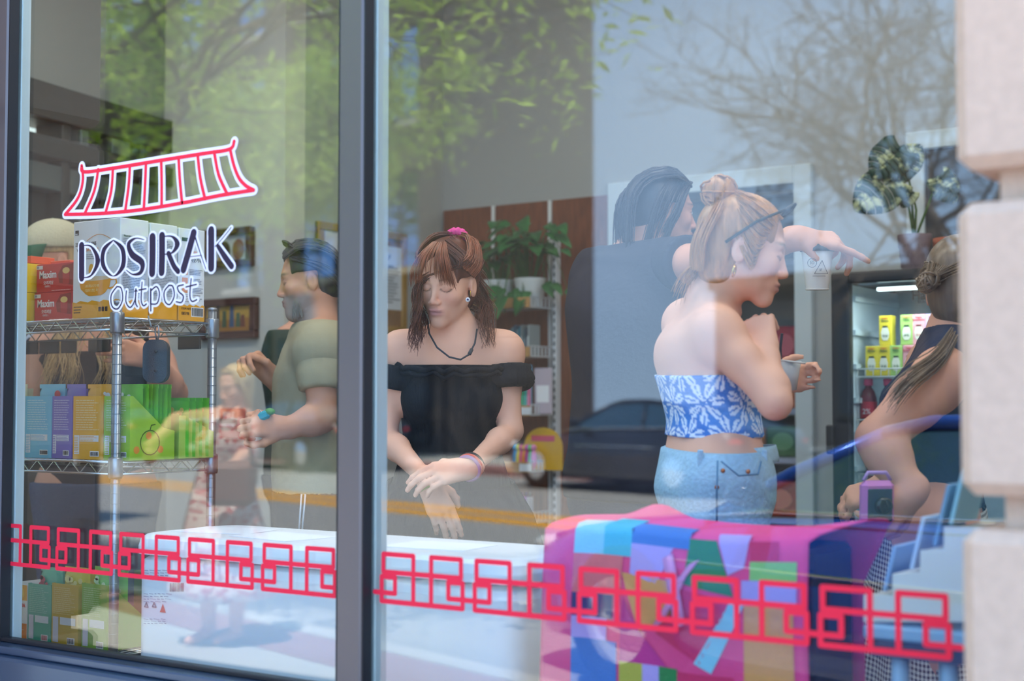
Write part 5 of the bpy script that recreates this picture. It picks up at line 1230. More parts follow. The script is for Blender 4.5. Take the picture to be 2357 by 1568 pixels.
def monstera_leaf(base, tipdir, n, L, Wd, cuts):
    """Split leaf: a midrib with lobes on both sides, each lobe a curved strip."""
    d = tipdir.normalized(); s = d.cross(n).normalized(); n = s.cross(d); mb = MB()
    NL = 7
    for sd in (-1, 1):
        prev = None
        for k in range(NL):
            t0 = k/NL; t1 = (k+.98)/NL if not cuts or k in (0, NL-1) else (k+.9)/NL
            rows = []
            for t in (t0, (t0+t1)/2, t1):
                wd = Wd*math.sin(math.pi*min(1, (.12+t*.88)**.75))**.7
                root = base+d*(L*t)
                row = []
                for q in range(6):
                    f = q/5; back = (-.35 if t < .25 else .30)*f*f
                    row.append(root+s*(sd*wd*f)+d*(L*back*.45)+n*(.16*wd*math.sin(f*2.2)-.12*L*f*f)*1.0)
                rows.append(row)
            mb.grid(rows, thick=.001)
    return mb
def dirpx(u0, v0, u1, v1): return (P(u1, v1, 5)-P(u0, v0, 5))
BK = -FWD
for (b0, tip, base, L, Wd) in (((2075, 340), (2020, 395), None, .13, .075), ((2062, 410), (1975, 475), None, .16, .085), ((2160, 405), (2185, 440), None, .10, .06), ((2100, 440), (2080, 470), None, .06, .03), ((2060, 395), (2108, 345), None, .12, .06)):
    p0 = P(b0[0], b0[1], 5.0); d = dirpx(*b0, *tip)
    lf = monstera_leaf(p0, d+FWD*.0, BK+V((0, 0, .5)), L, Wd, L > .09).build('leaf', M_mon, ms, world=True)
    root = V((mp.x, FY+.2, fz+hp-.02)); md = root.lerp(p0, .5)+V((.01, 0, .02))
    MB().tube([root, md, p0], [.005, .004, .003], 6).build('stem', M_stem, ms, world=True)
tp = Y(2185, 612, FY+.2); te = empty('terracotta_pot', (tp.x, FY+.22, fz), label='orange terracotta pot behind the monstera pot on the fridge', cat='pot')
hq = Y(2180, 548, FY+.2).z-fz
MB().lathe([(.036, 0), (.040, .003), (.052, hq*.75), (.060, hq*.76), (.061, hq), (.054, hq), (.05, hq*.8)], n=24).build('pot', mat('terracotta', rgb(178, 96, 70), .8, bump=.1), te); MB().lathe([(.001, hq*.85), (.053, hq*.86)], n=16, cap=False).build('soil', M_soil, te)
# second dark opening right of the fridge
ox0 = Y(2090, 400, YB).x; oz = Y(2140, 345, YB).z
o = empty('door_2', (ox0+.5, YB, 0), label='dark opening with pale casing behind the fridge', cat='doorway', kind='structure')
MB().box((ox0, YB-.03, 0), (ox0+.07, YB-.001, oz), bev=.004).build('jamb', M_case, o, world=True); MB().box((ox0, YB-.03, oz), (ox0+1.0, YB-.001, oz+.07), bev=.004).build('head', M_case, o, world=True); MB().box((ox0+.07, YB-.012, 0), (ox0+1.0, YB-.002, oz)).build('dark_leaf', mat('charcoal_door', rgb(44, 46, 54), .4), o, world=True)
MB().box((ox0+.93, YB-.03, 0), (ox0+1.0, YB-.0125, oz), bev=.004).build('jamb', M_case, o, world=True)
# ================================================================ sculpting engine: smooth unions meshed by surface nets
def npv(p): return np.array((p[0], p[1], p[2]), dtype=np.float64)
class Prim:
    def __init__(s, fn, lo, hi, k, tag, op=1): s.fn, s.lo, s.hi, s.k, s.tag, s.op = fn, np.array(lo), np.array(hi), k, tag, op
class Body:
    def __init__(s): s.p = []
    def cone(s, a, b, ra, rb, k=.02, tag='body', op=1):
        a, b = npv(a), npv(b); ba = b-a; L2 = max(1e-12, ba.dot(ba)); R_ = max(ra, rb)
        def fn(q):
            t = np.clip(((q-a)@ba)/L2, 0, 1); return np.linalg.norm(q-a-t[..., None]*ba, axis=-1)-(ra+(rb-ra)*t)
        s.p.append(Prim(fn, np.minimum(a, b)-R_, np.maximum(a, b)+R_, k, tag, op)); return s
    def ell(s, c, r, M=None, k=.02, tag='body', op=1):
        """Ellipsoid; M a 3x3 rotation (columns are its axes)."""
        c = npv(c); r = np.array(r, float); A = np.eye(3) if M is None else np.array([[M[i][j] for j in range(3)] for i in range(3)], float)
        def fn(q):
            l = (q-c)@A; k0 = np.linalg.norm(l/r, axis=-1); k1 = np.linalg.norm(l/(r*r), axis=-1); return k0*(k0-1)/np.maximum(k1, 1e-9)
        e = np.sqrt(((A*r)**2).sum(axis=1)); s.p.append(Prim(fn, c-e, c+e, k, tag, op)); return s
    def stack(s, o, ex, ey, ez, L, secs, k=.03, tag='torso', off=None, rnd=.02):
        """Body of elliptical sections: secs = (t, half width, half depth[, forward offset])."""
        o, ex, ey, ez = npv(o), npv(ex), npv(ey), npv(ez)
        T = np.array([q[0] for q in secs]); HW = np.array([q[1] for q in secs]); HD = np.array([q[2] for q in secs]); OF = np.array([q[3] if len(q) > 3 else 0 for q in secs])
        tt = np.linspace(T[0], T[-1], 60)
        def sm(v):
            y = np.interp(tt, T, v); 
            for _ in range(6): y[1:-1] = (y[:-2]+2*y[1:-1]+y[2:])/4
            return y
        HW, HD, OF = sm(HW), sm(HD), sm(OF)
        def fn(q):
            l = q-o; z = (l@ez)/L; tc = np.clip(z, T[0], T[-1]); hw = np.interp(tc, tt, HW); hd = np.interp(tc, tt, HD); of = np.interp(tc, tt, OF)
            x = l@ex; y = l@ey-of; r = np.sqrt((x/hw)**2+(y/hd)**2); d = (r-1)*np.minimum(hw, hd)*np.where(r > 1, 1.0, 1.0)
            dv = (np.maximum(T[0]-z, z-T[-1]))*L
            return np.where((d > 0) & (dv > 0), np.sqrt(np.maximum(d, 0)**2+np.maximum(dv, 0)**2), np.maximum(d, dv))-0.0
        m = max(HW.max(), HD.max())+abs(OF).max(); a = o+ez*T[0]*L; b = o+ez*T[-1]*L
        s.p.append(Prim(fn, np.minimum(a, b)-m, np.maximum(a, b)+m, k, tag)); return s
    def field(s, lo, hi, h, tags=None, infl=0.0, clip=None, skip=()):
        n = np.maximum(np.ceil((hi-lo)/h).astype(int)+1, 2); ax = [lo[i]+h*np.arange(n[i]) for i in range(3)]
        D = np.full(n, .5, dtype=np.float64)
        for pr in s.p:
            if tags is not None and pr.tag not in tags: continue
            if pr.tag in skip: continue
            mg = pr.k+3*h+max(0, infl)
            i0 = np.maximum(np.floor((pr.lo-mg-lo)/h).astype(int), 0); i1 = np.minimum(np.ceil((pr.hi+mg-lo)/h).astype(int)+1, n)
            if (i1 <= i0).any(): continue
            G = np.stack(np.meshgrid(*[ax[i][i0[i]:i1[i]] for i in range(3)], indexing='ij'), -1)
            d = pr.fn(G)-(infl if pr.op > 0 else 0); sl = tuple(slice(i0[i], i1[i]) for i in range(3)); e = D[sl]; k = max(pr.k, 1e-6)
            if pr.op > 0:
                hh = np.clip(.5+.5*(e-d)/k, 0, 1); D[sl] = e*(1-hh)+d*hh-k*hh*(1-hh)
            else:
                d = -d; hh = np.clip(.5-.5*(e-d)/k, 0, 1); D[sl] = e*(1-hh)+d*hh+k*hh*(1-hh)
        if clip is not None:
            G = np.stack(np.meshgrid(*ax, indexing='ij'), -1); D = np.maximum(D, clip(G))
        return D
    def bounds(s, tags=None, pad=.03, skip=()):
        ps = [q for q in s.p if q.op > 0 and (tags is None or q.tag in tags) and q.tag not in skip]
        return np.min([q.lo for q in ps], axis=0)-pad, np.max([q.hi for q in ps], axis=0)+pad
    def mesh(s, h=.008, fine=(), tags=None, infl=0.0, clip=None, lo=None, hi=None, pad=.03, skip=()):
        """Vertices, quads. fine: list of (lo, hi, h) boxes meshed more finely."""
        a, b = s.bounds(tags, pad+max(0, infl), skip)
        if lo is not None: a = np.maximum(a, lo)
        if hi is not None: b = np.minimum(b, hi)
        v, f = nets(s.field(a, b, h, tags, infl, clip, skip), a, h)
        for (fl, fh, hf) in fine:
            fl, fh = np.array(fl, float), np.array(fh, float)
            ins = ((v > fl+h*.6) & (v < fh-h*.6)).all(axis=1); f = f[~ins[f].all(axis=1)]
            v2, f2 = nets(s.field(fl, fh, hf, tags, infl, clip, skip), fl, hf)
            f = np.vstack([f, f2+len(v)]); v = np.vstack([v, v2])
        used = np.zeros(len(v), bool); used[f.ravel()] = True; ix = np.cumsum(used)-1
        return v[used], ix[f]
def nets(D, lo, h):
    ins = D < 0; nx, ny, nz = D.shape
    c = np.zeros((nx-1, ny-1, nz-1), np.int8)
    for i in (0, 1):
        for j in (0, 1):
            for k in (0, 1): c += ins[i:nx-1+i, j:ny-1+j, k:nz-1+k]
    act = np.argwhere((c > 0) & (c < 8)); 
    if len(act) == 0: return np.zeros((0, 3)), np.zeros((0, 4), int)
    idx = -np.ones((nx-1, ny-1, nz-1), np.int64); idx[tuple(act.T)] = np.arange(len(act))
    S_ = np.zeros((len(act), 3)); W_ = np.zeros(len(act))
    for ax in range(3):
        o1, o2 = [q for q in range(3) if q != ax]
        for i in (0, 1):
            for j in (0, 1):
                p = act.copy(); p[:, o1] += i; p[:, o2] += j; q = p.copy(); q[:, ax] += 1
                a = D[tuple(p.T)]; b = D[tuple(q.T)]; m = (a < 0) != (b < 0)
                t = np.where(m, a/np.where(m, a-b, 1), 0); pos = p.astype(float); pos[:, ax] += t
                S_ += pos*m[:, None]; W_ += m
    v = S_/W_[:, None]*h+lo; F = []
    for ax in range(3):
        o1, o2 = [(1, 2), (2, 0), (0, 1)][ax]
        A = np.moveaxis(ins, ax, 0)
        sl0 = [slice(None)]*3; sl1 = [slice(None)]*3; sl0[ax] = slice(0, -1); sl1[ax] = slice(1, None)
        ch = ins[tuple(sl0)] != ins[tuple(sl1)]; e = np.argwhere(ch)
        ok = (e[:, o1] > 0) & (e[:, o2] > 0) & (e[:, o1] < D.shape[o1]-1) & (e[:, o2] < D.shape[o2]-1); e = e[ok]
        if len(e) == 0: continue
        def g(d1, d2):
            q = e.copy(); q[:, o1] += d1; q[:, o2] += d2; return idx[tuple(q.T)]
        quad = np.stack([g(-1, -1), g(0, -1), g(0, 0), g(-1, 0)], 1); fl = ~ins[tuple(e.T)]
        quad[fl] = quad[fl][:, ::-1]; F.append(quad)
    F = np.vstack(F); F = F[(F >= 0).all(axis=1)]
    return v, F
def npmesh(name, v, f, m, parent, color=None):
    me = bpy.data.meshes.new(name); me.vertices.add(len(v)); me.vertices.foreach_set('co', v.astype(np.float32).ravel())
    me.loops.add(f.size); me.loops.foreach_set('vertex_index', f.astype(np.int32).ravel())
    me.polygons.add(len(f)); me.polygons.foreach_set('loop_start', np.arange(0, f.size, 4, dtype=np.int32)); me.polygons.foreach_set('loop_total', np.full(len(f), 4, np.int32))
    me.polygons.foreach_set('use_smooth', np.ones(len(f), bool)); me.update(); me.validate()
    if color is not None:
        at = me.color_attributes.new('Col', 'FLOAT_COLOR', 'POINT'); c = np.ones((len(v), 4), np.float32); c[:, :3] = color; at.data.foreach_set('color', c.ravel())
    me.materials.append(m); return world_child(name, me, None, parent)

# ---------------------------------------------------------------- human parts
BK = -V((FWD.x, FWD.y, 0)).normalized()       # towards the camera, level
FW = -BK
def head_matrix(c, face, pitch=0.0, roll=0.0, sc=1.0):
    """Local Y looks along face, Z up; pitch > 0 nods down."""
    f = V(face).normalized(); z = V((0, 0, 1)); x = f.cross(z).normalized(); z = x.cross(f)
    M = Matrix((x, f, z)).transposed().to_4x4()
    M = Matrix.Translation(c) @ M @ Matrix.Rotation(-pitch, 4, 'X') @ Matrix.Rotation(roll, 4, 'Y') @ Matrix.Scale(sc, 4)
    return M
def add_head(B, M, sc, female=True, k=.014):
    A = M.to_3x3().normalized(); T = lambda x, y, z: M @ V((x, y, z))
    E = lambda c, r, kk=k, op=1, rot=None: B.ell(T(*c), [q*sc for q in r], (A @ rot) if rot is not None else A, kk, 'head', op)
    Cn = lambda a, b, ra, rb, kk=k, op=1: B.cone(T(*a), T(*b), ra*sc, rb*sc, kk, 'head', op)
    E((0, -.014, .034), (.073, .094, .083)); E((0, .030, -.026), (.058, .058, .082), .03)
    j = .0 if female else .004
    for s in (-1, 1):
        Cn((s*(.046+j), .004, -.050), (s*.011, .066, -.099-j), .016+j, .013+j, .022)
        E((s*.040, .056, -.026), (.020, .022, .020), .022)
    Cn((-.036, .073, .020), (.036, .073, .020), .012, .012, .016)
    E((0, .070, -.102-j), (.020+j, .017, .014+j), .018)
    E((0, .074, -.068), (.028, .018, .022), .018)
    for s in (-1, 1): E((s*.031, .097, .000), (.017, .016, .011), .014, -1)
    for s in (-1, 1): E((s*.031, .0735, -.002), (.0145, .0135, .0125), .004)
    Cn((0, .080, .012), (0, .101, -.034), .0055, .0088, .010); E((0, .101, -.0375), (.0092, .009, .0078), .006)
    for s in (-1, 1): E((s*.0115, .0945, -.041), (.0075, .010, .0065), .005)
    E((0, .0905, -.0625), (.021, .0085, .0052), .005); E((0, .0890, -.0735), (.0175, .0095, .0068), .005)
    E((0, .1005, -.0678), (.024, .0055, .0009), .003, -1)
    for s in (-1, 1):
        E((s*.0745, -.010, -.012), (.0075, .0185, .030), .006, 1); E((s*.0815, -.006, -.008), (.0045, .009, .016), .005, -1)
def paint_head(v, M, base, lips=(.52, .18, .16), brow=(.10, .06, .04), beard=None, blush=.25, lidded=True, iris=(.12, .09, .06)):
    """Skin colour per vertex with lips, brows, eyes."""
    L = np.array(M.inverted()); q = v@L[:3, :3].T+L[:3, 3]; c = np.tile(np.array(base), (len(v), 1)); ax = np.abs(q[:, 0])
    def mix(w, col):
        w = np.clip(w, 0, 1)[:, None]; c[:] = c*(1-w)+np.array(col)*w
    sstep = lambda e0, e1, x: np.clip((x-e0)/(e1-e0), 0, 1)
    fr = sstep(.045, .06, q[:, 1])
    near = (np.linalg.norm(q, axis=1) < .16)
    mix(blush*np.exp(-((ax-.040)**2/.0004+(q[:, 2]+.032)**2/.0005))*fr*near, (base[0]*1.0, base[1]*.62, base[2]*.60))
    mix(.35*np.exp(-((q[:, 0])**2/.0003+(q[:, 2]+.036)**2/.0003))*fr*near, (base[0]*1.0, base[1]*.68, base[2]*.64))
    lip = np.exp(-((q[:, 0]/.023)**4+((q[:, 2]+.0685)/.0115)**4))*sstep(.078, .084, q[:, 1]); mix(lip*.85*near, lips)
    mix(np.exp(-((q[:, 0]/.022)**4+((q[:, 2]+.0680)/.0016)**2))*sstep(.078, .084, q[:, 1])*near*.8, (lips[0]*.3, lips[1]*.25, lips[2]*.25))  # dark line paints the shade of the mouth crease
    bz = .0205+.005*np.sin(np.clip((ax-.012)/.038, 0, 1)*2.6)
    mix(np.exp(-(((q[:, 2]-bz)/.0042)**2))*sstep(.012, .016, ax)*(1-sstep(.048, .054, ax))*fr*near*.85, brow)
    ex = ax-.031; er = np.sqrt((ex/.0145)**2+((q[:, 2]+.003)/.0075)**2)
    if lidded:
        mix(np.exp(-((er-1)**2)*30)*(q[:, 2] < -.002)*fr*near*.8, (.05, .03, .025)); mix((er < 1)*.28*fr*near, (base[0]*.75, base[1]*.55, base[2]*.5))
    else:
        e2 = np.sqrt((ex/.013)**2+((q[:, 2]+.001)/.0055)**2); mix((e2 < 1)*fr*near*.9, (.62, .60, .57)); mix((np.sqrt(ex**2+(q[:, 2])**2) < .0056)*(e2 < 1)*fr*near, iris)
        mix(np.exp(-((e2-1)**2)*25)*(q[:, 2] > -.001)*fr*near*.85, (.04, .03, .03))
    if beard is not None:
        w = (sstep(-.035, -.06, q[:, 2]))*(sstep(-.02, .01, q[:, 1]))*near*(1-lip); w = np.clip(w, 0, 1)*(q[:, 2] > -.16)
        w = np.maximum(w, sstep(-.040, -.050, q[:, 2])*fr*near*(1-lip)); mix(w*.8, beard)
    return c
def hand(B, w, d, n, side, curls=(.5, .6, .4), thumb=None, sc=1.0, spread=.05, tag='hand'):
    """Hand from wrist w, fingers along d, n the back of the hand; side +-1 gives the thumb's side."""
    d = V(d).normalized(); n = (V(n)-d*V(n).dot(d)).normalized(); s = n.cross(d).normalized()*side; w = V(w)
    T = lambda x, y, z: w+(d*x+s*y+n*z)*sc
    rows = [(.030, .092, (.040, .025, .020)), (.010, .096, (.045, .028, .021)), (-.011, .092, (.041, .026, .020)), (-.030, .084, (.032, .019, .018))]
    B.cone(T(-.02, 0, 0), T(.025, .002, 0), .025*sc, .026*sc, .02, tag)
    for y, xk, ls in rows: B.cone(T(.012, y*.55, 0), T(xk-.006, y*.95, .001), .0145*sc, .0112*sc, .014, tag)
    cl = curls if isinstance(curls[0], (tuple, list)) else [curls]*4
    for (y, xk, ls), cc in zip(rows, cl):
        p = T(xk-.004, y*.95, .001); a = 0.0; r = .0092 if abs(y) < .029 or y > 0 else .0082
        for i, l in enumerate(ls):
            a += cc[i]; dv = d*math.cos(a)-n*math.sin(a)+s*(y*spread*18*(.06 if i == 0 else .03)); dv.normalize(); q = p+dv*l*sc
            B.cone(p, q, r*sc*(1-.08*i), r*sc*(.93-.10*i), .0035, tag); p = q
    th = thumb or [(.026, .030, -.010), (.050, .050, -.018), (.072, .056, -.024), (.090, .054, -.030)]
    for i in range(3): B.cone(T(*th[i]), T(*th[i+1]), (.0145, .0105, .0095)[i]*sc, (.0112, .0098, .0078)[i]*sc, .006 if i else .012, tag)
def hair_strands(guides, n, r=.0016, seed=0, jit=.006, clump=1, steps=9, taper=.25, wave=0.0, mincut=.8):
    """Strands interpolated between neighbouring guides (equal point counts)."""
    rnd = random.Random(seed); mb = MB(); G = [[V(p) for p in g] for g in guides]; m = len(G[0])
    for i in range(n):
        a = rnd.random()*(len(G)-1); k = min(int(a), len(G)-2); t = a-k
        pts = [G[k][j].lerp(G[k+1][j], t) for j in range(m)]
        o = V((rnd.gauss(0, jit), rnd.gauss(0, jit), rnd.gauss(0, jit))); ph = rnd.uniform(0, 6.3)
        out = []; cut = rnd.uniform(mincut, 1.0)
        for q in range(steps):
            f = q/(steps-1)*(m-1)*cut; j = min(int(f), m-2); u_ = f-j
            p0, p1, p2, p3 = pts[max(j-1, 0)], pts[j], pts[j+1], pts[min(j+2, m-1)]
            p = .5*((2*p1)+(p2-p0)*u_+(2*p0-5*p1+4*p2-p3)*u_*u_+(3*p1-p0-3*p2+p3)*u_**3)
            g = q/(steps-1); p = p+o*(.35+.9*g)+V((math.sin(ph+f*2.2), math.cos(ph+f*2.2), 0))*wave*g; out.append(p)
        mb.tube(out, [r*(1-(1-taper)*(q/(steps-1))**2) for q in range(steps)], 4, cap=False)
    return mb
def figure(J, female=True, s=1.0, arms=True, sex_secs=None, legs=True, arm_r=1.0, bust=1.0, deep=1.0):
    """Body from joints: neck, shL, shR, elL, elR, wrL, wrR, hipL, hipR, and optionally knees/ankles; front = facing direction."""
    B = Body(); sh = (J['shL']+J['shR'])/2; pel = (J['hipL']+J['hipR'])/2; ez = (sh-pel); L = ez.length; ez.normalize()
    fr = V(J['front']); ex = (J['shR']-J['shL']); ex = (ex-ez*ex.dot(ez)).normalized(); ey = ez.cross(ex)
    if ey.dot(fr) < 0: ey = -ey
    if female: secs = [(-.12, .145, .10, -.01), (0, .165, .110, -.012), (.18, .158, .105, -.005), (.45, .122, .088, .0), (.62, .130, .098, .0), (.80, .142, .102, -.004), (.95, .135, .085, -.010), (1.02, .10, .06, -.015)]
    else: secs = [(-.12, .150, .105, 0), (0, .165, .112, 0), (.2, .160, .115, .004), (.45, .150, .110, .004), (.65, .165, .118, 0), (.82, .180, .120, -.004), (.96, .165, .090, -.010), (1.03, .12, .06, -.012)]
    secs = sex_secs or secs
    secs = [(q[0], q[1]*s, q[2]*s*deep, (q[3] if len(q) > 3 else 0)*s) for q in secs]
    B.stack(pel, ex, ey, ez, L, secs, .03, 'torso')
    A = Matrix((ex, ey, ez)).transposed()
    if female and bust:
        for q in (-1, 1): B.ell(pel+ez*(L*.74)+ex*(q*.066*s)+ey*(.062*s*deep), (.062*s, .052*s*bust, .058*s), A, .035, 'torso')
    n0 = J['neck']; hd = J['headM']
    nt = hd @ V((0, -.026, -.055)); B.cone(n0-ez*.02*s, nt, (.047 if female else .066)*s, (.041 if female else .058)*s, .020, 'neck')
    f = 1.0 if female else 1.15
    for q in ('L', 'R'):
        S0, E0, W0 = J['sh'+q], J.get('el'+q), J.get('wr'+q)
        B.cone(n0+ez*.015*s, S0+ez*.004*s, .040*s*f, .044*s*f, .045, 'torso')
        B.cone(sh-ez*.03*s, S0-ez*.015*s, .06*s*f, .048*s*f, .04, 'torso')
        # collar bone
        B.cone(n0+ey*.055*s-ez*.012*s+(S0-n0)*.12, S0+ey*.012*s+ez*.016*s, .0085*s, .009*s, .022, 'torso')
        if E0 is None: continue
        a = arm_r*f*s
        md = S0.lerp(E0, .42)
        B.cone(S0, md, .052*a, .046*a, .03, 'uparm'+q); B.cone(md, E0, .046*a, .037*a, .02, 'uparm'+q)
        if W0 is None: continue
        m2 = E0.lerp(W0, .28); B.cone(E0, m2, .037*a, .0395*a, .02, 'forearm'+q); B.cone(m2, W0, .0395*a, .0245*a, .02, 'forearm'+q)
    if legs:
        for q in ('L', 'R'):
            H = J['hip'+q]; K = J.get('kn'+q) or V((H.x, H.y, H.z*.52)); An = J.get('an'+q) or V((K.x, K.y, .08))
            B.cone(H, K, .088*s, .055*s, .05, 'thigh'+q); B.cone(K, K.lerp(An, .3), .055*s, .056*s, .03, 'shin'+q); B.cone(K.lerp(An, .3), An, .056*s, .036*s, .03, 'shin'+q)
            fd = V((fr.x, fr.y, 0)).normalized(); B.cone(An+V((0, 0, -.035)), An+fd*.13+V((0, 0, -.055)), .034*s, .024*s, .03, 'foot'+q)
    B.ex, B.ey, B.ez, B.pel, B.L = ex, ey, ez, pel, L
    return B
def ball_box(c, r): c = npv(c); return c-r, c+r
def plane_clip(*pl):
    """Keep the side where (p-o).n < 0 for every (o, n)."""
    pl = [(npv(o), npv(V(n).normalized())) for o, n in pl]
    return lambda G: np.max([(G-o)@n for o, n in pl], axis=0)
# ================================================================ people
M_skin = vmat('skin', .62, sss=0.0, spec=.28, bump=.02, scale=300)
def hairmat(name, c, rough=.38): return mat(name, rgb(*c), rough, var=.3, scale=30, spec=.5, stretch=(3, 3, .4))
def clothmat(name, c, bump=.25, scale=60, rough=.85, var=.05, stretch=None): return mat(name, rgb(*c), rough, bump=bump, scale=scale, var=var, spec=.2, stretch=stretch)
def person(name, label, at): return empty(name, V((at.x, at.y, 0)), label=label, cat='person')
SK1, SK2, SK3 = rgb(236, 178, 150), rgb(210, 150, 118), rgb(220, 160, 132)
def hair_cap(M, sc, root, m, name='hair', infl=.010, front=.052, low=-.03, extra=None, h=.005, top=0.0, side=.082):
    """Hair close to the skull: skull ellipsoid minus the face."""
    B = Body(); A = M.to_3x3().normalized(); T = lambda x, y, z: M @ V((x, y, z))
    B.ell(T(0, -.016, .036+top), [(.073+infl)*sc, (.094+infl)*sc, (.084+infl+top)*sc], A, .01, 'hair')
    B.ell(T(0, -.045, -.03), [.066*sc, .055*sc, .075*sc], A, .03, 'hair')
    if extra: extra(B, T, A)
    L = np.array(M.inverted())
    def clip(G):
        q = G@L[:3, :3].T+L[:3, 3]; y, z, x = q[..., 1], q[..., 2], np.abs(q[..., 0])
        face = np.minimum(y-(front-.55*np.maximum(0, z-.055)*0), (.066+.030*np.sqrt(np.maximum(0, 1-(x/.075)**2)))-z)  # inside the face opening when both > 0
        ear = np.minimum(y+.030, np.minimum(.022-z, z+.25)); ear = np.minimum(ear, x-.058)
        under = low-.06-z
        return np.maximum(np.maximum(face, ear), under)*sc
    v, f = B.mesh(h, clip=clip); return npmesh(name, v, f, m, root)
def body_mesh(root, B, base, hM=None, hands=(), h=.0085, paint=None, head_h=.0036, skip=(), lo=None, hi=None, **pk):
    fine = []
    if hM is not None: c = hM @ V((0, .01, -.005)); fine.append((*ball_box(c, .150*hM.to_scale().x), head_h))
    for c, r in hands: fine.append((*ball_box(c, r), .0035))
    v, f = B.mesh(h, fine, skip=skip, lo=lo, hi=hi); col = paint_head(v, hM, base, **pk) if hM is not None else np.tile(np.array(base), (len(v), 1))
    if paint: col = paint(v, col)
    return npmesh('body', v, f, M_skin, root, col)
def garment(root, name, B, tags, infl, m, clip=None, h=.0085, color=None, lo=None):
    v, f = B.mesh(h, tags=tags, infl=infl, clip=clip, lo=lo)
    return npmesh(name, v, f, m, root, color(v) if color else None)
def sleeves(root, B, J, frac, infl, m):
    for q in ('L', 'R'):
        S0, E0 = J['sh'+q], J['el'+q]; fr_ = frac[q] if isinstance(frac, dict) else frac; n = (E0-S0).normalized()
        garment(root, 'sleeve', B, ('uparm'+q,), infl, m, plane_clip((S0+(E0-S0)*fr_, n)))
def torus(mb, c, ax, r, t, n=28, k=8, wob=0.0, flat=1.0):
    ax = V(ax).normalized(); a = ax.orthogonal().normalized(); b = ax.cross(a)
    pts = [V(c)+(a*math.cos(2*math.pi*i/n)+b*math.sin(2*math.pi*i/n))*(r*(1+wob*math.sin(i*3.1))) for i in range(n+1)]
    mb.tube(pts, t, k, cap=False); return mb

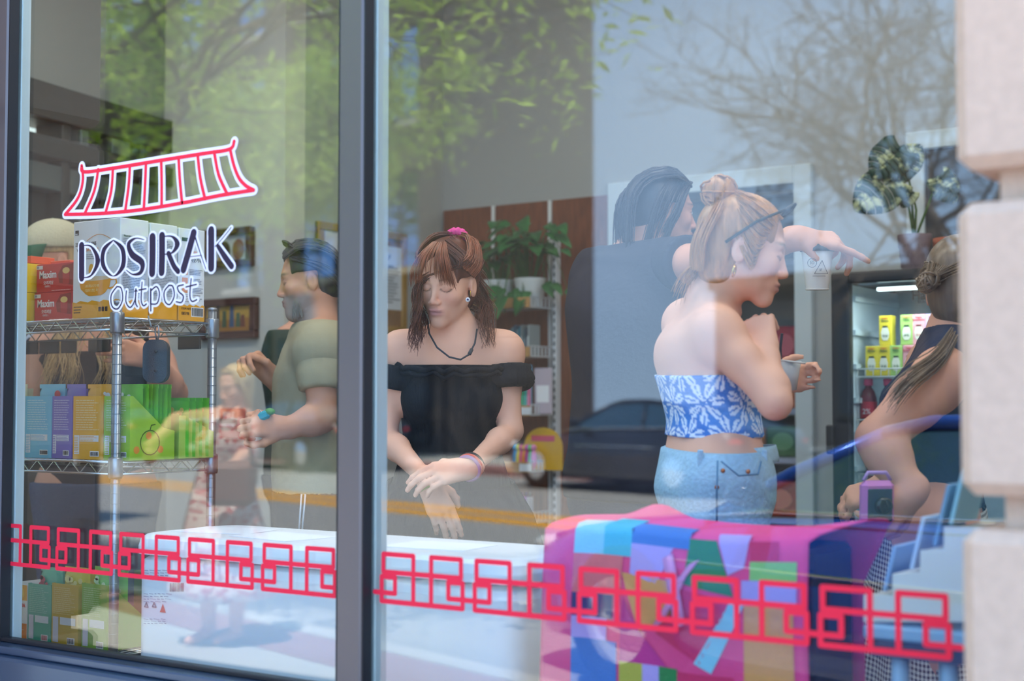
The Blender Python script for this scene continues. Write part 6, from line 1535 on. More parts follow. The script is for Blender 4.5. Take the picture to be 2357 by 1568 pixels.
# ---------------------------------------------------------------- woman in black, at the counter
def woman_in_black():
    z = 3.70; hM = head_matrix(P(1031, 650, 3.70), RGT*-.38+BK*.9, R(15), R(-5), .90)
    J = dict(neck=P(1052, 782, 3.74), shL=P(922, 806, 3.72), shR=P(1160, 806, 3.74), elL=P(886, 1002, 3.70), elR=P(1176, 992, 3.70), wrL=P(985, 1108, 3.52), wrR=P(1078, 1078, 3.47),
             hipL=P(965, 1195, 3.78), hipR=P(1110, 1195, 3.78), front=BK, headM=hM)
    root = person('person', 'woman in a black off-shoulder top looking down, hands clasped', J['hipL'])
    B = figure(J, True, .96, arm_r=.82); add_head(B, hM, .90)
    hand(B, J['wrL'], P(1032, 1212, 3.50)-J['wrL'], BK*.9+RGT*.3, 1, ((.15, .3, .2), (.2, .35, .25), (.25, .4, .25), (.3, .45, .3)), sc=.92, spread=.08)
    hand(B, J['wrR'], P(975, 1098, 3.42)-J['wrR'], BK*.75+UPV*.65, -1, ((.35, .45, .3), (.35, .5, .35), (.4, .55, .4), (.45, .6, .4)), thumb=[(.026, .028, -.008), (.050, .046, -.016), (.070, .048, -.032), (.080, .044, -.048)], sc=.92)
    cL = P(1012, 1155, 3.50); cR = P(1010, 1095, 3.44)
    body_mesh(root, B, SK1, hM, [(cL, .10), (cR, .115)], blush=.35, lips=(.60, .24, .22), brow=(.16, .085, .05))
    MBk = clothmat('black_crinkle_cotton', (26, 28, 34), .8, 45, stretch=(1, 1, .15))
    top = P(1040, 838, 3.6).z
    up = plane_clip((V((0, 0, top)), (0, 0, 1)), (B.pel-V((0, 0, .10)), (0, 0, -1)))
    garment(root, 'bodice', B, ('torso',), .006, MBk, up)
    # ruffled neckline and off-shoulder sleeves
    c0 = (J['shL']+J['shR'])/2; rows = []
    tm = MB()
    for s_ in (('L', -1), ('R', 1)):
        S0, E0 = J['sh'+s_[0]], J['el'+s_[0]]; ax = (E0-S0).normalized(); a = ax.orthogonal().normalized(); b = ax.cross(a); rows = []
        for j in range(8):
            t = j/7; c = S0+ax*(.045+.062*t); r = .060+.012*math.sin(t*math.pi)+.003*math.cos(t*9); rows.append([c+(a*math.cos(2*math.pi*i/36)+b*math.sin(2*math.pi*i/36))*(r+.0035*math.sin(i*2.9+j)) for i in range(37)])
        MB().grid(rows, thick=.002).build('sleeve', MBk, root, world=True)
    n = 40; q = []
    for i in range(n+1):
        a = 2*math.pi*i/n; q.append(B.pel+B.ez*((top-B.pel.z)/B.ez.z)+B.ex*(math.cos(a)*.158)+B.ey*(math.sin(a)*(.128 if math.sin(a) > 0 else .095))+V((0, 0, .006*math.sin(i*2.7)+.004)))
    tm.tube(q, .0075, 7, cap=False); 
    q2 = [p-V((0, 0, .013+.004*math.sin(i*1.9))) for i, p in enumerate(q)]; tm.tube(q2, .0065, 6, cap=False); tm.build('ruffle', MBk, root, world=True)
    # long black skirt
    sk = MB(); rows = []
    for j in range(12):
        t = j/11; zz = B.pel.z+.10-t*(B.pel.z-.02); w_ = .168+.13*min(1, t*2)**.6+.03*t; d_ = .130+.10*min(1, t*2)**.6+.03*t
        rows.append([V((B.pel.x, B.pel.y, zz))+B.ex*(w_+.012*t*math.sin(i*2.0))*math.cos(2*math.pi*i/48)+B.ey*(d_+.012*t*math.sin(i*2.0+1))*math.sin(2*math.pi*i/48) for i in range(49)])
    sk.grid(rows, thick=.002).build('skirt', MBk, root, world=True)
    # hair
    T = lambda x, y, z_: hM @ V((x, y, z_))
    HM = hairmat('auburn_hair', (98, 50, 32)); HM2 = hairmat('copper_hair', (140, 74, 44))
    hair_cap(hM, .90, root, HM, infl=.010, front=.060)
    # side locks: from the crown over the temples down on the chest (image left, image right)
    gl = [[T(-.012, .066, .114), T(-.066, .070, .070), P(978, 640, 3.63), P(966, 700, 3.61), P(956, 752, 3.605), P(944, 805, 3.60)],
          [T(-.014, .03, .128), T(-.080, .030, .062), P(966, 650, 3.66), P(958, 712, 3.63), P(950, 765, 3.61), P(948, 812, 3.60)],
          [T(-.012, -.02, .130), T(-.088, -.015, .050), P(964, 660, 3.70), P(964, 715, 3.66), P(966, 760, 3.62), P(956, 808, 3.605)],
          [T(-.010, -.06, .118), T(-.085, -.055, .040), P(974, 680, 3.74), P(978, 730, 3.68), P(978, 765, 3.63), P(966, 800, 3.62)]]
    hair_strands(gl, 210, .0014, 3, .004, steps=16, wave=.008, mincut=.62).build('hair', HM, root, world=True)
    gr = [[T(.05, -.03, .10), T(.088, -.035, .05), T(.090, -.035, .0), P(1100, 690, 3.74), P(1108, 735, 3.67), P(1118, 790, 3.63)],
          [T(.05, -.05, .10), T(.088, -.045, .050), T(.092, -.045, .0), P(1108, 690, 3.75), P(1120, 745, 3.69), P(1136, 805, 3.64)],
          [T(.012, -.04, .126), T(.086, -.040, .050), T(.094, -.045, -.02), P(1112, 690, 3.76), P(1128, 740, 3.72), P(1132, 800, 3.65)],
          [T(.010, -.08, .100), T(.076, -.085, .03), T(.086, -.085, -.05), P(1108, 720, 3.80), P(1118, 760, 3.76), P(1110, 800, 3.68)]]
    hair_strands(gr, 210, .0014, 4, .005, steps=16, wave=.009, mincut=.62).build('hair', HM, root, world=True)
    bg = [[T(x*.35, .050, .124), T(x*.8, .094, .092), T(x*1.12, .108, .052), T(x*1.30, .101, .018-abs(x)*.25)] for x in (-.056, -.045, -.034, -.022, .022, .034, .045, .056)]
    hair_strands(bg[:4], 60, .0013, 9, .0025, steps=8).build('fringe', HM2, root, world=True); hair_strands(bg[4:], 60, .0013, 10, .0025, steps=8).build('fringe', HM2, root, world=True)
    hair_strands([[T(x*.4, .050, .124), T(x*.8, .095, .090), T(x, .109, .055), T(x, .103, .030)] for x in (-.02, 0, .02)], 22, .0011, 11, .002, steps=8).build('fringe', HM2, root, world=True)
    pull = []
    for s in (-1, 1):
        pg = [[T(s*.060, .066, .070), T(s*.078, .03, .092), T(s*.050, -.03, .130), T(0, -.060, .128)], [T(s*.078, .030, .040), T(s*.090, -.005, .070), T(s*.062, -.05, .118), T(0, -.062, .126)], [T(s*.082, -.005, .015), T(s*.092, -.035, .045), T(s*.066, -.075, .100), T(0, -.064, .124)]]
        hair_strands(pg, 90, .0017, 31+s, .003, steps=9, taper=.8).build('pulled_back_hair', HM if s > 0 else HM2, root, world=True)
    fly = [[P(1085, 620, 3.76), P(1105, 640, 3.76), P(1122, 660, 3.74), P(1130, 668, 3.73)], [P(1085, 640, 3.76), P(1108, 668, 3.76), P(1125, 700, 3.74), P(1138, 715, 3.73)], [P(1088, 600, 3.76), P(1104, 612, 3.76), P(1112, 622, 3.75), P(1110, 632, 3.74)]]
    hair_strands(fly, 30, .0014, 4, .006, steps=9).build('loose_strands', HM, root, world=True)
    sc_ = MB(); c = T(-.005, -.062, .125)
    for k in range(11): a = 2*math.pi*k/11; sc_.ball(c+(hM.to_3x3() @ V((math.cos(a)*.024, 0, math.sin(a)*.014))), (.011, .010, .011), 8)
    sc_.build('scrunchie', clothmat('pink_scrunchie', (238, 84, 150), .3, 80), root, world=True)
    # necklace, earring, bracelets
    nk = [P(u, v, zz) for u, v, zz in ((984, 738, 3.68), (988, 768, 3.655), (1006, 800, 3.628), (1034, 822, 3.612), (1060, 828, 3.610), (1080, 816, 3.622), (1093, 790, 3.64), (1098, 758, 3.67))]
    MB().tube(nk, .0025, 6).build('necklace', pm((52, 58, 66)), root, world=True); MB().tube([nk[5], nk[5].lerp(nk[6], .45)], .0048, 8).build('necklace_clasp', pm((70, 74, 78)), root, world=True)
    e0 = P(1083, 676, 3.63); er = MB(); torus(er, e0, RGT, .007, .0012); er.build('earring', mat('gold', rgb(214, 170, 90), .25, metal=1), root, world=True)
    e1 = P(1077, 690, 3.63); MB().ball(e1, (.0062, .0062, .0062), 10).build('earring_charm', pm((235, 238, 245)), root, world=True); MB().ball(e1+BK*.0045, .003, 8).build('charm_eye', pm((30, 40, 110)), root, world=True)
    ax = (J['wrR']-J['elR']); bp = J['wrR']-ax.normalized()*.012
    for k, c in enumerate(((30, 26, 30), (226, 90, 70), (170, 120, 160))):
        b = MB(); torus(b, bp+ax.normalized()*(.011*k-.008), ax, .0305, .0042); b.build('bracelet', pm(c), root, world=True)
    ax = (J['wrL']-J['elL']); d2 = P(1032, 1212, 3.50)-J['wrL']; b = MB(); torus(b, J['wrL']+d2.normalized()*.012, d2, .0305, .0062); b.build('wristband', pm((170, 190, 40)), root, world=True)
    return root
woman_in_black()

# ---------------------------------------------------------------- man in a khaki tee, left pane
def man_khaki():
    hM = head_matrix(P(712, 644, 4.15), RGT*-1+BK*.12, R(8), 0, .88)
    J = dict(neck=P(738, 752, 4.17), shL=P(738, 798, 4.01), shR=P(720, 790, 4.36), elL=P(742, 962, 3.96), wrL=P(652, 986, 3.90), elR=P(690, 930, 4.30), wrR=P(630, 872, 4.22),
             hipL=P(728, 1150, 4.05), hipR=P(725, 1150, 4.25), front=RGT*-1, headM=hM)
    root = person('person', 'bearded man in a khaki tee facing left, hand raised', J['hipL'])
    B = figure(J, False, 1.0, deep=.95, arm_r=.9); add_head(B, hM, .88, False)
    hand(B, J['wrR'], P(590, 836, 4.2)-J['wrR'], FW*.5+UPV*-.3+RGT*.6, 1, ((1.1, 1.1, .5), (1.1, 1.2, .6), (1.0, 1.1, .6), (.9, 1.0, .6)), thumb=[(.026, .028, -.008), (.055, .040, -.014), (.082, .036, -.022), (.104, .028, -.026)])
    hand(B, J['wrL'], P(600, 976, 3.86)-J['wrL'], BK*.9+UPV*.3, 1, ((1.2, 1.3, .8),)*4, thumb=[(.026, .030, -.006), (.050, .048, -.012), (.072, .052, -.030), (.086, .046, -.046)])
    body_mesh(root, B, SK2, hM, [(P(602, 848, 4.2), .11), (P(618, 982, 3.87), .105)], beard=(.30, .275, .255), brow=(.06, .045, .04), lidded=True, lips=(.36, .17, .15))
    TEE = clothmat('khaki_jersey', (170, 158, 126), .35, 18)
    a = V((0, 0, 1)); tags = ('torso', 'uparmL', 'uparmR')
    hem = B.pel.z+.0
    garment(root, 'tee_shirt', B, ('torso', 'thighL', 'thighR'), .016, TEE, plane_clip((J['neck']+V((0, 0, .012)), (0, 0, 1)), (V((0, 0, hem)), (0, 0, -1))))
    sleeves(root, B, J, .62, .017, TEE)
    SH = clothmat('black_sport_shorts', (36, 38, 44), .2, 30); 
    garment(root, 'shorts', B, ('torso', 'thighL', 'thighR'), .018, SH, plane_clip((B.pel+V((0, 0, .03)), (0, 0, 1)), (V((0, 0, .42)), (0, 0, -1))))
    st = MB()
    for k in (0, 1): 
        p0 = P(703-k*9, 1138, 3.93); p1 = P(694-k*7, 1240, 3.93); st.tube([p0, p1], .0028, 5)
    st.build('shorts_stripe', pm((228, 230, 236)), root, world=True)
    HM = hairmat('dark_grey_hair', (60, 54, 50)); T = lambda x, y, z: hM @ V((x, y, z))
    hair_cap(hM, .88, root, HM, infl=.009, front=.055, low=-.06)
    gs = [[T(x, .072, .098-abs(x)*.4), T(x*1.3, .02, .132-abs(x)*.5), T(x*1.4, -.06, .115-abs(x)*.5), T(x*1.2, -.108, .04-abs(x)*.2), T(x*.9, -.105, -.07), T(x*.8, -.09, -.14)] for x in (-.066, -.045, -.02, .0, .02, .045, .066)]
    hair_strands(gs, 190, .0022, 5, .004, steps=11).build('hair', HM, root, world=True)
    gs = [[T(s*.066, .05, .07), T(s*.082, .0, .05), T(s*.086, -.05, .02), T(s*.07, -.1, -.04), T(s*.045, -.1, -.12)] for s in (-1, -.97)]
    hair_strands(gs, 45, .002, 6, .006).build('side_hair', HM, root, world=True)
    # beard strands
    rnd = random.Random(3); b = MB()
    for k in range(420):
        a_ = rnd.uniform(-1.3, 1.3); h_ = rnd.random(); p = V((math.sin(a_)*.056, .022+math.cos(a_)*.052, -.048-h_*.062)); 
        if abs(p.x) < .02 and p.z > -.085: continue
        d = V((math.sin(a_)*.3, math.cos(a_)*.35, -1)).normalized(); b.tube([hM @ p, hM @ (p+d*.012), hM @ (p+d*.022+V((0, -.003, 0)))], [.0013, .001, .0004], 3, cap=False)
    b.build('beard', hairmat('grey_beard', (150, 142, 132)), root, world=True)
    # sunglasses pushed up
    g = MB()
    for s in (-1, 1): g.ball((0, 0, 0), (.027, .008, .020), 12, M=hM @ Matrix.Translation((s*.032, .055, .124)) @ Matrix.Rotation(R(-55), 4, 'X')); g.tube([T(s*.058, .048, .115), T(s*.078, .0, .075), T(s*.080, -.03, .02)], .0028, 6)
    g.tube([T(-.012, .06, .126), T(.012, .06, .126)], .003, 6); g.build('sunglasses', M_plas, root, world=True)
    n = MB(); torus(n, J['neck']+V((0, 0, .01)), B.ez+B.ey*.35, .072, .0016); n.build('neck_cord', pm((30, 28, 28)), root, world=True)
    # trinket in the lower hand
    c = P(604, 958, 3.86); t = empty('trinket', c, label='teal and green keychain trinket in the bearded man\'s hand', cat='trinket')
    MB().box((-.02, -.012, -.012), (.02, .012, .012), frame(c, RGT+UPV*.4), bev=.006).build('block', pm((40, 150, 160)), t, world=True); MB().ball(c+RGT*.02+UPV*.012, (.016, .014, .010), 10).build('bead', pm((96, 150, 50)), t, world=True)
    k = MB(); 
    for i in range(4): torus(k, c+RGT*(-.018+.010*i)+UPV*(.006*(i % 2)), RGT+FW*(i % 2), .010, .0015, 16, 6)
    k.build('chain', M_chrome, t, world=True)
man_khaki()

# ---------------------------------------------------------------- person in dark green behind him
def person_green():
    hM = head_matrix(P(716, 668, 4.95), FW+RGT*-.2, R(10), 0, .9)
    J = dict(neck=P(712, 762, 4.95), shL=P(668, 790, 4.9), shR=P(790, 790, 4.95), elL=P(658, 960, 4.9), elR=P(800, 960, 4.95), wrL=P(672, 1080, 4.8), wrR=P(790, 1080, 4.8), hipL=P(686, 1090, 4.95), hipR=P(770, 1090, 4.95), front=FW, headM=hM)
    root = person('person', 'person in a dark green shirt mostly hidden behind the bearded man', J['hipL'])
    B = figure(J, False, .95); add_head(B, hM, .9, False); hand(B, J['wrL'], (0, 0, -1), RGT*-1, 1); hand(B, J['wrR'], (0, 0, -1), RGT, -1)
    body_mesh(root, B, SK3, hM, [], h=.011, head_h=.006)
    garment(root, 'shirt', B, ('torso', 'uparmL', 'uparmR'), .018, clothmat('bottle_green_jersey', (44, 62, 50), .3, 20), plane_clip((J['neck'], (0, 0, 1)), (B.pel-V((0, 0, .04)), (0, 0, -1))), h=.011)
    garment(root, 'shorts', B, ('torso', 'thighL', 'thighR'), .02, clothmat('black_shorts', (30, 30, 34), .2, 30), plane_clip((B.pel+V((0, 0, .0)), (0, 0, 1)), (V((0, 0, .45)), (0, 0, -1))), h=.011)
    hair_cap(hM, .9, root, hairmat('black_hair', (34, 30, 30)), infl=.008, h=.007)
person_green()

# ---------------------------------------------------------------- tall dark haired man, seen from behind, holding a cup out
def man_tall():
    hM = head_matrix(P(1526, 488, 4.12), RGT*.96+FW*.15, R(4), 0, .92)
    J = dict(neck=P(1478, 590, 4.15), shL=P(1388, 628, 4.22), shR=P(1532, 612, 3.98), elL=P(1365, 800, 4.25), wrL=P(1400, 960, 4.12), elR=P(1668, 600, 3.72), wrR=P(1838, 548, 3.50), hipL=P(1395, 1110, 4.25), hipR=P(1500, 1110, 4.08), front=RGT*.7+FW*.7, headM=hM)
    root = person('person', 'tall long haired man in a dark shirt reaching out with a paper cup', J['hipL'])
    B = figure(J, False, 1.12, deep=1.1, arm_r=.85); add_head(B, hM, .92, False)
    hand(B, J['wrR'], RGT*.92+UPV*-.10+BK*.1, UPV*.85+BK*.5, -1, ((.30, .10, .10), (.75, .7, .3), (.85, .8, .4), (.95, .8, .4)), thumb=[(.026, .028, -.010), (.045, .040, -.030), (.055, .040, -.055), (.062, .036, -.075)], sc=1.02, spread=.1)
    hand(B, J['wrL'], (0, 0, -1), RGT*-1, 1)
    body_mesh(root, B, SK3, hM, [(P(1900, 570, 3.48), .12)], h=.010, lips=(.38, .17, .15), brow=(.04, .03, .03), lidded=False)
    CH_ = clothmat('charcoal_jersey', (58, 56, 66), .45, 10)
    garment(root, 'shirt', B, ('torso', 'thighL', 'thighR'), .022, CH_, plane_clip((J['neck']+V((0, 0, .03)), (0, 0, 1)), (B.pel-V((0, 0, .05)), (0, 0, -1))))
    sleeves(root, B, J, {'L': .75, 'R': .42}, .024, CH_)
    garment(root, 'jeans', B, ('torso', 'thighL', 'thighR', 'shinL', 'shinR'), .014, clothmat('dark_denim', (48, 60, 84), .2, 90), plane_clip((B.pel+V((0, 0, .02)), (0, 0, 1)), (V((0, 0, .1)), (0, 0, -1))), h=.011)
    HM = hairmat('dark_brown_hair', (44, 36, 38)); T = lambda x, y, z: hM @ V((x, y, z))
    hair_cap(hM, .92, root, HM, infl=.014, front=.045, low=-.08)
    gs = [[T(x, .065, .105-abs(x)*.4), T(x*1.25, .01, .140-abs(x)*.5), T(x*1.35, -.07, .115-abs(x)*.4), T(x*1.35, -.115, .03), T(x*1.3, -.120, -.06), T(x*1.2, -.115, -.155)] for x in (-.075, -.05, -.02, .01, .04, .07)]
    hair_strands(gs, 190, .0036, 7, .006, steps=11).build('hair', HM, root, world=True)
    gs = [[T(s*.05, .07, .09), T(s*.085, .045, .05), T(s*.092, .025, -.01), T(s*.092, .0, -.06), T(s*.09, -.02, -.13)] for s in (.9, 1.0, 1.1)]; gs2 = [[T(s*.07, .0, .09), T(s*.092, -.03, .04), T(s*.094, -.05, -.02), T(s*.09, -.06, -.08), T(s*.085, -.07, -.15)] for s in (.9, 1.0, 1.1)]
    hair_strands(gs+gs2, 90, .003, 8, .005).build('side_hair', HM, root, world=True)
    gs = [[T(-p[0], p[1], p[2]) for p in ((.05*s, .07, .09), (.085*s, .045, .05), (.092*s, .02, -.01), (.092*s, -.01, -.07), (.088*s, -.03, -.14))] for s in (.9, 1.05)]
    hair_strands(gs+[[T(-.075, -.01, .085), T(-.094, -.04, .03), T(-.095, -.05, -.03), T(-.092, -.06, -.09), T(-.086, -.07, -.16)]], 90, .003, 12, .005).build('side_hair', HM, root, world=True)
    # paper cup
    ct = P(1886, 572, 3.50); cbm = P(1881, 668, 3.50); cu = empty('paper_cup', cbm, label='white paper coffee cup with dark lid in the tall man\'s hand', cat='cup')
    ax = (ct-cbm); h_ = ax.length; Mx = frame(cbm, RGT, ax)
    MB().lathe([(.0265, 0), (.0273, .001), (.0278, .004), (.0330, h_*.5), (.0383, h_-.006), (.0385, h_-.004)], n=32, M=Mx).build('cup_wall', mat('white_card', rgb(232, 230, 226), .6), cu, world=True)
    MB().lathe([(.0415, h_-.008), (.0415, h_-.001), (.038, h_+.004), (.038, h_+.010), (.034, h_+.011), (.001, h_+.009)], n=32, M=Mx).build('lid', mat('dark_lid', rgb(46, 46, 52), .4), cu, world=True)
    MB().lathe([(.0280, 0), (.0287, .003), (.0280, .004)], n=32, M=Mx, cap=False).build('base_rim', pm((216, 212, 206)), cu, world=True)
    FMx = frame(cbm+BK*.0345-RGT*.020+UPV*.046, RGT, BK+V((0, 0, .0)))
    fm2 = frame(cbm+BK*.0352+UPV*(h_*.52), RGT, BK-UPV*.10)
    strokes([([(-.020+.011*math.cos(a*.45), .010+.011*math.sin(a*.45)) for a in range(15)], .0011), ([(-.014, -.016), (.018, -.016), (.004, .016), (-.014, -.016)], .0011), ([(-.018, -.022), (.012, -.022)], .0010)], fm2, .0008).build('logo', pm((90, 90, 100)), cu, world=True)
    lettering('lettering', 'SO', .009, fm2 @ Matrix.Translation((-.026, .007, .001)), pm((90, 90, 100)), cu); lettering('lettering', 'IF', .009, fm2 @ Matrix.Translation((-.002, -.010, .001)), pm((90, 90, 100)), cu)
man_tall()

# ---------------------------------------------------------------- blonde woman in a blue patterned bandeau and jeans
def woman_blonde():
    hM = head_matrix(P(1712, 573, 3.08), RGT*.98+BK*.10, R(14), 0, .95)
    J = dict(neck=P(1636, 706, 3.12), shL=P(1580, 742, 3.26), shR=P(1652, 764, 2.99), elL=P(1690, 925, 3.30), wrL=P(1770, 882, 3.20), elR=P(1784, 928, 2.88), wrR=P(1762, 806, 2.98), hipL=P(1640, 1110, 3.22), hipR=P(1670, 1110, 2.99), front=RGT*.93+FW*.25, headM=hM)
    root = person('person', 'blonde woman in a blue patterned bandeau top and light jeans facing right', J['hipL'])
    sec = [(-.12, .150, .115, -.01), (0, .165, .120, -.014), (.18, .150, .108, -.006), (.42, .122, .094, .004), (.62, .130, .104, .004), (.82, .140, .108, -.006), (.95, .130, .092, -.012), (1.02, .10, .06, -.018)]
    B = figure(J, True, .98, sex_secs=sec, arm_r=.86); add_head(B, hM, .95)
    hand(B, J['wrR'], P(1748, 752, 3.02)-J['wrR'], BK*.8-RGT*.3, 1, ((.8, .9, .4),)*4, sc=.9)
    hand(B, J['wrL'], RGT*.9+UPV*.15, FW*.9, -1, ((.7, .9, .5),)*4, sc=.85)
    body_mesh(root, B, SK1, hM, [(P(1756, 778, 3.0), .10)], h=.008, blush=.4, lips=(.52, .24, .22), brow=(.22, .14, .08), lidded=True)
    # bandeau: white ground with blue star flowers
    def pat(v):
        c = np.tile(np.array(rgb(64, 124, 206)), (len(v), 1)); q = v-npv(B.pel); a = np.arctan2(q@npv(B.ey), q@npv(B.ex))*.13; z = v[:, 2]
        for i in range(-9, 10):
            for j in range(-2, 6):
                ca = (i+.5*(j % 2))*.092; cz = B.pel.z+.10+j*.070; da = a-ca; dz = z-cz; r = np.hypot(da, dz); th = np.arctan2(dz, da); pet = (r < .046*(.45+.55*np.abs(np.cos(th*3.5+.6*i)))) & (r > .006) & (np.abs(np.sin(th*3.5+.6*i)) > .20)
                c[pet & (np.abs(np.cos(th*3.5+.6*i)) > .55)] = rgb(228, 236, 250)
        return c
    def clip(G):
        t0 = npv(P(1580, 862, 3.1)); n = npv((UPV+RGT*-.03).normalized()); b0 = npv(P(1650, 1006, 3.05))
        return np.maximum((G-t0)@n, -(G-b0)@npv(UPV))
    v, f = B.mesh(.0042, tags=('torso',), infl=.007, clip=clip); npmesh('bandeau_top', v, f, vmat('printed_jersey', .8, bump=.5, scale=70), root, pat(v))
    DN = clothmat('light_denim', (168, 204, 226), .35, 120, var=.10)
    wz = P(1660, 1034, 3.05)
    garment(root, 'jeans', B, ('torso', 'thighL', 'thighR', 'shinL', 'shinR'), .010, DN, plane_clip((wz, UPV), (V((0, 0, .12)), (0, 0, -1))))
    wb = []; pel = B.pel
    def ring(zv, off, nm, m, r, a0=0, a1=6.2832, n=40):
        c = V((pel.x, pel.y, zv)); t = (zv-pel.z)/B.L/B.ez.z; hw = np.interp(t, [q[0] for q in sec], [q[1]*.98 for q in sec]); hd = np.interp(t, [q[0] for q in sec], [q[2]*.98 for q in sec])
        pts = [c+B.ez*0+B.ex*(math.cos(a0+(a1-a0)*i/n)*(hw+off))+B.ey*(math.sin(a0+(a1-a0)*i/n)*(hd+off)) for i in range(n+1)]; return pts
    wbm = MB(); rows = [ring(wz.z-.004-.036*j/4, .0125+.0015*math.sin(j/4*math.pi), '', None, 0) for j in range(5)]; wbm.grid(rows, thick=.003).build('waistband', DN, root, world=True)
    def on(u, v, zz): return P(u, v, zz)
    for u in (1612, 1760):
        p = P(u, 1040, 2.93 if u < 1700 else 2.95); MB().box((-.006, -.004, -.05), (.006, .004, .004), frame(p, RGT), bev=.002).build('belt_loop', DN, root, world=True)
    p = P(1580, 1048, 3.09); MB().box((-.020, -.003, -.018), (.020, .003, .018), frame(p, RGT*.8-BK*.6+RGT*.3), bev=.002).build('leather_patch', mat('brown_leather', rgb(112, 74, 60), .7, bump=.2), root, world=True)
    seam = MB(); seam.tube([P(1652, 1060, 2.875), P(1650, 1130, 2.865), P(1650, 1215, 2.87)], .0022, 5); seam.tube([P(1660, 1062, 2.872), P(1700, 1095, 2.872), P(1745, 1092, 2.89), P(1752, 1062, 2.90)], .002, 5); seam.build('seams', clothmat('denim_seam', (92, 136, 170), .2, 60), root, world=True)
    for u, v in ((1664, 1084), (1722, 1086), (1650, 1122)): MB().lathe([(.005, 0), (.004, .002), (.001, .003)], n=10, M=frame(P(u, v, 2.868), RGT, BK)).build('rivet', mat('copper_rivet', rgb(176, 110, 70), .4, metal=.8), root, world=True)
    # hair swept up into a bun
    T = lambda x, y, z: hM @ V((x, y, z)); HM = hairmat('honey_blonde_hair', (184, 124, 68)); bun = P(1656, 442, 3.08)
    hair_cap(hM, .95, root, HM, infl=.007, front=.060, low=-.05)
    bl = hM.inverted() @ bun
    gs = []
    for k in range(9):
        a = -2.0+4.0*k/8
        gs.append([T(math.sin(a)*.076, .068-.02*abs(a), .085-.028*a*a), T(math.sin(a)*.086, .02, .110-.040*a*a), T(math.sin(a)*.070+bl.x*.3, -.03, .118-.022*a*a), V(bun).lerp(T(0, -.02, .12), .35)])
    hair_strands(gs, 220, .0021, 15, .003, steps=10).build('hair', HM, root, world=True)
    gs = [[T(math.sin(a)*.060, -.075-.03*math.cos(a), -.075), T(math.sin(a)*.078, -.085-.03*math.cos(a), -.01), T(math.sin(a)*.066, -.070-.025*math.cos(a), .07), V(bun).lerp(T(0, -.05, .10), .3)] for a in (-1.5, -.9, -.3, .3, .9, 1.5)]
    hair_strands(gs, 150, .0021, 16, .003, steps=10).build('nape_hair', HM, root, world=True)
    b = MB(); rnd = random.Random(8)
    for k in range(60):
        ax = V((rnd.gauss(0, 1), rnd.gauss(0, 1), rnd.gauss(0, 1))).normalized(); a = ax.orthogonal().normalized(); c2 = ax.cross(a); r = rnd.uniform(.026, .044); st = rnd.uniform(0, 6)
        b.tube([bun+(a*math.cos(st+q*.45)+c2*math.sin(st+q*.45)*.85)*(r*(1-.02*q)) for q in range(10)], .0030, 4, cap=False)
    b.build('bun', HM, root, world=True); MB().ball(bun, .036, 14).build('bun_core', HM, root, world=True)
    fl = [[T(-.03, -.085, -.05), T(-.04, -.11, -.09), T(-.03, -.115, -.13)], [T(.03, -.085, -.05), T(.02, -.115, -.10), T(.03, -.12, -.15)]]
    hair_strands(fl, 22, .0012, 3, .010, steps=7).build('loose_strands', HM, root, world=True)
    # sunglasses on the hair, hoop earring
    g = MB()
    for s in (-1, 1): g.ball((0, 0, 0), (.028, .007, .022), 12, M=hM @ Matrix.Translation((s*.034, .075, .105)) @ Matrix.Rotation(R(-38), 4, 'X')); g.tube([T(s*.062, .066, .098), T(s*.086, .01, .055), T(s*.084, -.045, -.005)], .0034, 6)
    g.build('sunglasses', M_plas, root, world=True)
    e = MB(); torus(e, T(.083, -.012, -.062), hM.to_3x3() @ V((.2, 1, 0)), .011, .0032, 20, 8); torus(e, T(-.083, -.012, -.062), hM.to_3x3() @ V((.2, 1, 0)), .011, .0032, 20, 8); e.build('hoop_earring', mat('gold', rgb(214, 170, 90), .25, metal=1), root, world=True)
    # iced drink
    c0 = P(1806, 898, 3.16); ct = P(1814, 832, 3.16); cu = empty('iced_drink', c0, label='clear plastic iced drink with a straw held by the blonde woman', cat='drink')
    Mx = frame(c0, RGT, ct-c0); hh = (ct-c0).length
    MB().lathe([(.026, 0), (.036, hh), (.0345, hh), (.025, .003)], n=24, M=Mx).build('cup', mat('frosted_plastic', rgb(206, 212, 214), .25), cu, world=True); MB().lathe([(.0245, .004), (.030, hh*.6), (.001, hh*.6)], n=24, M=Mx).build('coffee', pm((150, 112, 84)), cu, world=True)
    r_ = MB(); torus(r_, ct, ct-c0, .0365, .0022); r_.build('rim', mat('clear_rim', rgb(220, 226, 226), .2), cu, world=True); MB().tube([P(1800, 885, 3.16), P(1796, 800, 3.15), P(1800, 768, 3.14)], .0032, 8).build('straw', pm((50, 50, 60)), cu, world=True)
woman_blonde()

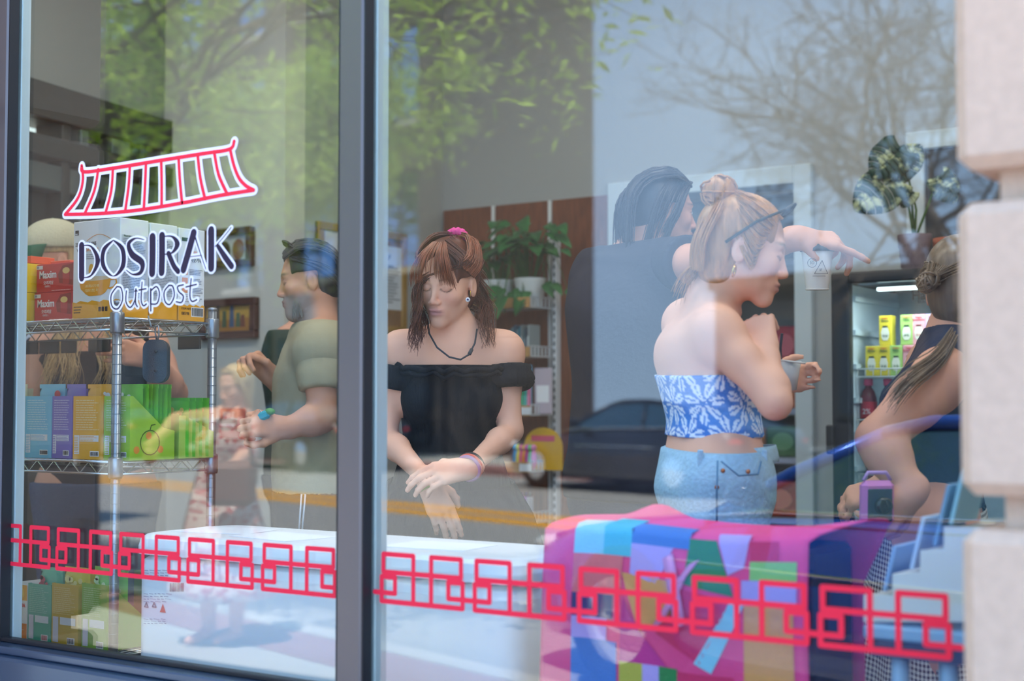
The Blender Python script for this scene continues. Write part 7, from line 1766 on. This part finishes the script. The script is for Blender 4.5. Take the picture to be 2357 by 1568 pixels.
# ---------------------------------------------------------------- person by the fridge, partly behind the pier
def person_right():
    hM = head_matrix(P(2215, 668, 3.30), RGT*.5+FW*.85, R(12), 0, .97)
    J = dict(neck=P(2190, 775, 3.30), shL=P(2150, 842, 3.38), shR=P(2168, 868, 3.10), elL=P(2085, 1010, 3.40), wrL=P(2040, 1120, 3.25), elR=P(2022, 1010, 3.02), wrR=P(2098, 1135, 2.95), hipL=P(2130, 1215, 3.42), hipR=P(2150, 1215, 3.16), front=RGT*-.55+FW*.8, headM=hM)
    root = person('person', 'person in a navy tank and gingham skirt beside the fridge', J['hipL'])
    B = figure(J, True, 1.0, arm_r=1.2); add_head(B, hM, .97)
    hand(B, J['wrR'], RGT*-.35+UPV*-.3+BK*.1, BK*.8+RGT*.3, 1, ((.6, .7, .4),)*4, sc=.95); hand(B, J['wrL'], RGT*-.6+UPV*-.2, BK*.4+UPV*.6, 1, ((.8, .9, .5),)*4, sc=.95)
    body_mesh(root, B, SK3, hM, [(P(2075, 1160, 2.95), .11)], h=.009, head_h=.006)
    NV = clothmat('navy_jersey', (34, 42, 66), .2, 40); garment(root, 'tank_top', B, ('torso',), .008, NV, plane_clip((P(2160, 745, 3.2), (0, 0, 1)), (B.pel+V((0, 0, .05)), (0, 0, -1))))
    gm = mat('gingham', (1, 1, 1), .8, bump=.2, scale=200, spec=.2); nt = gm.node_tree; tc = nt.nodes.new('ShaderNodeTexCoord'); sp = nt.nodes.new('ShaderNodeSeparateXYZ'); nt.links.new(tc.outputs['UV'], sp.inputs[0])
    outs = []
    for ax_ in ('X', 'Y'):
        m1 = nt.nodes.new('ShaderNodeMath'); m1.operation = 'FRACT'; nt.links.new(sp.outputs[ax_], m1.inputs[0]); m2 = nt.nodes.new('ShaderNodeMath'); m2.operation = 'GREATER_THAN'; m2.inputs[1].default_value = .5; nt.links.new(m1.outputs[0], m2.inputs[0]); outs.append(m2)
    ad = nt.nodes.new('ShaderNodeMath'); ad.operation = 'ADD'; nt.links.new(outs[0].outputs[0], ad.inputs[0]); nt.links.new(outs[1].outputs[0], ad.inputs[1]); mu = nt.nodes.new('ShaderNodeMath'); mu.operation = 'MULTIPLY'; mu.inputs[1].default_value = .5; nt.links.new(ad.outputs[0], mu.inputs[0])
    rp = nt.nodes.new('ShaderNodeValToRGB'); rp.color_ramp.elements[0].color = (*rgb(222, 218, 206), 1); rp.color_ramp.elements[1].color = (*rgb(84, 70, 66), 1); nt.links.new(mu.outputs[0], rp.inputs[0]); nt.links.new(rp.outputs[0], nt.nodes['Principled BSDF'].inputs['Base Color'])
    n, mrow = 60, 30; rows = []
    for j in range(mrow+1):
        t = j/mrow; zz = B.pel.z+.06-t*(B.pel.z-.35); w_ = .150+.10*t; d_ = .125+.09*t
        rows.append([V((B.pel.x, B.pel.y, zz))+B.ex*(w_+.012*t*math.sin(i*1.3))*math.cos(2*math.pi*i/n)+B.ey*(d_+.012*t*math.sin(i*1.3+1))*math.sin(2*math.pi*i/n) for i in range(n+1)])
    mb = MB(); mb.grid(rows); me = mb.mesh('skirt', [gm]); uv = me.uv_layers.new(name='UVMap'); k = 0
    for p in me.polygons:
        for li in p.loop_indices: vi = me.loops[li].vertex_index; uv.data[li].uv = ((vi % (n+1))/(n)*120, (vi//(n+1))/mrow*56)
    world_child('skirt', me, None, root)
    HM = hairmat('ash_brown_hair', (112, 92, 74)); T = lambda x, y, z: hM @ V((x, y, z)); bun = P(2136, 648, 3.22)
    hair_cap(hM, .97, root, HM, infl=.010, front=.06, low=-.05)
    gs = [[T(math.sin(a)*.07, .03, .11-.02*a*a), T(math.sin(a)*.085, -.05, .08-.02*a*a), T(math.sin(a)*.05, -.11, .03), V(bun)] for a in (-1.6, -.9, -.3, .3, .9, 1.6)]; hair_strands(gs, 150, .0024, 6, .004).build('hair', HM, root, world=True)
    b = MB(); rnd = random.Random(2)
    for k in range(40):
        ax = V((rnd.gauss(0, 1), rnd.gauss(0, 1), rnd.gauss(0, 1))).normalized(); a = ax.orthogonal().normalized(); c2 = ax.cross(a); r = rnd.uniform(.016, .028); b.tube([bun+(a*math.cos(q*.5)+c2*math.sin(q*.5)*.85)*r for q in range(10)], .003, 4, cap=False)
    b.ball(bun, .022, 12); b.build('bun', HM, root, world=True)
    gl = [[P(2190, 760, 3.12), P(2150, 820, 3.04), P(2085, 870, 2.99), P(2040, 930, 2.97)], [P(2200, 780, 3.10), P(2165, 835, 3.02), P(2100, 885, 2.98), P(2060, 925, 2.965)]]
    hair_strands(gl, 60, .002, 9, .008).build('hair_tail', HM, root, world=True)
    # pink instant camera on a strap
    c = P(2018, 1158, 2.92); cm = empty('pink_camera', c, label='pink framed instant camera with dark lens held by the person at the fridge', cat='camera'); Mx = frame(c, RGT*.95+FW*.2, UPV)
    MB().box((-.036, -.014, -.046), (.036, .014, .046), Mx, bev=.010).build('case', mat('orchid_plastic', rgb(206, 120, 190), .35), cm, world=True); MB().box((-.027, -.0165, -.036), (.027, -.0135, .030), Mx, bev=.003).build('screen', mat('dark_screen', rgb(46, 64, 84), .1), cm, world=True)
    MB().lathe([(.018, 0), (.018, .012), (.012, .016), (.001, .014)], n=20, M=Mx @ Matrix.Translation((.004, -.0165, -.004)) @ Matrix.Rotation(R(90), 4, 'X')).build('lens', mat('lens_black', rgb(20, 22, 26), .1), cm, world=True)
    MB().tube([Mx @ V((-.03, 0, .046)), Mx @ V((-.02, 0, .062)), Mx @ V((.02, .0, .062)), Mx @ V((.03, 0, .046))], .004, 8).build('grip_strap', mat('lilac_cord', rgb(190, 150, 210), .6), cm, world=True)
person_right()

# ---------------------------------------------------------------- long haired person in a cap behind the rack
def person_cap():
    hM = head_matrix(P(118, 600, 4.62), RGT*-.78+BK*.6, R(4), 0, .98)
    J = dict(neck=P(205, 762, 4.62), shL=P(112, 802, 4.60), shR=P(340, 792, 4.60), elL=P(62, 960, 4.66), wrL=P(130, 1020, 4.62), elR=P(398, 905, 4.48), wrR=P(352, 826, 4.30), hipL=P(150, 1130, 4.66), hipR=P(290, 1130, 4.66), front=BK, headM=hM)
    root = person('person', 'long haired person in a cap and black tank holding a phone behind the rack', J['hipL'])
    B = figure(J, True, 1.05, arm_r=1.1); add_head(B, hM, .98)
    hand(B, J['wrR'], P(292, 812, 4.26)-J['wrR'], BK*.85+UPV*.2, -1, ((.25, .4, .3), (.3, .45, .3), (.35, .5, .3), (.4, .5, .3)), sc=1.0, spread=.12); hand(B, J['wrL'], RGT*.8+UPV*.2, UPV, 1)
    body_mesh(root, B, SK3, hM, [(P(312, 818, 4.27), .115)], h=.010)
    garment(root, 'tank_top', B, ('torso',), .007, clothmat('black_tank', (30, 32, 40), .15, 40), lambda G: np.maximum(np.maximum((B.pel.z-.1)-G[..., 2], G[..., 2]-P(200, 810, 4.6).z-.9*np.maximum(0, np.abs((G-npv(J['neck']))@npv(B.ex))-.045)+2.2*np.maximum(0, np.abs((G-npv(J['neck']))@npv(B.ex))-.105)), -1))
    garment(root, 'jeans', B, ('torso', 'thighL', 'thighR', 'shinL', 'shinR'), .012, clothmat('blue_denim', (70, 84, 110), .2, 90), plane_clip((B.pel+V((0, 0, .03)), (0, 0, 1)), (V((0, 0, .1)), (0, 0, -1))), h=.012)
    HM = hairmat('sandy_blonde_hair', (196, 164, 116))
    for k, us in enumerate((((150, 96), (178, 120)), ((165, 140), (190, 168)), ((238, 225), (262, 258)))):
        gs = []
        for (ua, ub) in us: gs.append([P(ua, 690, 4.52), P((ua*2+ub)/3+6*k, 760, 4.47), P((ua+ub)/2-8, 810, 4.45), P(ub+8, 850, 4.43), P(ub-4, 895, 4.43)])
        hair_strands(gs, 70, .0017, 20+k, .008, steps=16, wave=.007).build('hair', HM, root, world=True)
    hair_cap(hM, .98, root, HM, infl=.008, front=.05, low=-.08)
    # cap
    T = lambda x, y, z: hM @ V((x, y, z)); A = hM.to_3x3().normalized(); C = Body(); C.ell(T(0, -.012, .045), (.090, .108, .092), A, .01, 'cap'); L = np.array(hM.inverted())
    v, f = C.mesh(.005, clip=lambda G: (.038-((G@L[:3, :3].T+L[:3, 3])[..., 2]+.12*(G@L[:3, :3].T+L[:3, 3])[..., 1]*0))); cp = npmesh('cap', v, f, clothmat('stone_twill', (186, 178, 150), .2, 150), root)
    rows = []
    for j in range(7):
        t = j/6; rows.append([T(math.sin(a)*(.086+.004*t), .060*math.cos(a)*(1+.0*t)+.030+.075*t*math.cos(a)**.8, .048-.020*t-.030*(math.sin(a)**2)*t) for a in [R(-78+156*i/16) for i in range(17)]])
    MB().grid(rows, thick=.003).build('brim', clothmat('forest_twill', (34, 84, 58), .2, 150), cp, world=True); MB().ball(T(0, -.012, .138), (.006, .006, .004), 8).build('button', pm((70, 100, 70)), cp, world=True)
    em = T(.0, .094, .075); Mz = frame(em, hM.to_3x3() @ V((-1, 0, 0)), hM.to_3x3() @ V((0, 1, .35)))
    lettering('lettering', 'HERO\'S', .018, Mz @ Matrix.Translation((-.032, .020, .004)), pm((200, 70, 60)), cp); lettering('lettering', 'HAND', .012, Mz @ Matrix.Translation((-.030, .006, .006)), pm((190, 50, 60)), cp); lettering('lettering', 'FISH FLIES', .010, Mz @ Matrix.Translation((-.034, -.006, .007)), pm((190, 50, 60)), cp)
    # necklace and phone
    MB().tube([P(190, 770, 4.50), P(194, 790, 4.49), P(201, 800, 4.485), P(210, 790, 4.49), P(214, 770, 4.50)], .0014, 5).build('necklace', mat('gold', rgb(214, 170, 90), .25, metal=1), root, world=True)
    c = P(314, 808, 4.33); ph = empty('phone', c, label='black and lime patterned phone in the hand behind the rack', cat='phone'); Mx = frame(c, RGT, UPV)
    MB().box((-.038, -.005, -.078), (.038, .005, .078), Mx, bev=.006).build('case', pm((30, 32, 34)), ph, world=True)
    F3 = Mx @ frame((0, -.0056, 0), (1, 0, 0), (0, -1, 0)); rnd = random.Random(6); s_ = []
    for k in range(12): x0, z0 = rnd.uniform(-.028, .024), rnd.uniform(-.068, .06); s_.append(([(x0+.009*math.cos(a*.7), z0+.007*math.sin(a*.7)) for a in range(8)], .004))
    strokes(s_, F3, .0005).build('lime_swirls', pm((176, 206, 40)), ph, world=True); MB().lathe([(.020, 0), (.020, .006), (.016, .008), (.001, .008)], n=20, M=Mx @ Matrix.Translation((-.018, -.005, .01)) @ Matrix.Rotation(R(90), 4, 'X')).build('grip', pm((190, 180, 190)), ph, world=True)
person_cap()
# poster beyond, partly hidden
s_a, z_a = sidehit(20, 860); pc = P(66, 812, 5.2)
po = empty('poster', pc, label='white poster with black lettering and pink artwork at the far left', cat='poster'); Mx = frame(pc, RGT, BK)
MB().prism([(-.20, -.16), (.06, -.16), (.06, .12), (-.20, .12)], .003, Mx).build('sheet', pm((206, 214, 228)), po, world=True); lettering('lettering', 'MiSiN', .062, Mx @ Matrix.Translation((-.045, .012, .004)), pm((30, 30, 36)), po, shear=.2, bold=.001)
MB().prism([(.02+.06*math.cos(k*.5), -.07+.05*math.sin(k*.5)) for k in range(13)], .001, Mx @ Matrix.Translation((-.04, 0, .0035))).build('artwork', pm((226, 150, 180)), po, world=True)
MB().box((-.21, -.0035, -.17), (.07, -.0005, .13), Mx @ Matrix.Rotation(R(90), 4, 'X') @ Matrix.Identity(4)).build('backing', pm((190, 190, 196)), po, world=True) if False else None
# ---------------------------------------------------------------- passer-by on the sidewalk, seen in the left pane
def passer_by():
    Z_ = 7.6
    PV = lambda u, v, z=Z_: mir(P(u, v, z)); MR = V((RGT.x, -RGT.y, 0)); MF = V((FWD.x, -FWD.y, 0)).normalized()   # mirrored right and away
    hM = head_matrix(PV(540, 892), MR*-.6-MF*.7, R(12), 0, .95)
    J = dict(neck=PV(530, 952), shL=PV(470, 965, 7.6), shR=PV(560, 965, 7.55), elL=PV(405, 965, 7.45), wrL=PV(362, 1010, 7.3), elR=PV(572, 1040, 7.5), wrR=PV(520, 1085, 7.3), hipL=PV(480, 1165), hipR=PV(545, 1165), front=MR*-.6-MF*.7, headM=hM)
    root = person('person', 'blonde passer-by in a red floral dress reflected low in the left pane', J['hipL'])
    B = figure(J, True, .95); add_head(B, hM, .95); hand(B, J['wrL'], MR*-.4+V((0, 0, -.9)), MF*-1, 1); hand(B, J['wrR'], MR*-.6+V((0, 0, -.7)), MF*-1, 1)
    body_mesh(root, B, SK1, hM, [], h=.011, head_h=.006)
    dm = mat('red_floral_cotton', rgb(226, 190, 184), .8, bump=.2, scale=60); nt = dm.node_tree; tc = nt.nodes.new('ShaderNodeTexCoord'); vo = nt.nodes.new('ShaderNodeTexVoronoi'); vo.inputs['Scale'].default_value = 34; nt.links.new(tc.outputs['Object'], vo.inputs['Vector'])
    rp = nt.nodes.new('ShaderNodeValToRGB'); rp.color_ramp.interpolation = 'CONSTANT'; e = rp.color_ramp.elements; e[0].color = (*rgb(196, 40, 50), 1); e[1].position = .42; e[1].color = (*rgb(236, 214, 206), 1); nt.links.new(vo.outputs['Distance'], rp.inputs[0]); nt.links.new(rp.outputs[0], nt.nodes['Principled BSDF'].inputs['Base Color'])
    garment(root, 'dress_top', B, ('torso', 'uparmL', 'uparmR'), .018, dm, plane_clip((J['neck']-V((0, 0, .02)), (0, 0, 1)), (B.pel, (0, 0, -1))), h=.012)
    rows = []
    for j in range(10):
        t = j/9; zz = B.pel.z+.10-t*.55; w_ = .165+.13*t; d_ = .14+.12*t
        rows.append([V((B.pel.x, B.pel.y, zz))+B.ex*(w_+.015*t*math.sin(i*1.7))*math.cos(2*math.pi*i/40)+B.ey*(d_+.015*t*math.sin(i*1.7+1))*math.sin(2*math.pi*i/40) for i in range(41)])
    MB().grid(rows, thick=.003).build('dress_skirt', dm, root, world=True)
    HM = hairmat('light_blonde_hair', (226, 190, 130)); hair_cap(hM, .95, root, HM, infl=.014, front=.05, low=-.08, h=.007)
    T = lambda x, y, z: hM @ V((x, y, z)); hair_strands([[T(s*.03, .05, .12), T(s*.085, .03, .05), T(s*.095, .0, -.05), T(s*.09, -.02, -.14)] for s in (-1, -.9)]+[[T(s*.03, .05, .12), T(s*.085, .03, .05), T(s*.095, .0, -.05), T(s*.09, -.02, -.14)] for s in (.9, 1)], 80, .0035, 3, .006).build('hair', HM, root, world=True)
    # leather shoulder bag
    c = PV(530, 1110, 7.25); bg = empty('shoulder_bag', c, label='brown leather shoulder bag on the passer-by, seen in the reflection', cat='bag'); Mx = frame(c, MR, (0, 0, 1))
    lb = mat('cognac_leather', rgb(122, 64, 46), .45, bump=.2, scale=80); MB().box((-.12, -.05, -.12), (.12, .05, .10), Mx, bev=.03).build('bag_body', lb, bg, world=True); MB().box((-.125, -.062, -.02), (.125, -.045, .105), Mx, bev=.012).build('flap', lb, bg, world=True)
    MB().tube([Mx @ V((-.11, 0, .09)), Mx @ V((-.07, .02, .30)), Mx @ V((.05, .05, .42)), Mx @ V((.11, 0, .09))], .010, 8).build('strap', lb, bg, world=True)
    for k in range(4): MB().ball(Mx @ V((-.09+.06*k, -.064, .03)), .008, 8).build('stud', M_chrome, bg, world=True)
passer_by()
